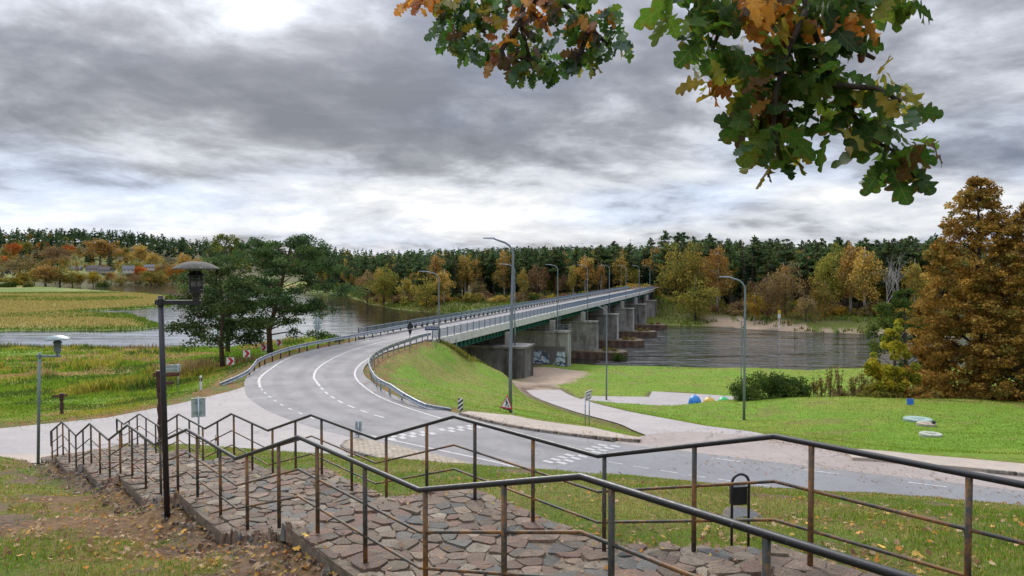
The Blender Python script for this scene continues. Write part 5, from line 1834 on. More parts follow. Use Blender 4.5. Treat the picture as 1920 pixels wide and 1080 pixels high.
def crown_cloud(rg, clumps, rad, n_leaf, size, pal, jitter=0.22, flat=0.0, squash=0.75, shell=0.35):
    """leaves round clump centres; clumps (K,3), rad (K,), returns V, F, face colours"""
    K = len(clumps)
    w_ = rad ** 2; w_ = w_ / w_.sum()
    idx = rg.choice(K, n_leaf, p=w_)
    d = rg.normal(size=(n_leaf, 3)); d /= np.linalg.norm(d, axis=1)[:, None]
    r = rg.random(n_leaf) ** shell
    off = d * (r * rad[idx])[:, None]; off[:, 2] *= squash
    c = clumps[idx] + off
    V, F = leaf_quads(c, size * rg.uniform(0.6, 1.3, n_leaf), rg, flat)
    pal = np.array(pal)
    kc = pal[rg.integers(len(pal), size=K)] * rg.uniform(1 - jitter, 1 + jitter, (K, 1))
    col = kc[idx] * rg.uniform(1 - jitter * 1.3, 1 + jitter * 1.3, (n_leaf, 1))
    alt = rg.random(n_leaf) < 0.18
    col[alt] = pal[rg.integers(len(pal), size=alt.sum())]
    return V, F, col


def bark(name, c, dirt=None):
    return simple(name, c, 0.95, var=0.4, scale=3.0, dirt=dirt, bump=0.5)


M_BARK = bark('grey_brown_bark', (0.07, 0.055, 0.042))
M_PINEBARK = bark('pine_bark', (0.085, 0.058, 0.042), ((0.17, 0.085, 0.045), 0.56))
M_BIRCHBARK = bark('birch_bark', (0.42, 0.40, 0.37), ((0.06, 0.055, 0.05), 0.6))
M_LEAF = leafmat('autumn_foliage', 1.0, 0.3)
M_NEEDLE = leafmat('needle_foliage', 1.0, 0.25, 0.22)
M_LEAFN = leafmat('near_foliage', 1.0, 0.3, 0.0)

PAL = {
    'pine': [(0.085, 0.132, 0.050), (0.104, 0.155, 0.057), (0.128, 0.172, 0.062), (0.078, 0.124, 0.064)],
    'spruce': [(0.034, 0.066, 0.036), (0.044, 0.080, 0.038), (0.055, 0.094, 0.040)],
    'gold': [(0.40, 0.26, 0.06), (0.46, 0.31, 0.075), (0.35, 0.24, 0.06), (0.33, 0.26, 0.07)],
    'olive': [(0.22, 0.20, 0.045), (0.28, 0.235, 0.05), (0.17, 0.175, 0.042), (0.32, 0.25, 0.055)],
    'orange': [(0.46, 0.17, 0.03), (0.42, 0.15, 0.025), (0.50, 0.21, 0.035), (0.34, 0.12, 0.03)],
    'brown': [(0.23, 0.16, 0.072), (0.28, 0.185, 0.075), (0.21, 0.15, 0.072), (0.28, 0.205, 0.095)],
    'yellow': [(0.38, 0.27, 0.03), (0.30, 0.235, 0.032), (0.34, 0.24, 0.03), (0.24, 0.20, 0.034)],
    'green': [(0.06, 0.10, 0.026), (0.08, 0.125, 0.028), (0.05, 0.085, 0.026), (0.10, 0.135, 0.03)],
    'copper': [(0.31, 0.175, 0.040), (0.37, 0.215, 0.048), (0.24, 0.13, 0.032), (0.42, 0.27, 0.07), (0.22, 0.17, 0.045)],
    'sage': [(0.15, 0.17, 0.04), (0.19, 0.20, 0.045), (0.12, 0.14, 0.036)],
    'lime': [(0.32, 0.30, 0.035), (0.42, 0.36, 0.04), (0.24, 0.26, 0.035), (0.48, 0.38, 0.04)],
}


def tree_meshes(kind, pal, h, r, seed, n_leaf, leaf, trunk_mat, base=0.2):
    """crown mesh + trunk mesh of a tree of height h and crown radius r"""
    rg = np.random.default_rng(seed)
    mb = MB()
    if kind == 'pine':
        K = 46
        u = rg.random(K) ** 0.8
        z = h * (base + (1 - base) * u)
        env = r * np.interp(u, [0, 0.25, 0.6, 0.85, 1], [0.55, 1.0, 0.85, 0.5, 0.12])
        a = rg.uniform(0, 2 * math.pi, K); q = env * rg.uniform(0.35, 1.0, K)
        cl = np.stack([q * np.cos(a), q * np.sin(a), z], -1)
        rad = np.clip(env * rg.uniform(0.28, 0.5, K), 0.35, None)
        cl = np.concatenate([cl, [[0, 0, h * 0.97], [0.1 * r, 0, h * 0.9]]]); rad = np.concatenate([rad, [0.12 * r + 0.3, 0.2 * r + 0.3]])
        V, F, col = crown_cloud(rg, cl, rad, n_leaf, leaf, PAL[pal], 0.28, 0.3, 0.5)
    elif kind == 'spruce':
        tiers = 15; cl = []; rad = []
        for i in range(tiers):
            u = i / (tiers - 1); rr = r * (1 - u) ** 0.85 + 0.15
            for k in range(max(2, int(6 * (1 - u)) + 2)):
                a = rg.uniform(0, 2 * math.pi); cl.append((rr * 0.62 * math.cos(a), rr * 0.62 * math.sin(a), h * (0.05 + 0.93 * u) + rg.uniform(-.2, .2))); rad.append(rr * 0.42 + 0.12)
        cl = np.array(cl); rad = np.array(rad)
        V, F, col = crown_cloud(rg, cl, rad, n_leaf, leaf, PAL[pal], 0.22, 0.2, 0.5)
    elif kind == 'bush':
        K = 26
        d = rg.normal(size=(K, 3)); d[:, 2] = np.abs(d[:, 2]); d /= np.linalg.norm(d, axis=1)[:, None]
        cl = d * rg.uniform(0.35, 0.85, (K, 1)) * np.array([r, r, h * 0.85]) * rg.uniform(0.8, 1.1, (K, 1))
        rad = np.full(K, min(r, h) * 0.30) * rg.uniform(0.7, 1.3, K)
        cl[:, 2] = np.maximum(cl[:, 2], rad * 0.4)
        V, F, col = crown_cloud(rg, cl, rad, n_leaf, leaf, PAL[pal], 0.25, 0.0, 0.9)
    else:                                                        # broad-leaved
        K = 40
        d = rg.normal(size=(K, 3)); d /= np.linalg.norm(d, axis=1)[:, None]
        cz = h * (base + 1) / 2; hz_ = h * (1 - base) / 2
        k_ = rg.uniform(0.3, 0.86, (K, 1)) * rg.uniform(0.85, 1.15, (K, 1))
        cl = d * k_ * np.array([r, r, hz_]) + np.array([0, 0, cz])
        taper = 1 - 0.45 * np.clip((cl[:, 2] - cz) / hz_, 0, 1) if kind == 'birch' else np.ones(K)
        cl[:, 0] *= taper; cl[:, 1] *= taper
        rad = r * rg.uniform(0.2, 0.42, K)
        V, F, col = crown_cloud(rg, cl, rad, n_leaf, leaf, PAL[pal], 0.25, 0.0, 0.95 if kind != 'birch' else 1.3)
    crown = np_mesh('crown', V, F, col)
    crown.materials.append(M_NEEDLE if kind in ('pine', 'spruce') else M_LEAF)
    rt = max(0.12, h * 0.014)
    bend = rg.uniform(-0.03, 0.03, 2) * h
    tp = [Vector((0, 0, -0.6)), Vector((bend[0] * 0.3, bend[1] * 0.3, h * 0.35)), Vector((bend[0], bend[1], h * 0.7)), Vector((bend[0] * 0.5, 0, h * 0.96))]
    if kind != 'bush':
        mb.tube(tp, [rt * 1.25, rt, rt * 0.6, rt * 0.15], 7)
    for k in rg.choice(len(cl), min(len(cl), 12 if kind != 'bush' else 10), replace=False):
        e = Vector(cl[k]); s = Vector((0, 0, max(0.0, e.z - 0.35 * math.hypot(e.x, e.y)))) if kind != 'bush' else Vector((rg.uniform(-.3, .3), rg.uniform(-.3, .3), -0.2))
        mb.tube([s, s.lerp(e, 0.55) + Vector((0, 0, 0.04 * h)), e], [rt * 0.42, rt * 0.3, rt * 0.1], 5)
    trunk = mb.mesh('trunk', True); trunk.materials.append(trunk_mat)
    return crown, trunk


ARCH = {}


def archetypes():
    def add(key, kind, pal, h, r, n, leaf, bk, base=0.2, cnt=3):
        ARCH[key] = [(h, r) + tree_meshes(kind, pal, h, r, hash(key) % 1000 + 31 * i if False else sum(map(ord, key)) + 31 * i, n, leaf, bk, base) for i in range(cnt)]
    add('pine', 'pine', 'pine', 20, 3.7, 3000, 0.66, M_PINEBARK, 0.34, 5)
    add('spruce', 'spruce', 'spruce', 20, 3.5, 2600, 0.62, M_BARK, 0.05, 2)
    add('gold', 'birch', 'gold', 18, 4.3, 3200, 0.5, M_BIRCHBARK, 0.1, 3)
    add('olive', 'broad', 'olive', 15, 5.4, 3400, 0.5, M_BARK, 0.04, 3)
    add('orange', 'broad', 'orange', 12, 4.8, 2600, 0.5, M_BARK, 0.12, 2)
    add('brown', 'broad', 'brown', 14, 5.4, 3000, 0.48, M_BARK, 0.05, 3)
    add('yellow', 'birch', 'yellow', 14, 3.9, 2600, 0.48, M_BIRCHBARK, 0.18, 2)
    add('bush_olive', 'bush', 'olive', 3.4, 2.8, 1100, 0.38, M_BARK, 0, 3)
    add('bush_gold', 'bush', 'gold', 3.4, 2.8, 1100, 0.38, M_BARK, 0, 2)
    add('bush_brown', 'bush', 'brown', 3.2, 2.8, 1100, 0.38, M_BARK, 0, 2)
    add('bush_yellow', 'bush', 'yellow', 3.4, 2.6, 1100, 0.38, M_BARK, 0, 2)
    add('bush_green', 'bush', 'green', 3.0, 2.8, 1100, 0.38, M_BARK, 0, 2)


archetypes()
_tn = {'pine': 'pine_tree', 'spruce': 'spruce_tree', 'gold': 'birch_tree', 'olive': 'leafy_tree', 'orange': 'maple_tree', 'brown': 'leafy_tree', 'yellow': 'birch_tree'}


def plant(key, x, y, h, label, group, wide=1.0, rz=None, z=None, v=None):
    v = random.randrange(len(ARCH[key])) if v is None else v
    H0, R0, crown, trunk = ARCH[key][v]
    s = h / H0
    if z is None: z = H(x, y)
    bush = key.startswith('bush')
    o = thing('shrub' if bush else _tn[key], label, 'shrub' if bush else 'tree', (x, y, z - 0.1), random.uniform(0, 6.28) if rz is None else rz, group)
    o.scale = (s * wide, s * wide, s)
    part('trunk' if not bush else 'stems', trunk, None, o)
    part('crown', crown, None, o)
    return o


CNAME = {'pine': 'dark green', 'spruce': 'blackish green', 'gold': 'golden', 'olive': 'olive', 'orange': 'orange', 'brown': 'russet brown', 'yellow': 'yellow'}

# ---------------------------------------------------------------- single trees of the far bank, right of the bridge: (kind, px, top y, base y, distance, width factor, label)
EXPL = [
    ('olive', 1304, 512, 598, 227, 1.25, 'broad olive gold willow standing at the water edge right of the far bridge end'),
    ('gold', 1345, 452, 575, 236, 1.0, 'tall golden birch rising behind the broad willow'),
    ('olive', 1268, 455, 590, 246, 1.15, 'tall olive green tree beside the far bridge end'),
    ('olive', 1305, 455, 575, 248, 0.9, 'tall olive tree behind the willow, left of the golden birch'),
    ('gold', 1622, 455, 596, 214, 1.05, 'tallest golden birch on the right part of the far bank'),
    ('gold', 1596, 446, 590, 221, 0.9, 'golden birch partly behind the tallest birch on the right'),
    ('olive', 1560, 455, 590, 226, 0.75, 'pale olive tree left of the golden birches on the right'),
    ('brown', 1472, 480, 594, 219, 0.75, 'thin russet tree above the sand bank'),
    ('brown', 1440, 505, 596, 217, 0.8, 'thinly leaved brown tree left of the russet one above the sand'),
    ('yellow', 1415, 545, 600, 214, 1.25, 'bright yellow small tree above the sand bank'),
    ('olive', 1548, 520, 600, 212, 0.9, 'low olive tree at the bank in front of the pale olive one'),
    ('brown', 1512, 540, 603, 209, 1.0, 'brown low tree close to the water right of the sand'),
    ('gold', 1715, 480, 600, 214, 0.9, 'golden brown tree at the right end of the far bank'),
    ('olive', 719, 500, 572, 335, 1.35, 'rounded olive green tree at the river bend left of the bridge'),
    ('brown', 688, 498, 562, 360, 0.9, 'russet brown tree at the left end of the far bank by the water'),
    ('gold', 760, 515, 574, 322, 1.25, 'orange gold bushy tree right of the rounded olive one'),
    ('olive', 800, 510, 580, 300, 1.3, 'olive gold tree behind the lamp at the near bridge end'),
    ('gold', 832, 500, 585, 298, 1.35, 'large gold bushy tree above the guardrail of the bridge'),
    ('gold', 816, 467, 560, 330, 0.9, 'golden birch standing among the pines left of the bridge'),
    ('gold', 872, 468, 560, 322, 1.0, 'golden birch crown among dark pines, left of the tall street lamp'),
    ('gold', 893, 474, 560, 318, 0.8, 'narrow golden birch close to the tall street lamp'),
    ('gold', 981, 498, 565, 292, 0.8, 'pale golden birch just right of the tall street lamp'),
    ('gold', 946, 464, 555, 310, 0.9, 'golden birch crown rising behind the tall street lamp'),
    ('gold', 1098, 472, 552, 290, 1.25, 'big golden birch right above the middle of the bridge'),
    ('gold', 1127, 488, 552, 285, 0.8, 'smaller golden birch right of the big golden one above the bridge'),
    ('brown', 1010, 478, 556, 300, 0.7, 'brown thin tree above the bridge between two lamps'),
    ('gold', 1075, 490, 552, 292, 0.7, 'thin golden birch left of the big golden one above the bridge'),
    ('olive', 1185, 482, 548, 292, 0.7, 'olive tree among pines near the far bridge end'),
]
for kind, px, yt, yb, D, wd, lab in EXPL:
    x = xat(px, D); g = H(x, D)
    zt = gd_(px, yt, D)[2]
    plant(kind, x, D, max(4.0, zt - g), lab, 'autumn trees along the far bank', wd)

# ---------------------------------------------------------------- the valley on the left: (kind, px, top y, base y, width, what)
VAL = [('orange', 4, 478, 499, 1.0, 'orange maple at the very left edge of the valley'), ('orange', 25, 455, 488, 0.8, 'orange topped maple high on the left valley side'), ('brown', 38, 477, 521, 1.25, 'large russet tree at the foot of the left hill'),
       ('olive', 50, 449, 482, 0.9, 'olive tree high above the large russet tree'), ('spruce', 70, 462, 503, 1.2, 'dark spruce group between russet trees'), ('brown', 92, 462, 496, 1.0, 'russet tree right of the dark spruces'),
       ('brown', 108, 455, 500, 1.0, 'tall russet tree in the middle of the left hillside'), ('brown', 97, 480, 504, 1.1, 'low russet tree below the tall one on the hillside'), ('brown', 121, 474, 503, 0.9, 'reddish brown tree next to the grass slope'),
       ('orange', 82, 452, 470, 0.8, 'small orange maple below the ridge pines'), ('orange', 131, 458, 480, 0.9, 'red orange maple beneath the ridge at the middle of the hill'), ('gold', 188, 446, 490, 1.5, 'tall golden birch group above the roofs'),
       ('gold', 205, 452, 489, 1.3, 'golden birch right of the tall group above the roofs'), ('spruce', 206, 468, 504, 0.8, 'narrow dark spruce between the houses'), ('gold', 236, 462, 482, 1.2, 'golden tree on the slope right of the narrow spruce'),
       ('gold', 262, 457, 488, 1.2, 'golden birch on the slope behind the white house'), ('olive', 248, 482, 502, 1.2, 'olive tree right behind the white house'), ('gold', 288, 466, 490, 1.2, 'gold tree on the slope right of the white house'),
       ('orange', 283, 484, 499, 1.3, 'bright orange maple near the right end of the village'), ('orange', 257, 496, 509, 1.4, 'orange maple beside the white house'), ('brown', 260, 505, 521, 1.3, 'grey brown tree below the orange maple'),
       ('brown', 309, 483, 503, 1.0, 'russet tree above the river bend, left of the lantern cap'), ('orange', 324, 490, 511, 1.0, 'orange gold maple just left of the lantern cap'), ('olive', 283, 502, 522, 1.4, 'grey green tree at the river bend'),
       ('gold', 85, 497, 534, 1.9, 'wide yellow gold tree at the edge of the river meadow'), ('olive', 112, 500, 533, 1.4, 'olive tree merged with the wide yellow gold one'), ('yellow', 45, 510, 534, 1.6, 'yellow tree at the left edge of the river meadow'),
       ('gold', 64, 503, 534, 1.3, 'pinkish gold tree beside the wide yellow one'), ('yellow', 28, 520, 537, 1.5, 'low yellow tree on the far left of the meadow'), ('yellow', 175, 507, 530, 1.3, 'yellow green tree on the bank below the roofs'),
       ('yellow', 150, 512, 531, 1.0, 'slim yellow tree on the bank'), ('olive', 136, 505, 531, 1.0, 'olive tree on the bank below the grey roof'), ('gold', 208, 502, 518, 1.4, 'gold tree in front of the long roofs'),
       ('gold', 345, 465, 492, 1.1, 'golden tree on the slope behind the lantern'), ('gold', 372, 468, 490, 1.1, 'golden tree on the slope right of the lantern'), ('orange', 350, 486, 508, 0.9, 'orange tree behind the lantern glass'),
       ('spruce', 170, 458, 486, 1.3, 'dark spruce left of the golden birch group'), ('olive', 12, 462, 486, 1.0, 'olive tree high at the left edge of the hill'), ('olive', 2, 500, 515, 1.2, 'grey olive tree by the grey wall at the left edge'),
       ('spruce', 143, 483, 497, 0.7, 'small narrow spruce on the grass slope'), ('olive', 225, 508, 521, 1.3, 'low olive tree left of the grey brown one'), ('olive', 300, 508, 522, 1.3, 'low olive tree at the right end of the green bank')]


def base_dist(yb):
    return float(np.interp(yb, [462, 480, 488, 500, 509, 521, 534, 538], [1040, 985, 950, 895, 850, 740, 640, 610]))


for kind, px, yt, yb, wd, lab in VAL:
    D = base_dist(yb); x = xat(px, D); g = H(x, D)
    zt = gd_(px, yt, D)[2]
    h = max(6.0, min(zt - g, (yb - yt) * D / FPX * 1.7)) * 1.08
    plant(kind, x, D, h, lab, 'autumn trees of the valley on the left', wd * (1.45 if kind != 'spruce' else 1.2), z=min(g, zt - h) if zt - g < 5 else g)
for px, yt, yb, wd, lab in [(197, 510, 529, 1.2, 'dark green clipped shrub on the bank below the roofs'), (187, 513, 528, 1.2, 'smaller dark green shrub beside the clipped one'), (6, 527, 541, 1.6, 'dark green shrub at the left edge of the river meadow'),
                            (17, 522, 540, 1.2, 'taller dark green shrub at the left edge of the river meadow'), (52, 530, 541, 1.4, 'low dark shrub below the wide yellow tree'), (275, 514, 524, 1.0, 'small dark shrub on the far green bank')]:
    D = base_dist(yb); x = xat(px, D); h = (yb - yt) * D / FPX
    plant('bush_green', x, D, h, lab, 'dark shrubs on the far left bank', wd * 0.8)

for i in range(46):
    _r = np.random.default_rng(900 + i)
    px = -20 + 360 * i / 46 + _r.uniform(-5, 5); D = _r.uniform(640, 720) if px < 215 else _r.uniform(700, 860)
    key = ['bush_olive', 'bush_gold', 'bush_yellow', 'bush_brown', 'bush_green', 'bush_olive'][_r.integers(6)]
    x = xat(px, D); z = H(x, D)
    if z < WATER_Z + 0.4: continue
    plant(key, x, D, _r.uniform(5, 9.5), '%s shrub in the hedge of bushes below the village houses' % key[5:], '%s hedge shrubs below the village' % key[5:], _r.uniform(0.8, 1.2), z=z)
# ---------------------------------------------------------------- forests
def front(px):
    return np.interp(px, [380, 560, 640, 700, 760, 790, 900, 1100, 1238, 1300, 1350, 1500, 1640, 1760, 1950], [1000, 620, 520, 372, 335, 318, 308, 290, 276, 258, 244, 238, 224, 216, 205])


def zone(px):
    return ('left of the bridge lamps' if px < 820 else 'left of the tall street lamp' if px < 957 else 'right of the tall street lamp' if px < 1090 else 'above the far bridge half' if px < 1235
            else 'around the broad willow' if px < 1380 else 'above the sand bank' if px < 1540 else 'around the golden birches')


def forest_things():
    rg = np.random.default_rng(21)
    pts = []
    tries = 0
    while len(pts) < 380 and tries < 30000:
        tries += 1
        px = rg.uniform(590, 1790); D = front(px) + 6 + rg.random() ** 1.3 * 62
        x = xat(px, D)
        if any((x - a) ** 2 + (D - b) ** 2 < 11 for a, b, _, _ in pts): continue
        al = (np.array([x, D]) - B0) @ E; off = (np.array([x, D]) - B0) @ EN
        if abs(off) < 9 and al < BLEN + 18: continue
        pts.append((x, D, px, D - front(px)))
    P = np.array(pts)
    zs = H(P[:, 0], P[:, 1])
    order = np.argsort(P[:, 3]); npine = 0
    for i in order:
        x, D, px, dd = P[i]
        u = rg.random()
        if dd < 22 and u < 0.16: key, h = ('gold', rg.uniform(13, 18))
        elif dd < 22 and u < 0.22: key, h = ('brown', rg.uniform(10, 15))
        elif dd < 22 and u < 0.28: key, h = ('olive', rg.uniform(11, 16))
        elif u < 0.36: key, h = ('spruce', rg.uniform(15, 21))
        elif u < 0.42 and dd > 22: key, h = ('gold', rg.uniform(17, 20.5))
        else: key, h = ('pine', rg.uniform(18.5, 22.5) if px > 1230 else rg.uniform(18, 21))
        side = zone(px); row = 'front edge' if dd < 14 else 'middle' if dd < 38 else 'back'
        if px > 1235: h *= 1.06
        plant(key, x, D, h, '%s %s, %s of far forest, %s' % (CNAME[key], {'pine': 'pine', 'spruce': 'spruce', 'gold': 'birch', 'olive': 'broad-leaved tree', 'brown': 'broad-leaved tree'}[key], row, side),
              '%s %ss, %s of far forest, %s' % (CNAME[key], _tn[key].replace('_', ' '), row, side), rg.uniform(0.85, 1.25), z=float(zs[i]))
    # undergrowth along the far bank
    for i in range(230):
        px = rg.uniform(610, 1770); D = front(px) - rg.uniform(-4, 13)
        x = xat(px, D)
        al = (np.array([x, D]) - B0) @ E; off = (np.array([x, D]) - B0) @ EN
        if abs(off) < 8 and al < BLEN + 5: continue
        key = ['bush_olive', 'bush_brown', 'bush_gold', 'bush_yellow', 'bush_olive', 'bush_green', 'bush_brown'][rg.integers(7)]
        cn = key.split('_')[1]
        z = H(x, D)
        if z < WATER_Z + 0.5: continue
        h = rg.uniform(1.8, 5.2)
        side = zone(px)
        plant(key, x, D, h, '%s shrub of the undergrowth along the far bank, %s' % (cn, side), '%s undergrowth shrubs %s' % (cn, side), rg.uniform(0.8, 1.4), z=z)


forest_things()


def forest_mass(name, label, n, pxr, dr, h_rng, seed, gold=0.05, nl=230, leaf=1.35, reject=None):
    """the deeper forest that reads as one mass: joined small trees"""
    rg = np.random.default_rng(seed)
    V, F, Cc, base = [], [], [], 0
    protos = []
    for k, (kind, pal, r) in enumerate([('pine', 'pine', 3.6), ('pine', 'pine', 3.2), ('spruce', 'spruce', 3.2), ('broad', 'gold', 4.2), ('broad', 'olive', 4.4)]):
        rg2 = np.random.default_rng(seed + k)
        K = 22
        if kind == 'broad':
            d = rg2.normal(size=(K, 3)); d /= np.linalg.norm(d, axis=1)[:, None]
            cl = d * rg2.uniform(0.3, 0.9, (K, 1)) * np.array([r, r, 7]) + np.array([0, 0, 12]); rad = np.full(K, 1.5)
        else:
            u = rg2.random(K); z = 6 + 14 * u
            env = r * (1 - u) ** (0.5 if kind == 'pine' else 0.9) + 0.25; a = rg2.uniform(0, 6.28, K)
            cl = np.stack([env * 0.7 * np.cos(a), env * 0.7 * np.sin(a), z], -1); rad = np.clip(env * 0.45, 0.35, None)
        v, f, c = crown_cloud(rg2, cl, rad, nl, leaf, PAL[pal], 0.25, 0.2, 0.7)
        protos.append((v, f, c))
    px = rg.uniform(*pxr, n)
    D = np.array([rg.uniform(*dr(p)) for p in px])
    x = xat(px, D)
    if reject is not None:
        keep = ~reject(px, D); px, D, x = px[keep], D[keep], x[keep]
    zs = H(x, D)
    for i in range(len(px)):
        u = rg.random()
        k = 3 if u < gold else 4 if u < gold * 1.5 else 2 if u < gold * 1.5 + 0.2 else rg.integers(2)
        v, f, c = protos[k]
        a = rg.uniform(0, 6.28); s = rg.uniform(*h_rng) / 20
        ca, sa = math.cos(a) * s, math.sin(a) * s
        w_ = np.stack([v[:, 0] * ca - v[:, 1] * sa + x[i], v[:, 0] * sa + v[:, 1] * ca + D[i], v[:, 2] * s + zs[i]], -1)
        V.append(w_); F.append(f + base); base += len(v); Cc.append(c * rg.uniform(0.8, 1.2))
    me = np_mesh(name, np.concatenate(V), np.concatenate(F), np.concatenate(Cc))
    o = link(name, me, M_NEEDLE, kind='stuff')
    tag(o, label)
    return o


forest_mass('far_forest', 'deep pine forest behind the front trees across the river', 620, (560, 1850), lambda p: (front(p) + 66, front(p) + 230), (17, 22), 77, 0.06, 260, 1.3)
forest_mass('ridge_forest', 'dark pine forest on the ridge of the valley hill at the left', 800, (-120, 660), lambda p: (np.interp(p, [-120, 0, 330, 420, 660], [985, 985, 1060, 1120, 700]), np.interp(p, [-120, 330, 450, 660], [1210, 1260, 1480, 1400])), (17, 25), 78, 0.03, 170, 2.1)
forest_mass('slope_trees', 'mixed autumn wood on the lower slope of the left valley side', 520, (-60, 430), lambda p: (850, 1010), (10, 18), 79, 0.42, 150, 1.7,
            reject=lambda px, D: ((px > 140) & (px < 196) & (D < 935)) | ((px > 130) & (px < 300) & (D < 885)))
forest_mass('valley_trees', 'mixed autumn trees filling the valley floor round the village', 260, (-50, 345), lambda p: (690, 885), (8, 14), 83, 0.5, 150, 1.5,
            reject=lambda px, D: (D < 850) & (((px > 150) & (px < 214)) | ((px > 228) & (px < 252))))
forest_mass('distant_forest', 'distant forest line along the horizon', 700, (380, 1900), lambda p: (560 if p > 700 else 900, 1500), (18, 23), 80, 0.03, 70, 2.8)

# ---------------------------------------------------------------- near trees
def finish_tree(name, label, cat, x, y, z, crown, trunk, group=None, rz=0.0):
    o = thing(name, label, cat, (x, y, z), rz, group)
    part('trunk', trunk, None, o); part('crown', crown, None, o)
    return o


def scots_pine(x, y, h, r, seed, label, n_leaf, low, lean=0.0, limbs=22, skew=(0, 0)):
    rg = np.random.default_rng(seed)
    mb = MB(); rt = 0.27 * h / 13
    tp = [Vector((0, 0, -0.5)), Vector((-0.12, 0, h * 0.2)), Vector((0.1 + lean * 0.3, 0, h * 0.45)), Vector((lean * 0.7, 0.1, h * 0.72)), Vector((lean, 0, h * 0.95))]
    mb.tube(tp, [rt * 1.3, rt, rt * 0.8, rt * 0.5, rt * 0.12], 10)
    pads = []; rad = []

    def at(u):
        u = np.clip(u, 0, 0.999) * 4; i = int(u); return tp[i].lerp(tp[i + 1], u - i)
    for k in range(limbs):
        u = low + (0.97 - low) * (k + rg.random()) / limbs
        a = k * 2.4 + rg.uniform(-.5, .5)
        prof = np.interp((u - low) / (1 - low), [0, 0.3, 0.6, 0.85, 1], [0.75, 1.0, 0.92, 0.62, 0.25])
        L = r * prof * rg.uniform(0.7, 1.08)
        s = at(u)
        e = s + Vector((math.cos(a) * L + skew[0] * L * 0.3, math.sin(a) * L, L * rg.uniform(-0.12, 0.28)))
        m1 = s.lerp(e, 0.4) + Vector((0, 0, L * rg.uniform(0.02, 0.16))); m2 = s.lerp(e, 0.75) + Vector((rg.uniform(-.3, .3), rg.uniform(-.3, .3), L * rg.uniform(0.0, 0.12)))
        b_ = rt * 0.34 * (1 - u * 0.5)
        mb.tube([s, m1, m2, e], [b_, b_ * 0.75, b_ * 0.45, b_ * 0.15], 6)
        for q in range(rg.integers(5, 9)):
            f = rg.uniform(0.45, 1.08); c = s.lerp(e, f) if f > 0.8 else (m1.lerp(m2, (f - 0.4) / 0.4) if f > 0.4 else s.lerp(m1, f / 0.4))
            c = c + Vector((rg.normal() * L * 0.16, rg.normal() * L * 0.16, rg.uniform(0.0, 0.5)))
            pads.append(tuple(c)); rad.append(rg.uniform(0.5, 1.3) * (0.55 + 0.45 * L / r))
            if rg.random() < 0.5: mb.tube([s.lerp(e, min(f, 0.9) * 0.85), c], [b_ * 0.25, b_ * 0.08], 4)
    for q in range(7):
        c = at(0.97); pads.append((c.x + rg.normal() * 0.55, c.y + rg.normal() * 0.5, c.z + rg.uniform(-0.4, 0.5))); rad.append(rg.uniform(0.35, 0.7))
    V, F, col = crown_cloud(rg, np.array(pads), np.array(rad), n_leaf, 0.24, [(0.070, 0.125, 0.044), (0.088, 0.150, 0.048), (0.112, 0.165, 0.054), (0.058, 0.104, 0.048)], 0.3, 0.2, 0.55, 0.5)
    # thin needle sprays
    crown = np_mesh('crown', V, F, col); crown.materials.append(M_NEEDLE)
    trunk = mb.mesh('trunk', True); trunk.materials.append(M_PINEBARK)
    return finish_tree('pine_tree', label, 'tree', x, y, H(x, y), crown, trunk, 'scots pines beside the bend')


x, y, _ = gd_(507, 665, 80.0)
scots_pine(x, y, 13.2, 7.9, 4, 'big spreading Scots pine with dark trunk just behind the upper chevrons', 46000, 0.2, 2.4, 48, (0.1, 0))
x, y, _ = gd_(418, 690, 66.0)
scots_pine(x, y, 9.3, 5.2, 9, 'smaller dark pine with low hanging branches, left of the chevrons', 19000, 0.2, -0.2, 28)


def leafy(x, y, h, r, seed, pal, n_leaf, leaf, label, base=0.15, K=70, power=1.0, name='leafy_tree', bk=None, group=None, conic=None, shell=0.45, squash=0.85, rfac=(0.14, 0.26)):
    rg = np.random.default_rng(seed)
    mb = MB(); rt = h * 0.016
    u = rg.random(K) ** power
    z = h * (base + (1 - base) * u)
    prof = np.interp(u, *(conic or ([0, 0.2, 0.5, 0.8, 1], [0.6, 0.95, 1.0, 0.7, 0.2])))
    a = rg.uniform(0, 2 * math.pi, K); q = r * prof * np.sqrt(rg.uniform(0.12, 1.0, K))
    cl = np.stack([q * np.cos(a), q * np.sin(a), z], -1)
    rad = r * rg.uniform(*rfac, K) * (0.55 + 0.45 * prof)
    mb.tube([(0, 0, -0.5), (0.05 * r, 0, h * 0.4), (0, 0.04 * r, h * 0.97)], [rt * 1.3, rt * 0.85, rt * 0.12], 9)
    for k in range(0, K, max(2, K // 60)):
        e = Vector(cl[k]); s = Vector((0, 0, max(0.3, e.z - 0.5 * math.hypot(e.x, e.y) - 0.2)))
        mb.tube([s, s.lerp(e, 0.5) + Vector((0, 0, 0.15)), e], [rt * 0.3, rt * 0.2, rt * 0.05], 5)
    V, F, col = crown_cloud(rg, cl, rad, n_leaf, leaf, PAL[pal], 0.3, 0.1, squash, shell)
    crown = np_mesh('crown', V, F, col); crown.materials.append(M_LEAFN)
    trunk = mb.mesh('trunk', True); trunk.materials.append(bk or M_BARK)
    return finish_tree(name, label, 'tree', x, y, H(x, y) - 0.05, crown, trunk, group)


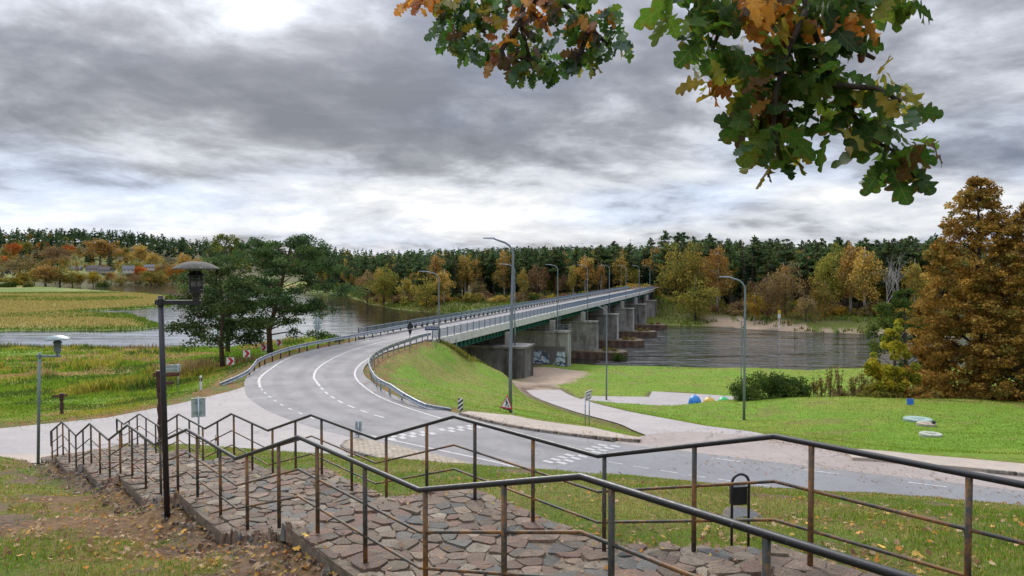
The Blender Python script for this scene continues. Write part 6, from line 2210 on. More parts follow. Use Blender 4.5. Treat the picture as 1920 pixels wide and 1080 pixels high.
leafy(xat(425, 96), 96, 16.0, 4.4, 12, 'sage', 6500, 0.27, 'sparse olive green tree with an almost leafless top behind the pines', 0.25, 46, 0.8, shell=0.7)
CON = ([0, 0.08, 0.35, 0.5, 0.62, 0.78, 0.9, 1], [0.92, 1.0, 0.95, 0.80, 0.84, 0.52, 0.36, 0.10])
leafy(xat(1833, 62), 62, 18.7, 5.3, 5, 'copper', 70000, 0.25, 'tall dense copper brown lime tree at the right edge of the lawn', 0.02, 900, 1.15, 'lime_tree', conic=CON, squash=0.6, rfac=(0.07, 0.17), group='copper brown trees at the right')
leafy(xat(1935, 58), 58, 16.0, 4.8, 6, 'copper', 36000, 0.25, 'second copper brown lime tree cut off by the right edge of the photo', 0.02, 560, 1.0, 'lime_tree', conic=CON, squash=0.6, rfac=(0.07, 0.17), group='copper brown trees at the right')
leafy(xat(1697, 73), 73, 10.2, 3.3, 7, 'green', 11000, 0.26, 'dark green leafy tree left of the tall copper tree', 0.04, 80, 1.0)
leafy(xat(1678, 59.5), 59.5, 6.4, 2.2, 8, 'lime', 12000, 0.22, 'yellow green young tree in front of the dark green one by the water', 0.02, 60, 1.2, conic=([0, 0.1, 0.5, 0.8, 1], [0.9, 1.0, 0.75, 0.5, 0.2]))


def shrub_near(px, D, h, r, seed, pal, n_leaf, leaf, label, ry=None, K=50):
    rg = np.random.default_rng(seed)
    x = xat(px, D); d = rg.normal(size=(K, 3)); d[:, 2] = np.abs(d[:, 2]); d /= np.linalg.norm(d, axis=1)[:, None]
    cl = d * rg.uniform(0.4, 0.9, (K, 1)) * np.array([r, ry or r * 0.7, h * 0.9])
    rad = np.full(K, h * 0.22) * rg.uniform(0.6, 1.3, K); cl[:, 2] = np.maximum(cl[:, 2], 0.2)
    V, F, col = crown_cloud(rg, cl, rad, n_leaf, leaf, PAL[pal], 0.28, 0.0, 0.9, 0.5)
    crown = np_mesh('crown', V, F, col); crown.materials.append(M_LEAFN)
    mb = MB()
    for k in range(0, K, 3):
        mb.tube([(cl[k, 0] * 0.2, cl[k, 1] * 0.2, -0.2), tuple(cl[k] * np.array([0.7, 0.7, 0.6])), tuple(cl[k])], [0.03, 0.02, 0.008], 4)
    st_ = mb.mesh('stems'); st_.materials.append(M_BARK)
    o = thing('shrub', label, 'shrub', (x, D, H(x, D) - 0.05), 0)
    part('stems', st_, None, o); part('crown', crown, None, o)


shrub_near(1449, 61, 2.7, 4.1, 15, 'green', 15000, 0.17, 'wide dark green bush behind the right street lamp on the mound', 2.6, 110)
shrub_near(1592, 62, 1.7, 3.3, 16, 'brown', 2600, 0.16, 'low brown and green brush between the dark bush and the yellow green tree', 1.5)
shrub_near(1655, 58.5, 1.5, 2.2, 17, 'olive', 2200, 0.16, 'low olive brush at the foot of the yellow green tree', 1.5)
shrub_near(1735, 57.5, 1.2, 1.8, 18, 'copper', 2200, 0.18, 'low reddish brush at the left foot of the copper tree', 1.5)


def tall_weed(px, D, h, seed, label):
    rg = np.random.default_rng(seed); mb = MB(); cl = []; rad = []
    for k in range(7):
        a = rg.uniform(0, 6.28); l = rg.uniform(0.1, 0.5); hh = h * rg.uniform(0.6, 1.0)
        e = Vector((l * math.cos(a), l * math.sin(a), hh)); mb.tube([(l * 0.3 * math.cos(a), l * 0.3 * math.sin(a), -0.1), e * 0.6, e], [0.018, 0.014, 0.006], 4)
        for q in range(6): cl.append(tuple(e * (0.35 + 0.11 * q))); rad.append(0.16)
    V, F, col = crown_cloud(rg, np.array(cl), np.array(rad), 520, 0.13, PAL['olive'] + PAL['brown'] + [(0.24, 0.09, 0.04)], 0.3, 0, 1.1, 0.6)
    me = np_mesh('leaves', V, F, col); me.materials.append(M_LEAFN)
    ms = mb.mesh('stems'); ms.materials.append(M_BARK)
    x = xat(px, D); o = thing('tall_weed', label, 'plant', (x, D, H(x, D)), 0, 'tall dry weeds behind the mound')
    part('stems', ms, None, o); part('leaves', me, None, o)


for i, (px, h) in enumerate([(1545, 2.4), (1560, 2.9), (1577, 3.2), (1603, 2.3), (1618, 2.6), (1632, 2.4), (1530, 1.9)]):
    tall_weed(px, 60.0 + (i % 3) * 0.7, h, 60 + i, 'tall reddish weed stalks, %s from left behind the mound' % ['second', 'third', 'fourth and highest', 'fifth', 'sixth', 'last', 'first'][i])


def bare_tree(x, y, h, seed, label, bk, spread=0.5, depth=5, name='bare_tree', group=None, thick=0.013):
    rg = np.random.default_rng(seed); mb = MB(); tw = MB()

    def grow(p, d, L, r, lev):
        mid = p + d * L * 0.5 + Vector(rg.normal(size=3)) * L * 0.05
        e = p + d * L
        (mb if lev < 2 else tw).tube([p, mid, e], [r, r * 0.85, r * 0.62], 7 if lev < 2 else 4, cap=False)
        if lev >= depth: return
        for k in range(3 if lev else 5):
            nd = (d + Vector(rg.normal(size=3)) * spread).normalized(); nd.z = nd.z * 0.8 + 0.15; nd.normalize()
            s = p.lerp(e, rg.uniform(0.45, 1.0)) if k else e
            grow(s, nd, L * rg.uniform(0.5, 0.78), r * 0.55, lev + 1)
    grow(Vector((0, 0, -0.4)), Vector((0, 0, 1)), h * 0.36, h * thick, 0)
    o = thing(name, label, 'tree', (x, y, H(x, y)), 0, group)
    t_ = mb.mesh('trunk', True); t_.materials.append(bk); part('trunk', t_, None, o)
    c_ = tw.mesh('twigs'); c_.materials.append(bk); part('crown', c_, None, o)


bare_tree(xat(1945, 76), 76, 21, 3, 'tall leafless tree with fine twigs behind the copper trees at the right edge', M_BARK, 0.5, 6)
bare_tree(xat(1664, 214), 214, 19, 5, 'leafless white birch right of the tallest golden birch', M_BIRCHBARK, 0.28, 5, 'bare_birch', 'leafless birches on the far bank', 0.0075)
bare_tree(xat(1683, 213), 213, 19.5, 6, 'second leafless white birch next to the dark green tree top', M_BIRCHBARK, 0.28, 5, 'bare_birch', 'leafless birches on the far bank', 0.0075)

# tufts on the cofferdams
for k in range(2, 6):
    for off, s in ((9.5, 0), (11.0, 1)):
        x, y = brg(PIERS[k] - 0.4 + s * 0.6, off)
        plant(['bush_olive', 'bush_brown'][s], x, y, 1.3 - 0.2 * s, '%s weedy tuft on the sheet pile foot of the %s pier' % (['olive', 'dry brown'][s], ordn[k]), 'weedy tufts on the pier feet', 1.0, z=-8.65)
x, y = brg(PIERS[2] - 3.5, 12.5)
plant('bush_green', x, y, 1.8, 'green shrub growing at the water beside the nearest cofferdam', 'shrubs at the water edge', 1.0, z=-9.7)

# ---------------------------------------------------------------- houses of the village on the left
M_ROOF = simple('grey_brown_roof', (0.11, 0.09, 0.085), 0.9, var=0.2, scale=0.8)
M_ROOF2 = simple('slate_grey_roof', (0.15, 0.15, 0.16), 0.8, var=0.15, scale=0.8)
M_WALLW = simple('white_house_wall', (0.50, 0.47, 0.42), 0.9, var=0.1)
M_WALLG = simple('grey_house_wall', (0.30, 0.28, 0.26), 0.9, var=0.15)
M_WIN = simple('dark_window', (0.03, 0.035, 0.04), 0.3)


def house(px, ybase, L, W, hw, hr, label, roof, wall, yaw):
    D = base_dist(ybase) - 8; x = xat(px, D); z = gd_(px, ybase, D)[2]
    z = max(z, H(x, D))
    o = thing('house', label, 'house', (x, D, z), yaw, 'houses of the village on the left')
    hw *= 0.8; hr *= 0.8
    MB().box((0, 0, hw / 2 - 1), (L, W, hw + 2)).build('wall', wall, o)
    mb = MB(); e = 0.5
    mb.add([(-L / 2 - e, -W / 2 - e, hw - 0.2), (L / 2 + e, -W / 2 - e, hw - 0.2), (L / 2 + e, W / 2 + e, hw - 0.2), (-L / 2 - e, W / 2 + e, hw - 0.2), (-L / 2 - e, 0, hw + hr), (L / 2 + e, 0, hw + hr)],
           [(0, 1, 5, 4), (2, 3, 4, 5), (1, 2, 5), (3, 0, 4), (3, 2, 1, 0)])
    rf = mb.build('roof', roof, o)
    MB().box((L * 0.2, 0.2, hw + hr + 0.2), (0.7, 0.7, 1.6)).build('chimney', M_WALLG, rf)
    n = max(2, int(L / 3.2))
    for i in range(n):
        w_ = MB().box((0, 0, 0), (1.1, 0.08, 1.2)).build('window', M_WIN, o)
        w_.location = (-L / 2 + L * (i + 0.5) / n, -W / 2 - 0.03, hw * 0.55)


house(241, 509, 12, 8, 3.6, 5.0, 'white gabled house with a grey roof, right end of the village', M_ROOF2, M_WALLW, 0.5)
house(178, 507, 17, 9, 2.8, 4.6, 'long low house with a brown roof in the middle of the village', M_ROOF, M_WALLG, 0.15)
house(199, 509, 14, 8, 2.6, 4.2, 'grey brown roofed house beside the narrow dark spruce', M_ROOF, M_WALLG, -0.2)
house(142, 507, 13, 7, 2.6, 3.6, 'low house with a pale slate roof, left in the village', M_ROOF2, M_WALLG, 0.1)
house(19, 513, 14, 8, 4.5, 3.5, 'grey house half hidden by trees at the left edge', M_ROOF2, M_WALLW, 0.2)
house(281, 504, 10, 7, 3.0, 3.4, 'small pale house among trees at the river bend', M_ROOF2, M_WALLW, 0.4)
# ================================================================== grass, reeds and fallen leaves
def blades(x, y, z, h, w_, col, rg, lean=0.45):
    """one bent triangle pair per blade: base, middle, tip"""
    n = len(x)
    a = rg.uniform(0, 2 * math.pi, n); l = h * rg.uniform(0.05, lean, n); b = rg.uniform(0, 2 * math.pi, n)
    bx, by = np.cos(a) * w_ / 2, np.sin(a) * w_ / 2
    lx, ly = np.cos(b) * l, np.sin(b) * l
    p0 = np.stack([x - bx, y - by, z - 0.02], -1); p1 = np.stack([x + bx, y + by, z - 0.02], -1)
    p2 = np.stack([x + bx * 0.6 + lx * 0.4, y + by * 0.6 + ly * 0.4, z + h * 0.6], -1); p3 = np.stack([x + lx, y + ly, z + h], -1)
    V = np.stack([p0, p1, p2, p3], 1).reshape(-1, 3)
    F = np.arange(4 * n).reshape(n, 4)
    return V, F, col


M_GRASS = leafmat('grass_blades', 1.12, 0.45, 0.0)


def bareness(x, y, k):
    t, s = k['t'], k['s']
    n3 = fbm(x, y, 1.6, 47, 3)
    b = smooth(0.53, 0.66, 0.6 * fbm(x, y, 0.33, 61, 3) + 0.4 * n3 + np.where(t < P_L, 0.075 * np.exp(-((t - 1.6) / 1.5) ** 2) * smooth(13, 9, s) + 0.05 * np.exp(-((t - 2.6) / 1.0) ** 2) * smooth(7, 12, s), -0.05))
    return np.maximum(b, np.where(t < P_L, smooth(0.6, 0.2, P_L - t), smooth(0.35, 0.1, t - P_R)) * 0.9)


def pick(pal, n, rg, j=0.25):
    pal = np.array(pal)
    return pal[rg.integers(len(pal), size=n)] * rg.uniform(1 - j, 1 + j, (n, 1))


def grow(name, label, x, y, keep, h, w_, pal, seed, lean=0.45, lump=None):
    rg = np.random.default_rng(seed)
    x, y = x[keep], y[keep]
    z = H(x, y)
    n = len(x)
    hh = np.broadcast_to(h[keep] if np.ndim(h) else h, n) * rg.uniform(0.5, 1.25, n)
    ww = np.broadcast_to(w_[keep] if np.ndim(w_) else w_, n) * rg.uniform(0.7, 1.3, n)
    col = pal(x, y, n, rg) if callable(pal) else pick(pal, n, rg)
    V, F, c = blades(x, y, z, hh, ww, col, rg, lean)
    o = link(name, np_mesh(name, V, F, c), M_GRASS, kind='stuff')
    tag(o, label)
    return o


GREEN = [(0.13, 0.21, 0.024), (0.165, 0.25, 0.028), (0.10, 0.17, 0.02), (0.21, 0.26, 0.04)]
DRY = [(0.29, 0.23, 0.075), (0.36, 0.28, 0.11), (0.23, 0.18, 0.055)]


def wedge(n, d0, d1, rg, half=0.74, power=1.0):
    """points spread over the wedge of ground the photo can see (denser close by)"""
    u = rg.random(n)
    if power == 2: d = d0 + (d1 - d0) * np.sqrt(u)
    else: d = d0 * (d1 / d0) ** u
    x = rg.uniform(-half, half, n) * d
    return x, d


def near_grass():
    rg = np.random.default_rng(101)
    x, y = wedge(330000, 2.6, 31, rg, 0.75)
    z, k = H_full(x, y)
    ok = k['inA'] & (k['hill'] > 0.0) & ((k['t'] < P_L - 0.05) | (k['t'] > P_R + 0.02))
    b = bareness(x, y, k)
    dens = (1 - b) * (0.35 + 0.65 * smooth(0.35, 0.6, fbm(x, y, 0.7, 211, 3)))
    keep = ok & (rg.random(len(x)) < dens + 0.03)
    dist = np.sqrt(x * x + y * y)
    h = (0.03 + 0.04 * fbm(x, y, 0.6, 213, 3)) * (1 + 0.25 * smooth(18, 30, dist))
    w_ = np.clip(0.0011 * dist, 0.007, 0.03)

    def pal(x, y, n, rg):
        g = pick(GREEN, n, rg); d = pick(DRY, n, rg)
        f = (rg.random(n) < 0.15 + 0.35 * smooth(0.45, 0.65, fbm(x, y, 0.4, 43, 4)))[:, None]
        return np.where(f, d, g)
    grow('hill_grass', 'short autumn grass of the hillside around the stairs', x, y, keep, h, w_, pal, 102)


near_grass()


def lawn_grass():
    rg = np.random.default_rng(111)
    x, y = wedge(210000, 31, 128, rg, 0.74)
    z, k = H_full(x, y)
    al = (np.stack([x, y], -1) - B0) @ E; off = (np.stack([x, y], -1) - B0) @ EN
    ok = (~k['inA']) & (k['sd'] > 0.8) & (k['ds'] > 2.2) & (~k['inP']) & (x > -10.5) & ~((np.abs(off) < 5) & (al > 0)) & (off > -1)
    inT = inside(np.stack([x, y], -1), TRACK)
    keep = ok & ~inT
    dist = np.sqrt(x * x + y * y)
    w_ = np.clip(0.00085 * dist, 0.02, 0.10); h = 0.035 + 0.03 * fbm(x, y, 0.5, 219, 2) + 0.0003 * dist
    shore = smooth(5, 1, k['sd']); h = h + shore * 0.35 * fbm(x, y, 0.6, 223, 2)
    emb_top = (smooth(8, 0, np.abs(al - 6)) * smooth(3, 0, np.abs(off - 6.5))); h = h + 0.35 * emb_top

    def pal(x, y, n, rg):
        g = pick([(0.15, 0.26, 0.022), (0.18, 0.29, 0.026), (0.125, 0.225, 0.02), (0.20, 0.28, 0.034)], n, rg); d = pick([(0.26, 0.26, 0.055), (0.31, 0.26, 0.075), (0.22, 0.25, 0.05)], n, rg)
        f = (rg.random(n) < 0.08 + 0.75 * smooth(0.46, 0.64, 0.6 * fbm(x, y, 0.14, 225, 4) + 0.4 * fbm(x, y, 0.7, 227, 3)))[:, None]
        c = np.where(f, d, g) * (0.62 + 0.76 * fbm(x, y, 0.30, 261, 4))[:, None]
        wv = (rg.random(n) < 0.75 * smooth(0.56, 0.68, 0.5 * fbm(x, y, 0.22, 81, 4) + 0.5 * fbm(x, y, 0.8, 83, 3)))[:, None]
        return np.where(wv, pick([(0.27, 0.22, 0.075), (0.22, 0.20, 0.06)], n, rg), c)
    grow('lawn_grass', 'bright green mown grass of the lawn and the embankment', x, y, keep, h, w_, pal, 112)


lawn_grass()


def bank_weeds():
    rg = np.random.default_rng(141)
    n = 9000
    al = rg.uniform(0.5, 15, n); off = 4.7 + rg.random(n) ** 1.4 * 3.6
    x = B0[0] + E[0] * al + EN[0] * off; y = B0[1] + E[1] * al + EN[1] * off
    ok = rg.random(n) < smooth(0.35, 0.6, fbm(x, y, 0.5, 251, 3)) + 0.15
    grow('embankment_weeds', 'tall brown and green weeds on the steep edge of the embankment under the bridge', x, y, ok, 0.25 + 0.5 * fbm(x, y, 0.6, 253, 2), np.full(n, 0.07),
         lambda x, y, n, rg: np.where((rg.random(n) < 0.55)[:, None], pick([(0.22, 0.17, 0.05), (0.27, 0.20, 0.06), (0.17, 0.15, 0.04)], n, rg), pick([(0.10, 0.15, 0.022), (0.14, 0.18, 0.03)], n, rg)), 142, 0.6)


bank_weeds()


def meadow():
    rg = np.random.default_rng(121)
    u = rg.random(170000); y = 33 * (165 / 33) ** u
    x = -rg.uniform(0.18, 0.75, len(y)) * y
    z, k = H_full(x, y)
    ok = (~k['inA']) & (k['sd'] > 0.2) & (x < -15)
    edge = smooth(0.5, 9, k['dA'])
    a = fbm(x, y, 0.10, 71, 3); b_ = fbm(x, y, 0.16, 73, 3); c_ = fbm(x, y, 0.30, 231, 3)
    smoothlawn = smooth(0.62, 0.45, a + 0.12 * smooth(70, 40, y) * smooth(-22, -40, x))
    h = 0.07 + edge * (0.18 + 0.75 * smooth(0.45, 0.72, c_)) * (0.35 + 0.65 * smooth(0.4, 0.6, a))
    h *= np.where((y < 50) & (x < -24), 0.45, 1)
    dist = np.sqrt(x * x + y * y)
    w_ = np.clip(0.0013 * dist, 0.03, 0.2)
    near = smooth(5, 0, k['dA'])

    def pal(x, y, n, rg):
        a = fbm(x, y, 0.10, 71, 3); b_ = fbm(x, y, 0.16, 73, 3); c_ = fbm(x, y, 0.22, 233, 3)
        g = pick([(0.15, 0.25, 0.024), (0.20, 0.29, 0.032), (0.115, 0.19, 0.024)], n, rg)
        yl = pick([(0.30, 0.28, 0.045), (0.36, 0.30, 0.055), (0.25, 0.26, 0.04)], n, rg)
        tn = pick([(0.35, 0.27, 0.11), (0.40, 0.30, 0.135), (0.28, 0.20, 0.085)], n, rg)
        dk = pick([(0.07, 0.12, 0.026), (0.09, 0.14, 0.026)], n, rg)
        c = np.where((rg.random(n) < smooth(0.48, 0.66, a))[:, None], yl, g)
        c = np.where((rg.random(n) < smooth(0.58, 0.7, b_))[:, None], tn, c)
        c = np.where((rg.random(n) < 0.8 * smooth(0.56, 0.66, c_))[:, None], dk, c)
        return c
    grow('meadow_grass', 'rough meadow of green, yellow and straw coloured grass and weeds left of the road', x, y, ok, h, w_, pal, 122, 0.6)
    # reeds on the near bank
    n = 26000
    y = rg.uniform(118, 160, n); x = rg.uniform(-160, -40, n)
    z, k = H_full(x, y)
    ok = (k['sd'] > 0.4) & (k['sd'] < 12 + 8 * (fbm(x, y, 0.08, 235, 2) - 0.4))
    grow('reeds', 'belt of brown and green reeds along the near river bank', x, y, ok, 0.7 + 0.8 * fbm(x, y, 0.2, 237, 2), np.full(n, 0.16), lambda x, y, n, rg: np.where((rg.random(n) < smooth(0.4, 0.6, fbm(x, y, 0.07, 239, 2)))[:, None], pick([(0.17, 0.12, 0.045), (0.21, 0.15, 0.055)], n, rg), pick([(0.10, 0.12, 0.03), (0.13, 0.145, 0.035)], n, rg)), 124, 0.25)
    # islands
    n = 60000
    D = rg.uniform(186, 500, n) ; px = rg.uniform(-40, 345, n); x = (px - 960) / FPX * D; y = D
    z, k = H_full(x, y)
    ok = (k['sd'] > 0.6) & (x < -90)

    def pali(x, y, n, rg):
        n0 = fbm(x, y, 0.018, 51, 3)
        z_, kk = H_full(x, y)
        g = np.maximum(np.maximum(smooth(0.5, 0.65, n0) * 0.7, smooth(9, 3, kk['sd'])), smooth(-170, -140, x) * smooth(235, 250, y) * 0.85)
        return np.where((rg.random(n) < g)[:, None], pick([(0.10, 0.165, 0.02), (0.13, 0.19, 0.025), (0.085, 0.12, 0.025)], n, rg), pick([(0.32, 0.265, 0.09), (0.36, 0.29, 0.105), (0.26, 0.23, 0.07)], n, rg))
    grow('island_grass', 'straw coloured and green grass on the flat islands in the river', x, y, ok, 0.35 + 0.6 * fbm(x, y, 0.12, 241, 2), 0.0016 * D, pali, 125, 0.5)
    # far bank grass edge
    n = 26000
    px = rg.uniform(560, 1790, n); D = front(px) - rg.uniform(-8, 45, n); x = (px - 960) / FPX * D
    z, k = H_full(x, D)
    beach = (x > 54) & (x < 112) & (k['sd'] < 12) & (fbm(x, D, 0.2, 243, 2) < 0.56)
    ok = (k['sd'] > 0.2) & ~beach
    grow('bank_grass', 'green and brown grass along the far river bank', x, D, ok, 0.5 + 0.8 * fbm(x, D, 0.15, 245, 2), np.full(n, 0.34), lambda x, y, n, rg: np.where((rg.random(n) < 0.45 + 0.5 * (fbm(x, y, 0.06, 247, 2) > 0.5))[:, None], pick([(0.10, 0.15, 0.022), (0.13, 0.17, 0.028), (0.075, 0.11, 0.02)], n, rg), pick([(0.19, 0.13, 0.045), (0.22, 0.165, 0.05), (0.14, 0.10, 0.035)], n, rg)), 126, 0.6)


meadow()

# ------------------------------------------------------------------ fallen leaves
LEAFPAL = [(0.36, 0.23, 0.13), (0.42, 0.28, 0.16), (0.28, 0.16, 0.08), (0.44, 0.20, 0.05), (0.32, 0.21, 0.13), (0.46, 0.33, 0.20), (0.20, 0.11, 0.06), (0.42, 0.28, 0.08), (0.24, 0.14, 0.085)]


def star_leaf(rg, n, size):
    """n maple-ish leaves as fans of 10 outline points: returns local verts (n,11,3) and faces"""
    th = np.array([-90, -50, -28, 0, 22, 55, 72, 90, 108, 125, 158, 180, 208, 230]) * math.pi / 180
    rr = np.array([0.30, 0.55, 0.38, 0.85, 0.48, 0.95, 0.55, 1.05, 0.55, 0.95, 0.48, 0.85, 0.38, 0.55])
    m = len(th)
    r = rr[None] * rg.uniform(0.85, 1.1, (n, m)) * size[:, None] / 2
    v = np.stack([r * np.cos(th), r * np.sin(th), (r / (size[:, None] / 2)) ** 2 * size[:, None] * rg.uniform(-0.10, 0.28, (n, m))], -1)
    c = np.zeros((n, 1, 3))
    V = np.concatenate([v, c], 1)
    f = np.array([(k, (k + 1) % m, m) for k in range(m)])
    return V, f


def scatter_leaves(name, label, x, y, z, size, seed, pal=LEAFPAL, tilt=0.35):
    rg = np.random.default_rng(seed); n = len(x)
    V, f = star_leaf(rg, n, size)
    a = rg.uniform(0, 2 * math.pi, n); ca, sa = np.cos(a)[:, None], np.sin(a)[:, None]
    X = V[..., 0] * ca - V[..., 1] * sa; Y = V[..., 0] * sa + V[..., 1] * ca
    tx, ty = rg.normal(size=(n, 1)) * tilt, rg.normal(size=(n, 1)) * tilt
    Z = V[..., 2] + X * tx + Y * ty
    Z = Z - Z.min(1, keepdims=True) + 0.004
    W = np.stack([X + x[:, None], Y + y[:, None], Z + z[:, None]], -1)
    m = V.shape[1]
    F = (f[None] + (np.arange(n) * m)[:, None, None]).reshape(-1, 3)
    col = np.repeat(pick(pal, n, rg, 0.3), len(f), axis=0)
    me = np_mesh(name, W.reshape(-1, 3), F, col)
    return me


M_FALLEN = leafmat('fallen_leaves', 1.0, 0.2, 0.0)


def fallen():
    rg = np.random.default_rng(131)
    # left of the stairs, thick along the edge and in patches
    x, y = wedge(42000, 2.8, 30, rg, 0.75)
    z, k = H_full(x, y)
    t, s = k['t'], k['s']
    pt = fbm(x, y, 0.8, 67, 3)
    d = np.where(t < P_L, 0.07 + 0.42 * smooth(0.45, 0.62, pt) + 0.5 * smooth(1.6, 0.2, P_L - t) * smooth(3, 8, s), 0.05 + 0.2 * smooth(0.48, 0.62, pt) + 0.35 * smooth(0.8, 0.1, t - P_R))
    ok = k['inA'] & (k['hill'] > 0.02) & ((t < P_L) | (t > P_R))
    keep = ok & (rg.random(len(x)) < d)
    x, y, z = x[keep], y[keep], z[keep]
    size = rg.uniform(0.03, 0.105, len(x)) * (1 + 0.012 * y)
    me = scatter_leaves('fallen_leaves', '', x, y, z + 0.012, size, 132)
    o = link('fallen_leaves', me, M_FALLEN, kind='stuff'); tag(o, 'carpet of brown and orange fallen leaves on the hillside grass')
    # on the stones
    n = 1300
    s = rg.uniform(2.0, 30, n); t = rg.uniform(P_L, P_R, n)
    edge = rg.random(n) < 0.6; t = np.where(edge, np.where(rg.random(n) < 0.5, P_L + rg.exponential(0.15, n), P_R - rg.exponential(0.22, n)), t); t = np.clip(t, P_L, P_R)
    x = s * U[0] + t * N[0]; y = s * U[1] + t * N[1]; z = np.array([step_z(q) for q in s]) + 0.022
    me = scatter_leaves('stair_leaves', '', x, y, z, rg.uniform(0.03, 0.085, n), 133)
    o = link('stair_leaves', me, M_FALLEN, kind='stuff'); tag(o, 'scattered fallen leaves lying on the stones of the stairs')
    # along the road edges, on the lay-by and below the copper trees
    xs, ys = [], []
    for pts, n, sp in [(gr_, 700, 0.5), ([(a[0], a[1]) for a in outer[4:]], 160, 0.45), ([tuple(q) for q in fwp], 380, 0.4), ([gz(*q) for q in [(1420, 820), (1613, 850), (1733, 866), (1920, 878)]], 1100, 0.45), ([gz(0, 800), gz(200, 781), gz(333, 755), gz(433, 731)], 500, 0.5), (lb[:8], 500, 1.0), ([gz(1300, 870), gz(1543, 880), gz(1900, 925)], 350, 0.8)]:
        p, q = resample([(a[0], a[1]) for a in pts], 0.2)
        i = rg.integers(len(p), size=n)
        xs.append(p[i, 0] + rg.normal(size=n) * sp); ys.append(p[i, 1] + rg.normal(size=n) * sp)
    xs.append(rg.uniform(4, 46, 700)); ys.append(rg.uniform(36, 60, 700))
    xs.append(rg.normal(size=900) * 5 + 40); ys.append(rg.normal(size=900) * 2.2 + 55.5)
    x = np.concatenate(xs); y = np.concatenate(ys)
    z, k = H_full(x, y); z = np.maximum(z, np.where(k['inA'], 0.012, -99)); z = np.where(k['ds'] < 2, np.maximum(z, -20) + 0.08, z)
    wd, _ = polydist(np.stack([x, y], -1), [tuple(q) for q in fwp]); z = np.where(wd < 0.9, np.maximum(z, 0.105), z)
    me = scatter_leaves('roadside_leaves', '', x, y, z, rg.uniform(0.05, 0.12, len(x)), 134, tilt=0.12)
    o = link('roadside_leaves', me, M_FALLEN, kind='stuff'); tag(o, 'brown leaves blown along the road edges and kerbs')
    # single bright maple leaves that stand out
    spots = [(555, 1035, 0.16), (540, 1032, 0.14), (575, 1040, 0.13), (566, 942, 0.11), (300, 992, 0.15), (325, 985, 0.14), (345, 1003, 0.13), (187, 1050, 0.15), (85, 1008, 0.16), (55, 1005, 0.14), (40, 1048, 0.15), (1348, 997, 0.10), (1513, 985, 0.10), (1610, 1005, 0.14), (1650, 1030, 0.13), (1860, 992, 0.10), (1768, 975, 0.09), (1663, 965, 0.09), (1730, 1052, 0.14), (1550, 997, 0.09), (1310, 1042, 0.09)]
    pal2 = [(0.55, 0.30, 0.03), (0.50, 0.22, 0.03), (0.60, 0.38, 0.05)]
    mats = []
    for i, c in enumerate(pal2): mats.append(simple('bright_leaf', c, 0.7, var=0.2, scale=20))
    for i, (px, py, sz) in enumerate(spots):
        # walk the ray down to the ground
        d = ray(px, py); kk = np.linspace(2.5, 24, 500)
        X, Y, Z = d[0] * kk, d[1] * kk, EYE + d[2] * kk
        t = X * N[0] + Y * N[1]; s_ = X * U[0] + Y * U[1]
        g = H(X, Y); onp = (t > P_L) & (t < P_R); g = np.where(onp, [step_z(q) + 0.02 for q in s_], g)
        j = int(np.argmax(Z < g + 0.01))
        if j == 0: continue
        x, y, z = X[j], Y[j], g[j]
        me = scatter_leaves('fallen_leaf', '', np.zeros(1), np.zeros(1), np.zeros(1), np.array([sz]), 300 + i, tilt=0.3)
        o = link('fallen_leaf', me, mats[i % 3]); o.location = (x, y, z + 0.03)
        tag(o, 'bright yellow or orange maple leaf lying on the ground near the stairs', 'fallen leaf', 'bright single maple leaves on the ground')


fallen()

# ================================================================== the oak hanging into the picture
def oak_leaf_mesh(seed, L=1.0):
    """lobed oak leaf, stalk at the origin, tip at +Y, slightly cupped and wavy"""
    rg = np.random.default_rng(seed)
    half = [(0.0, 0.012), (0.06, 0.012), (0.10, 0.05), (0.15, 0.10), (0.20, 0.14), (0.235, 0.105), (0.27, 0.085), (0.31, 0.15), (0.36, 0.235), (0.41, 0.25), (0.435, 0.19), (0.455, 0.115), (0.50, 0.19), (0.55, 0.295), (0.61, 0.31), (0.64, 0.24), (0.66, 0.15), (0.71, 0.20), (0.77, 0.265), (0.82, 0.255), (0.84, 0.19), (0.855, 0.13), (0.90, 0.15), (0.95, 0.13), (0.985, 0.075), (1.0, 0.0)]
    left = [(y, w * rg.uniform(0.85, 1.15)) for y, w in half]; right = [(y, w * rg.uniform(0.85, 1.15)) for y, w in half]
    vs = []; n = len(half)
    ph = rg.uniform(0, 6.28); curl = rg.uniform(-0.15, 0.6); fold = rg.uniform(-0.1, 0.6)

    def zz(x, y): return -curl * y * y + fold * abs(x) * 0.9 + 0.045 * math.sin(y * 15 + ph + (1.3 if x > 0 else 0)) * abs(x) * 6
    for (yl, wl), (yr, wr) in zip(left, right):
        y = (yl + yr) / 2
        vs += [(-wl * L, y * L, zz(-wl, y) * L), (0, y * L, zz(0, y) * L), (wr * L, y * L, zz(wr, y) * L)]
    fs = []
    for i in range(n - 1):
        a = 3 * i
        fs += [(a, a + 1, a + 4, a + 3), (a + 1, a + 2, a + 5, a + 4)]
    me = bpy.data.meshes.new('leaf'); me.from_pydata(vs, [], fs)
    me.polygons.foreach_set('use_smooth', [True] * len(fs))
    return me


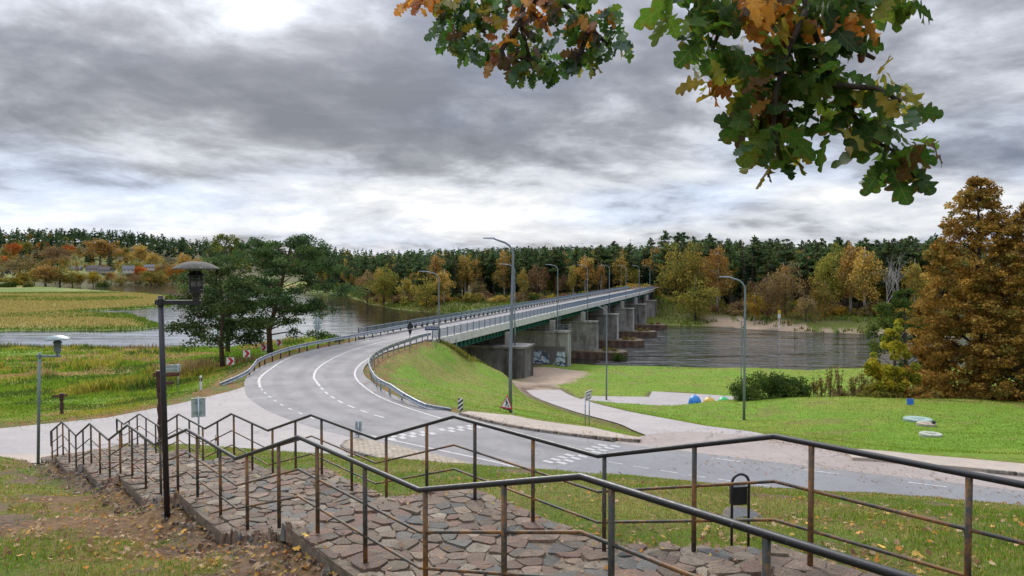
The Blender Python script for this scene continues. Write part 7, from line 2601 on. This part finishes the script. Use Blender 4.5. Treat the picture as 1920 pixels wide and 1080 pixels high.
def oak_mat():
    m, t, o = mat('oak_leaf')
    oi = t.n('ShaderNodeObjectInfo'); tcx = t.n('ShaderNodeTexCoord'); p = tcx.outputs['Object']
    pv_ = t.vmath('ADD', p, t.comb(t.math('MULTIPLY', oi.outputs['Random'], 37.0), 0, 0))
    n = t.noise(pv_, 4.0, 5, 0.7); n2 = t.noise(pv_, 14.0, 4, 0.7)
    x, y, z = t.sep(p)
    edge = t.math('MULTIPLY', t.math('ABSOLUTE', x), 2.2)
    c = t.mix(t.mapr(t.math('ADD', n, t.math('MULTIPLY', edge, 0.25)), 0.60, 0.74, 0, 0.75), oi.outputs['Color'], (0.16, 0.085, 0.018))
    g = t.mapr(n2, 0.3, 0.7, 0.75, 1.2); c = t.mix(1.0, c, t.comb(g, g, g), 'MULTIPLY')
    # pale ribs
    rib = t.math('LESS_THAN', t.math('ABSOLUTE', x), 0.009)
    vein = t.math('LESS_THAN', t.math('ABSOLUTE', t.math('SUBTRACT', t.math('FRACT', t.math('MULTIPLY', t.math('SUBTRACT', y, t.math('MULTIPLY', t.math('ABSOLUTE', x), 0.75)), 6.5)), 0.5)), 0.035)
    c = t.mix(t.math('MULTIPLY', t.math('MAXIMUM', rib, vein), 0.28), c, (0.30, 0.30, 0.09))
    d = t.n('ShaderNodeBsdfPrincipled'); t.set(d.inputs['Base Color'], c); d.inputs['Roughness'].default_value = 0.55; d.inputs['Specular IOR Level'].default_value = 0.3
    tr = t.n('ShaderNodeBsdfTranslucent'); t.set(tr.inputs['Color'], c)
    mx = t.n('ShaderNodeMixShader'); mx.inputs[0].default_value = 0.55
    t.t.links.new(d.outputs[0], mx.inputs[1]); t.t.links.new(tr.outputs[0], mx.inputs[2])
    t.t.links.new(mx.outputs[0], o.inputs[0])
    return m


M_OAK = oak_mat()
M_TWIG = bark('oak_twig', (0.045, 0.034, 0.026))
oak = thing('oak_tree', 'oak whose leafy branches with green, yellow and orange lobed leaves hang in from the top', 'tree', (0, 0, 0))


def pp(px, py, D):
    return Vector(gd_(px, py, D))


def build_oak():
    rg = np.random.default_rng(17)
    leaves = [oak_leaf_mesh(400 + i) for i in range(12)]
    for l in leaves: l.materials.append(M_OAK)
    tx, ty = 3.4, -2.4
    gzz = H(tx, ty)
    MB().tube([(tx, ty, gzz - 0.4), (tx, ty, gzz + 2.2), (tx - 0.1, ty + 0.1, gzz + 4.6), (tx - 0.2, ty + 0.3, gzz + 8)], [0.42, 0.32, 0.27, 0.14], 14).build('trunk', M_BARK, oak, True)
    limbs = [([(tx - 0.1, ty + 0.1, gzz + 3.6), (2.6, -0.6, 9.85), (1.7, 0.9, 9.65), tuple(pp(1500, -60, 1.95))], [0.14, 0.09, 0.05, 0.012]),
             ([(tx - 0.12, ty + 0.1, gzz + 4.2), (2.2, -0.2, 10.3), (0.9, 1.8, 10.0), tuple(pp(1000, -60, 3.0))], [0.14, 0.09, 0.05, 0.014])]
    for p, r in limbs: MB().tube(p, r, 8).build('branch', M_BARK, oak, True)
    DR, DL = 1.95, 3.0
    twigs = [([(1500, -60), (1512, 20), (1540, 95), (1565, 160), (1600, 215), (1640, 265), (1680, 285)], DR), ([(1512, 20), (1480, 90), (1455, 170), (1450, 240), (1465, 300)], DR - 0.05), ([(1500, -60), (1420, 0), (1355, 40), (1330, 110), (1345, 160)], DR + 0.08),
             ([(1500, -60), (1600, -10), (1680, 15), (1720, 12)], DR + 0.05), ([(1565, 160), (1640, 165), (1690, 190)], DR - 0.06), ([(1680, 285), (1700, 310), (1690, 350)], DR), ([(1420, 0), (1300, -10), (1240, 10)], DR + 0.1), ([(1540, 95), (1600, 90), (1640, 110)], DR + 0.03),
             ([(1000, -60), (985, 0), (975, 40), (985, 80), (1000, 130)], DL), ([(985, 0), (1060, 10), (1105, 50), (1140, 85)], DL), ([(975, 40), (940, 95), (955, 130)], DL - 0.05), ([(1000, -60), (900, -20), (860, 30), (865, 90)], DL + 0.1),
             ([(900, -20), (820, -5), (775, 10)], DL + 0.2), ([(1105, 50), (1085, 110), (1060, 145)], DL), ([(985, 80), (960, 100), (1010, 120)], DL), ([(900, -20), (915, 30), (905, 60)], DL)]
    for q, D in twigs:
        n = len(q)
        MB().tube([pp(a, b, D + 0.02 * math.sin(i * 2.0)) for i, (a, b) in enumerate(q)], [0.010 * (1 - 0.6 * i / n) * D / 2.4 for i in range(n)], 6).build('twig', M_TWIG, oak, True)
    G = [(0.04, 0.10, 0.014), (0.055, 0.13, 0.016), (0.032, 0.08, 0.014), (0.09, 0.18, 0.018), (0.12, 0.19, 0.02)]
    Yw = [(0.30, 0.27, 0.025), (0.24, 0.25, 0.025), (0.36, 0.26, 0.025)]
    O = [(0.48, 0.19, 0.024), (0.52, 0.24, 0.035), (0.38, 0.125, 0.02)]
    Bn = [(0.12, 0.06, 0.014), (0.09, 0.05, 0.015)]
    # rosettes: px, py, how many, leaf size (m), spread px, colour mood
    Rr = [(1265, 15, 5, .115, 25, 'g'), (1310, 10, 6, .12, 28, 'g'), (1300, 55, 4, .11, 18, 'gy'), (1250, 45, 2, .09, 10, 'g'), (1340, 45, 6, .12, 28, 'g'), (1330, 95, 6, .11, 22, 'g'), (1335, 145, 6, .10, 20, 'gyb'), (1330, 170, 4, .085, 14, 'yo'), (1370, 120, 6, .115, 26, 'g'),
          (1365, 20, 6, .12, 26, 'go'), (1410, 25, 8, .125, 30, 'o'), (1440, 30, 6, .12, 26, 'ob'), (1475, 15, 6, .12, 26, 'go'), (1420, 75, 6, .12, 28, 'g'), (1475, 60, 6, .115, 22, 'oy'), (1500, 75, 6, .11, 22, 'o'), (1460, 100, 5, .11, 20, 'ob'), (1520, 40, 7, .125, 28, 'g'), (1560, 60, 5, .115, 18, 'o'), (1550, 25, 7, .125, 28, 'g'), (1595, 15, 6, .12, 28, 'g'),
          (1605, 55, 3, .125, 16, 'o'), (1640, 65, 2, .11, 10, 'g'), (1640, 15, 5, .12, 26, 'g'), (1680, 18, 5, .12, 24, 'gy'), (1705, 25, 4, .105, 18, 'g'), (1600, 105, 5, .10, 20, 'gb'), (1585, 90, 4, .11, 18, 'g'),
          (1430, 140, 8, .125, 30, 'g'), (1480, 130, 8, .125, 30, 'g'), (1520, 120, 8, .125, 28, 'g'), (1400, 185, 6, .12, 24, 'gy'), (1445, 190, 8, .125, 30, 'gb'), (1490, 180, 8, .125, 28, 'g'), (1535, 165, 8, .125, 28, 'g'), (1570, 170, 7, .115, 22, 'g'),
          (1405, 235, 5, .11, 20, 'g'), (1440, 235, 7, .12, 24, 'gbo'), (1475, 225, 6, .115, 22, 'gb'), (1510, 215, 5, .11, 20, 'g'), (1425, 275, 6, .115, 22, 'gg'), (1455, 270, 7, .115, 22, 'gyg'), (1470, 300, 6, .12, 20, 'yg'), (1455, 315, 5, .11, 18, 'yg'), (1500, 295, 4, .11, 14, 'yg'), (1420, 300, 3, .09, 14, 'g'),
          (1600, 205, 6, .115, 22, 'gy'), (1590, 245, 5, .12, 16, 'yg'), (1565, 270, 4, .105, 12, 'yg'), (1610, 230, 4, .11, 16, 'g'), (1650, 165, 4, .115, 16, 'y'), (1640, 195, 4, .115, 16, 'oy'), (1690, 195, 4, .10, 18, 'gyo'), (1670, 225, 5, .105, 20, 'yg'), (1705, 235, 4, .105, 16, 'yg'), (1655, 255, 4, .11, 18, 'g'),
          (1675, 290, 6, .12, 24, 'g'), (1700, 300, 5, .115, 20, 'g'), (1665, 320, 6, .115, 20, 'g'), (1695, 330, 5, .115, 18, 'yg'), (1730, 295, 4, .11, 14, 'b'), (1660, 345, 3, .10, 12, 'g'), (1705, 350, 3, .10, 12, 'yg')]
    Rl = [(775, 8, 6, .075, 22, 'o'), (805, 5, 6, .08, 24, 'o'), (830, 12, 5, .08, 20, 'oy'), (790, 22, 3, .07, 14, 'o'), (860, 12, 7, .09, 26, 'g'), (900, 8, 7, .09, 28, 'gy'), (940, 8, 6, .09, 24, 'g'), (975, 8, 6, .09, 24, 'ob'), (1010, 5, 6, .09, 26, 'ob'), (1050, 8, 5, .09, 24, 'g'), (1095, 5, 5, .09, 24, 'g'), 
          (830, 35, 4, .085, 18, 'g'), (860, 45, 7, .09, 24, 'g'), (895, 40, 7, .09, 26, 'gy'), (925, 30, 5, .09, 20, 'gy'), (835, 70, 6, .085, 20, 'g'), (865, 80, 6, .085, 20, 'gb'), (845, 100, 4, .08, 14, 'gy'), (890, 75, 5, .085, 18, 'gy'), (880, 105, 3, .08, 12, 'g'), (905, 95, 4, .085, 16, 'g'),
          (935, 55, 4, .085, 14, 'o'), (985, 30, 6, .09, 20, 'o'), (1005, 40, 5, .09, 18, 'ob'), (945, 85, 6, .09, 20, 'go'), (975, 70, 6, .085, 20, 'gb'), (1000, 75, 6, .085, 20, 'gy'), (925, 110, 5, .085, 16, 'og'), (955, 115, 6, .09, 20, 'ob'), (985, 110, 7, .09, 22, 'gb'), (1015, 100, 6, .085, 20, 'g'), (970, 140, 6, .085, 18, 'g'), (1000, 140, 6, .085, 20, 'gy'), (1030, 125, 5, .085, 18, 'g'), (985, 155, 3, .08, 12, 'gy'), (1035, 145, 3, .08, 12, 'g'),
          (1045, 35, 5, .09, 20, 'gb'), (1080, 40, 7, .09, 24, 'og'), (1110, 40, 6, .09, 22, 'go'), (1140, 40, 4, .085, 18, 'g'), (1070, 70, 5, .085, 18, 'g'), (1100, 75, 6, .09, 22, 'ob'), (1130, 75, 6, .09, 22, 'g'), (1160, 70, 5, .085, 18, 'g'), (1085, 105, 5, .085, 18, 'gb'), (1115, 105, 5, .085, 18, 'g'), (1150, 95, 4, .085, 16, 'yg'), (1065, 130, 5, .085, 18, 'g'), (1095, 130, 5, .085, 16, 'gy'), (1170, 90, 3, .08, 10, 'g')]
    extra = []
    n_child = 0
    for cl, D0, stem in ((Rr, DR, 1), (Rl, DL, 1)):
        for (px, py, n, L, sp, mood) in cl:
            base_a = rg.uniform(0, 6.28)
            for k in range(int(round(n * (1.0 if cl is Rr else 1.75)))):
                a = base_a + 2.4 * k + rg.uniform(-.4, .4)
                D = D0 + rg.normal() * 0.06
                q = pp(px + sp * 0.55 * rg.normal() * 0.6, py + sp * 0.55 * rg.normal() * 0.6 - L * 0.35 * FPX / D, D)
                # direction the tip points: outwards, mostly hanging
                d = Vector((math.cos(a) * 0.75, math.sin(a) * 0.75, rg.uniform(-1.15, 0.15))).normalized()
                nn = Vector((rg.normal() * 0.6, -0.6 + rg.normal() * 0.6, rg.normal() * 0.5 + 0.5)); nn = (nn - d * nn.dot(d))
                if nn.length < 0.1: nn = d.orthogonal()
                nn.normalize(); xx = d.cross(nn).normalized()
                M = Matrix((xx, d, nn)).transposed().to_4x4()
                s = L * rg.uniform(0.6, 1.08)
                mood_c = mood[rg.integers(len(mood))]
                pal = {'g': G, 'y': Yw, 'o': O, 'b': Bn}[mood_c]
                c = np.array(pal[rg.integers(len(pal))]) * rg.uniform(0.8, 1.2)
                extra.append((py, s / D, Matrix.Translation(q) @ M @ Matrix.Scale(s, 4), c, leaves[rg.integers(12)]))
    print('oak leaves', len(extra))
    extra.sort(key=lambda e: -e[1])
    for e in extra[:298]:
        o = part('leaf', e[4], None, oak)
        o.matrix_world = e[2]; o.color = (*e[3], 1)
    # the smaller rest is one joined part with its colours in a few materials
    rest = extra[298:]
    groups = {}
    for e in rest: groups.setdefault(tuple(np.round(e[3] / 0.05).astype(int)), []).append(e)
    V, F, Cc, b = [], [], [], 0
    for e in rest:
        vv = np.array([tuple(v.co) for v in e[4].vertices]); Mx = np.array(e[2])
        V.append(vv @ Mx[:3, :3].T + Mx[:3, 3]); f = np.array([tuple(p.vertices) for p in e[4].polygons]); F.append(f + b); b += len(vv); Cc.append(np.repeat(e[3][None], len(f), 0))
    if V:
        me = np_mesh('leaves', np.concatenate(V), np.concatenate(F), np.concatenate(Cc), smooth=True)
        m = leafmat('oak_leaves_joined', 1.0, 0.55, 0.0, True)
        part('leaves', me, m, oak, kind='stuff')
    # acorn
    q = pp(1615, 110, DR - 0.05)
    MB().lathe([(0.0, -0.012), (0.007, -0.008), (0.009, 0.0), (0.009, 0.006), (0.011, 0.008), (0.010, 0.013), (0.0, 0.016)], 12, q).build('acorn', simple('acorn_shell', (0.14, 0.04, 0.02), 0.4), oak, True)


build_oak()
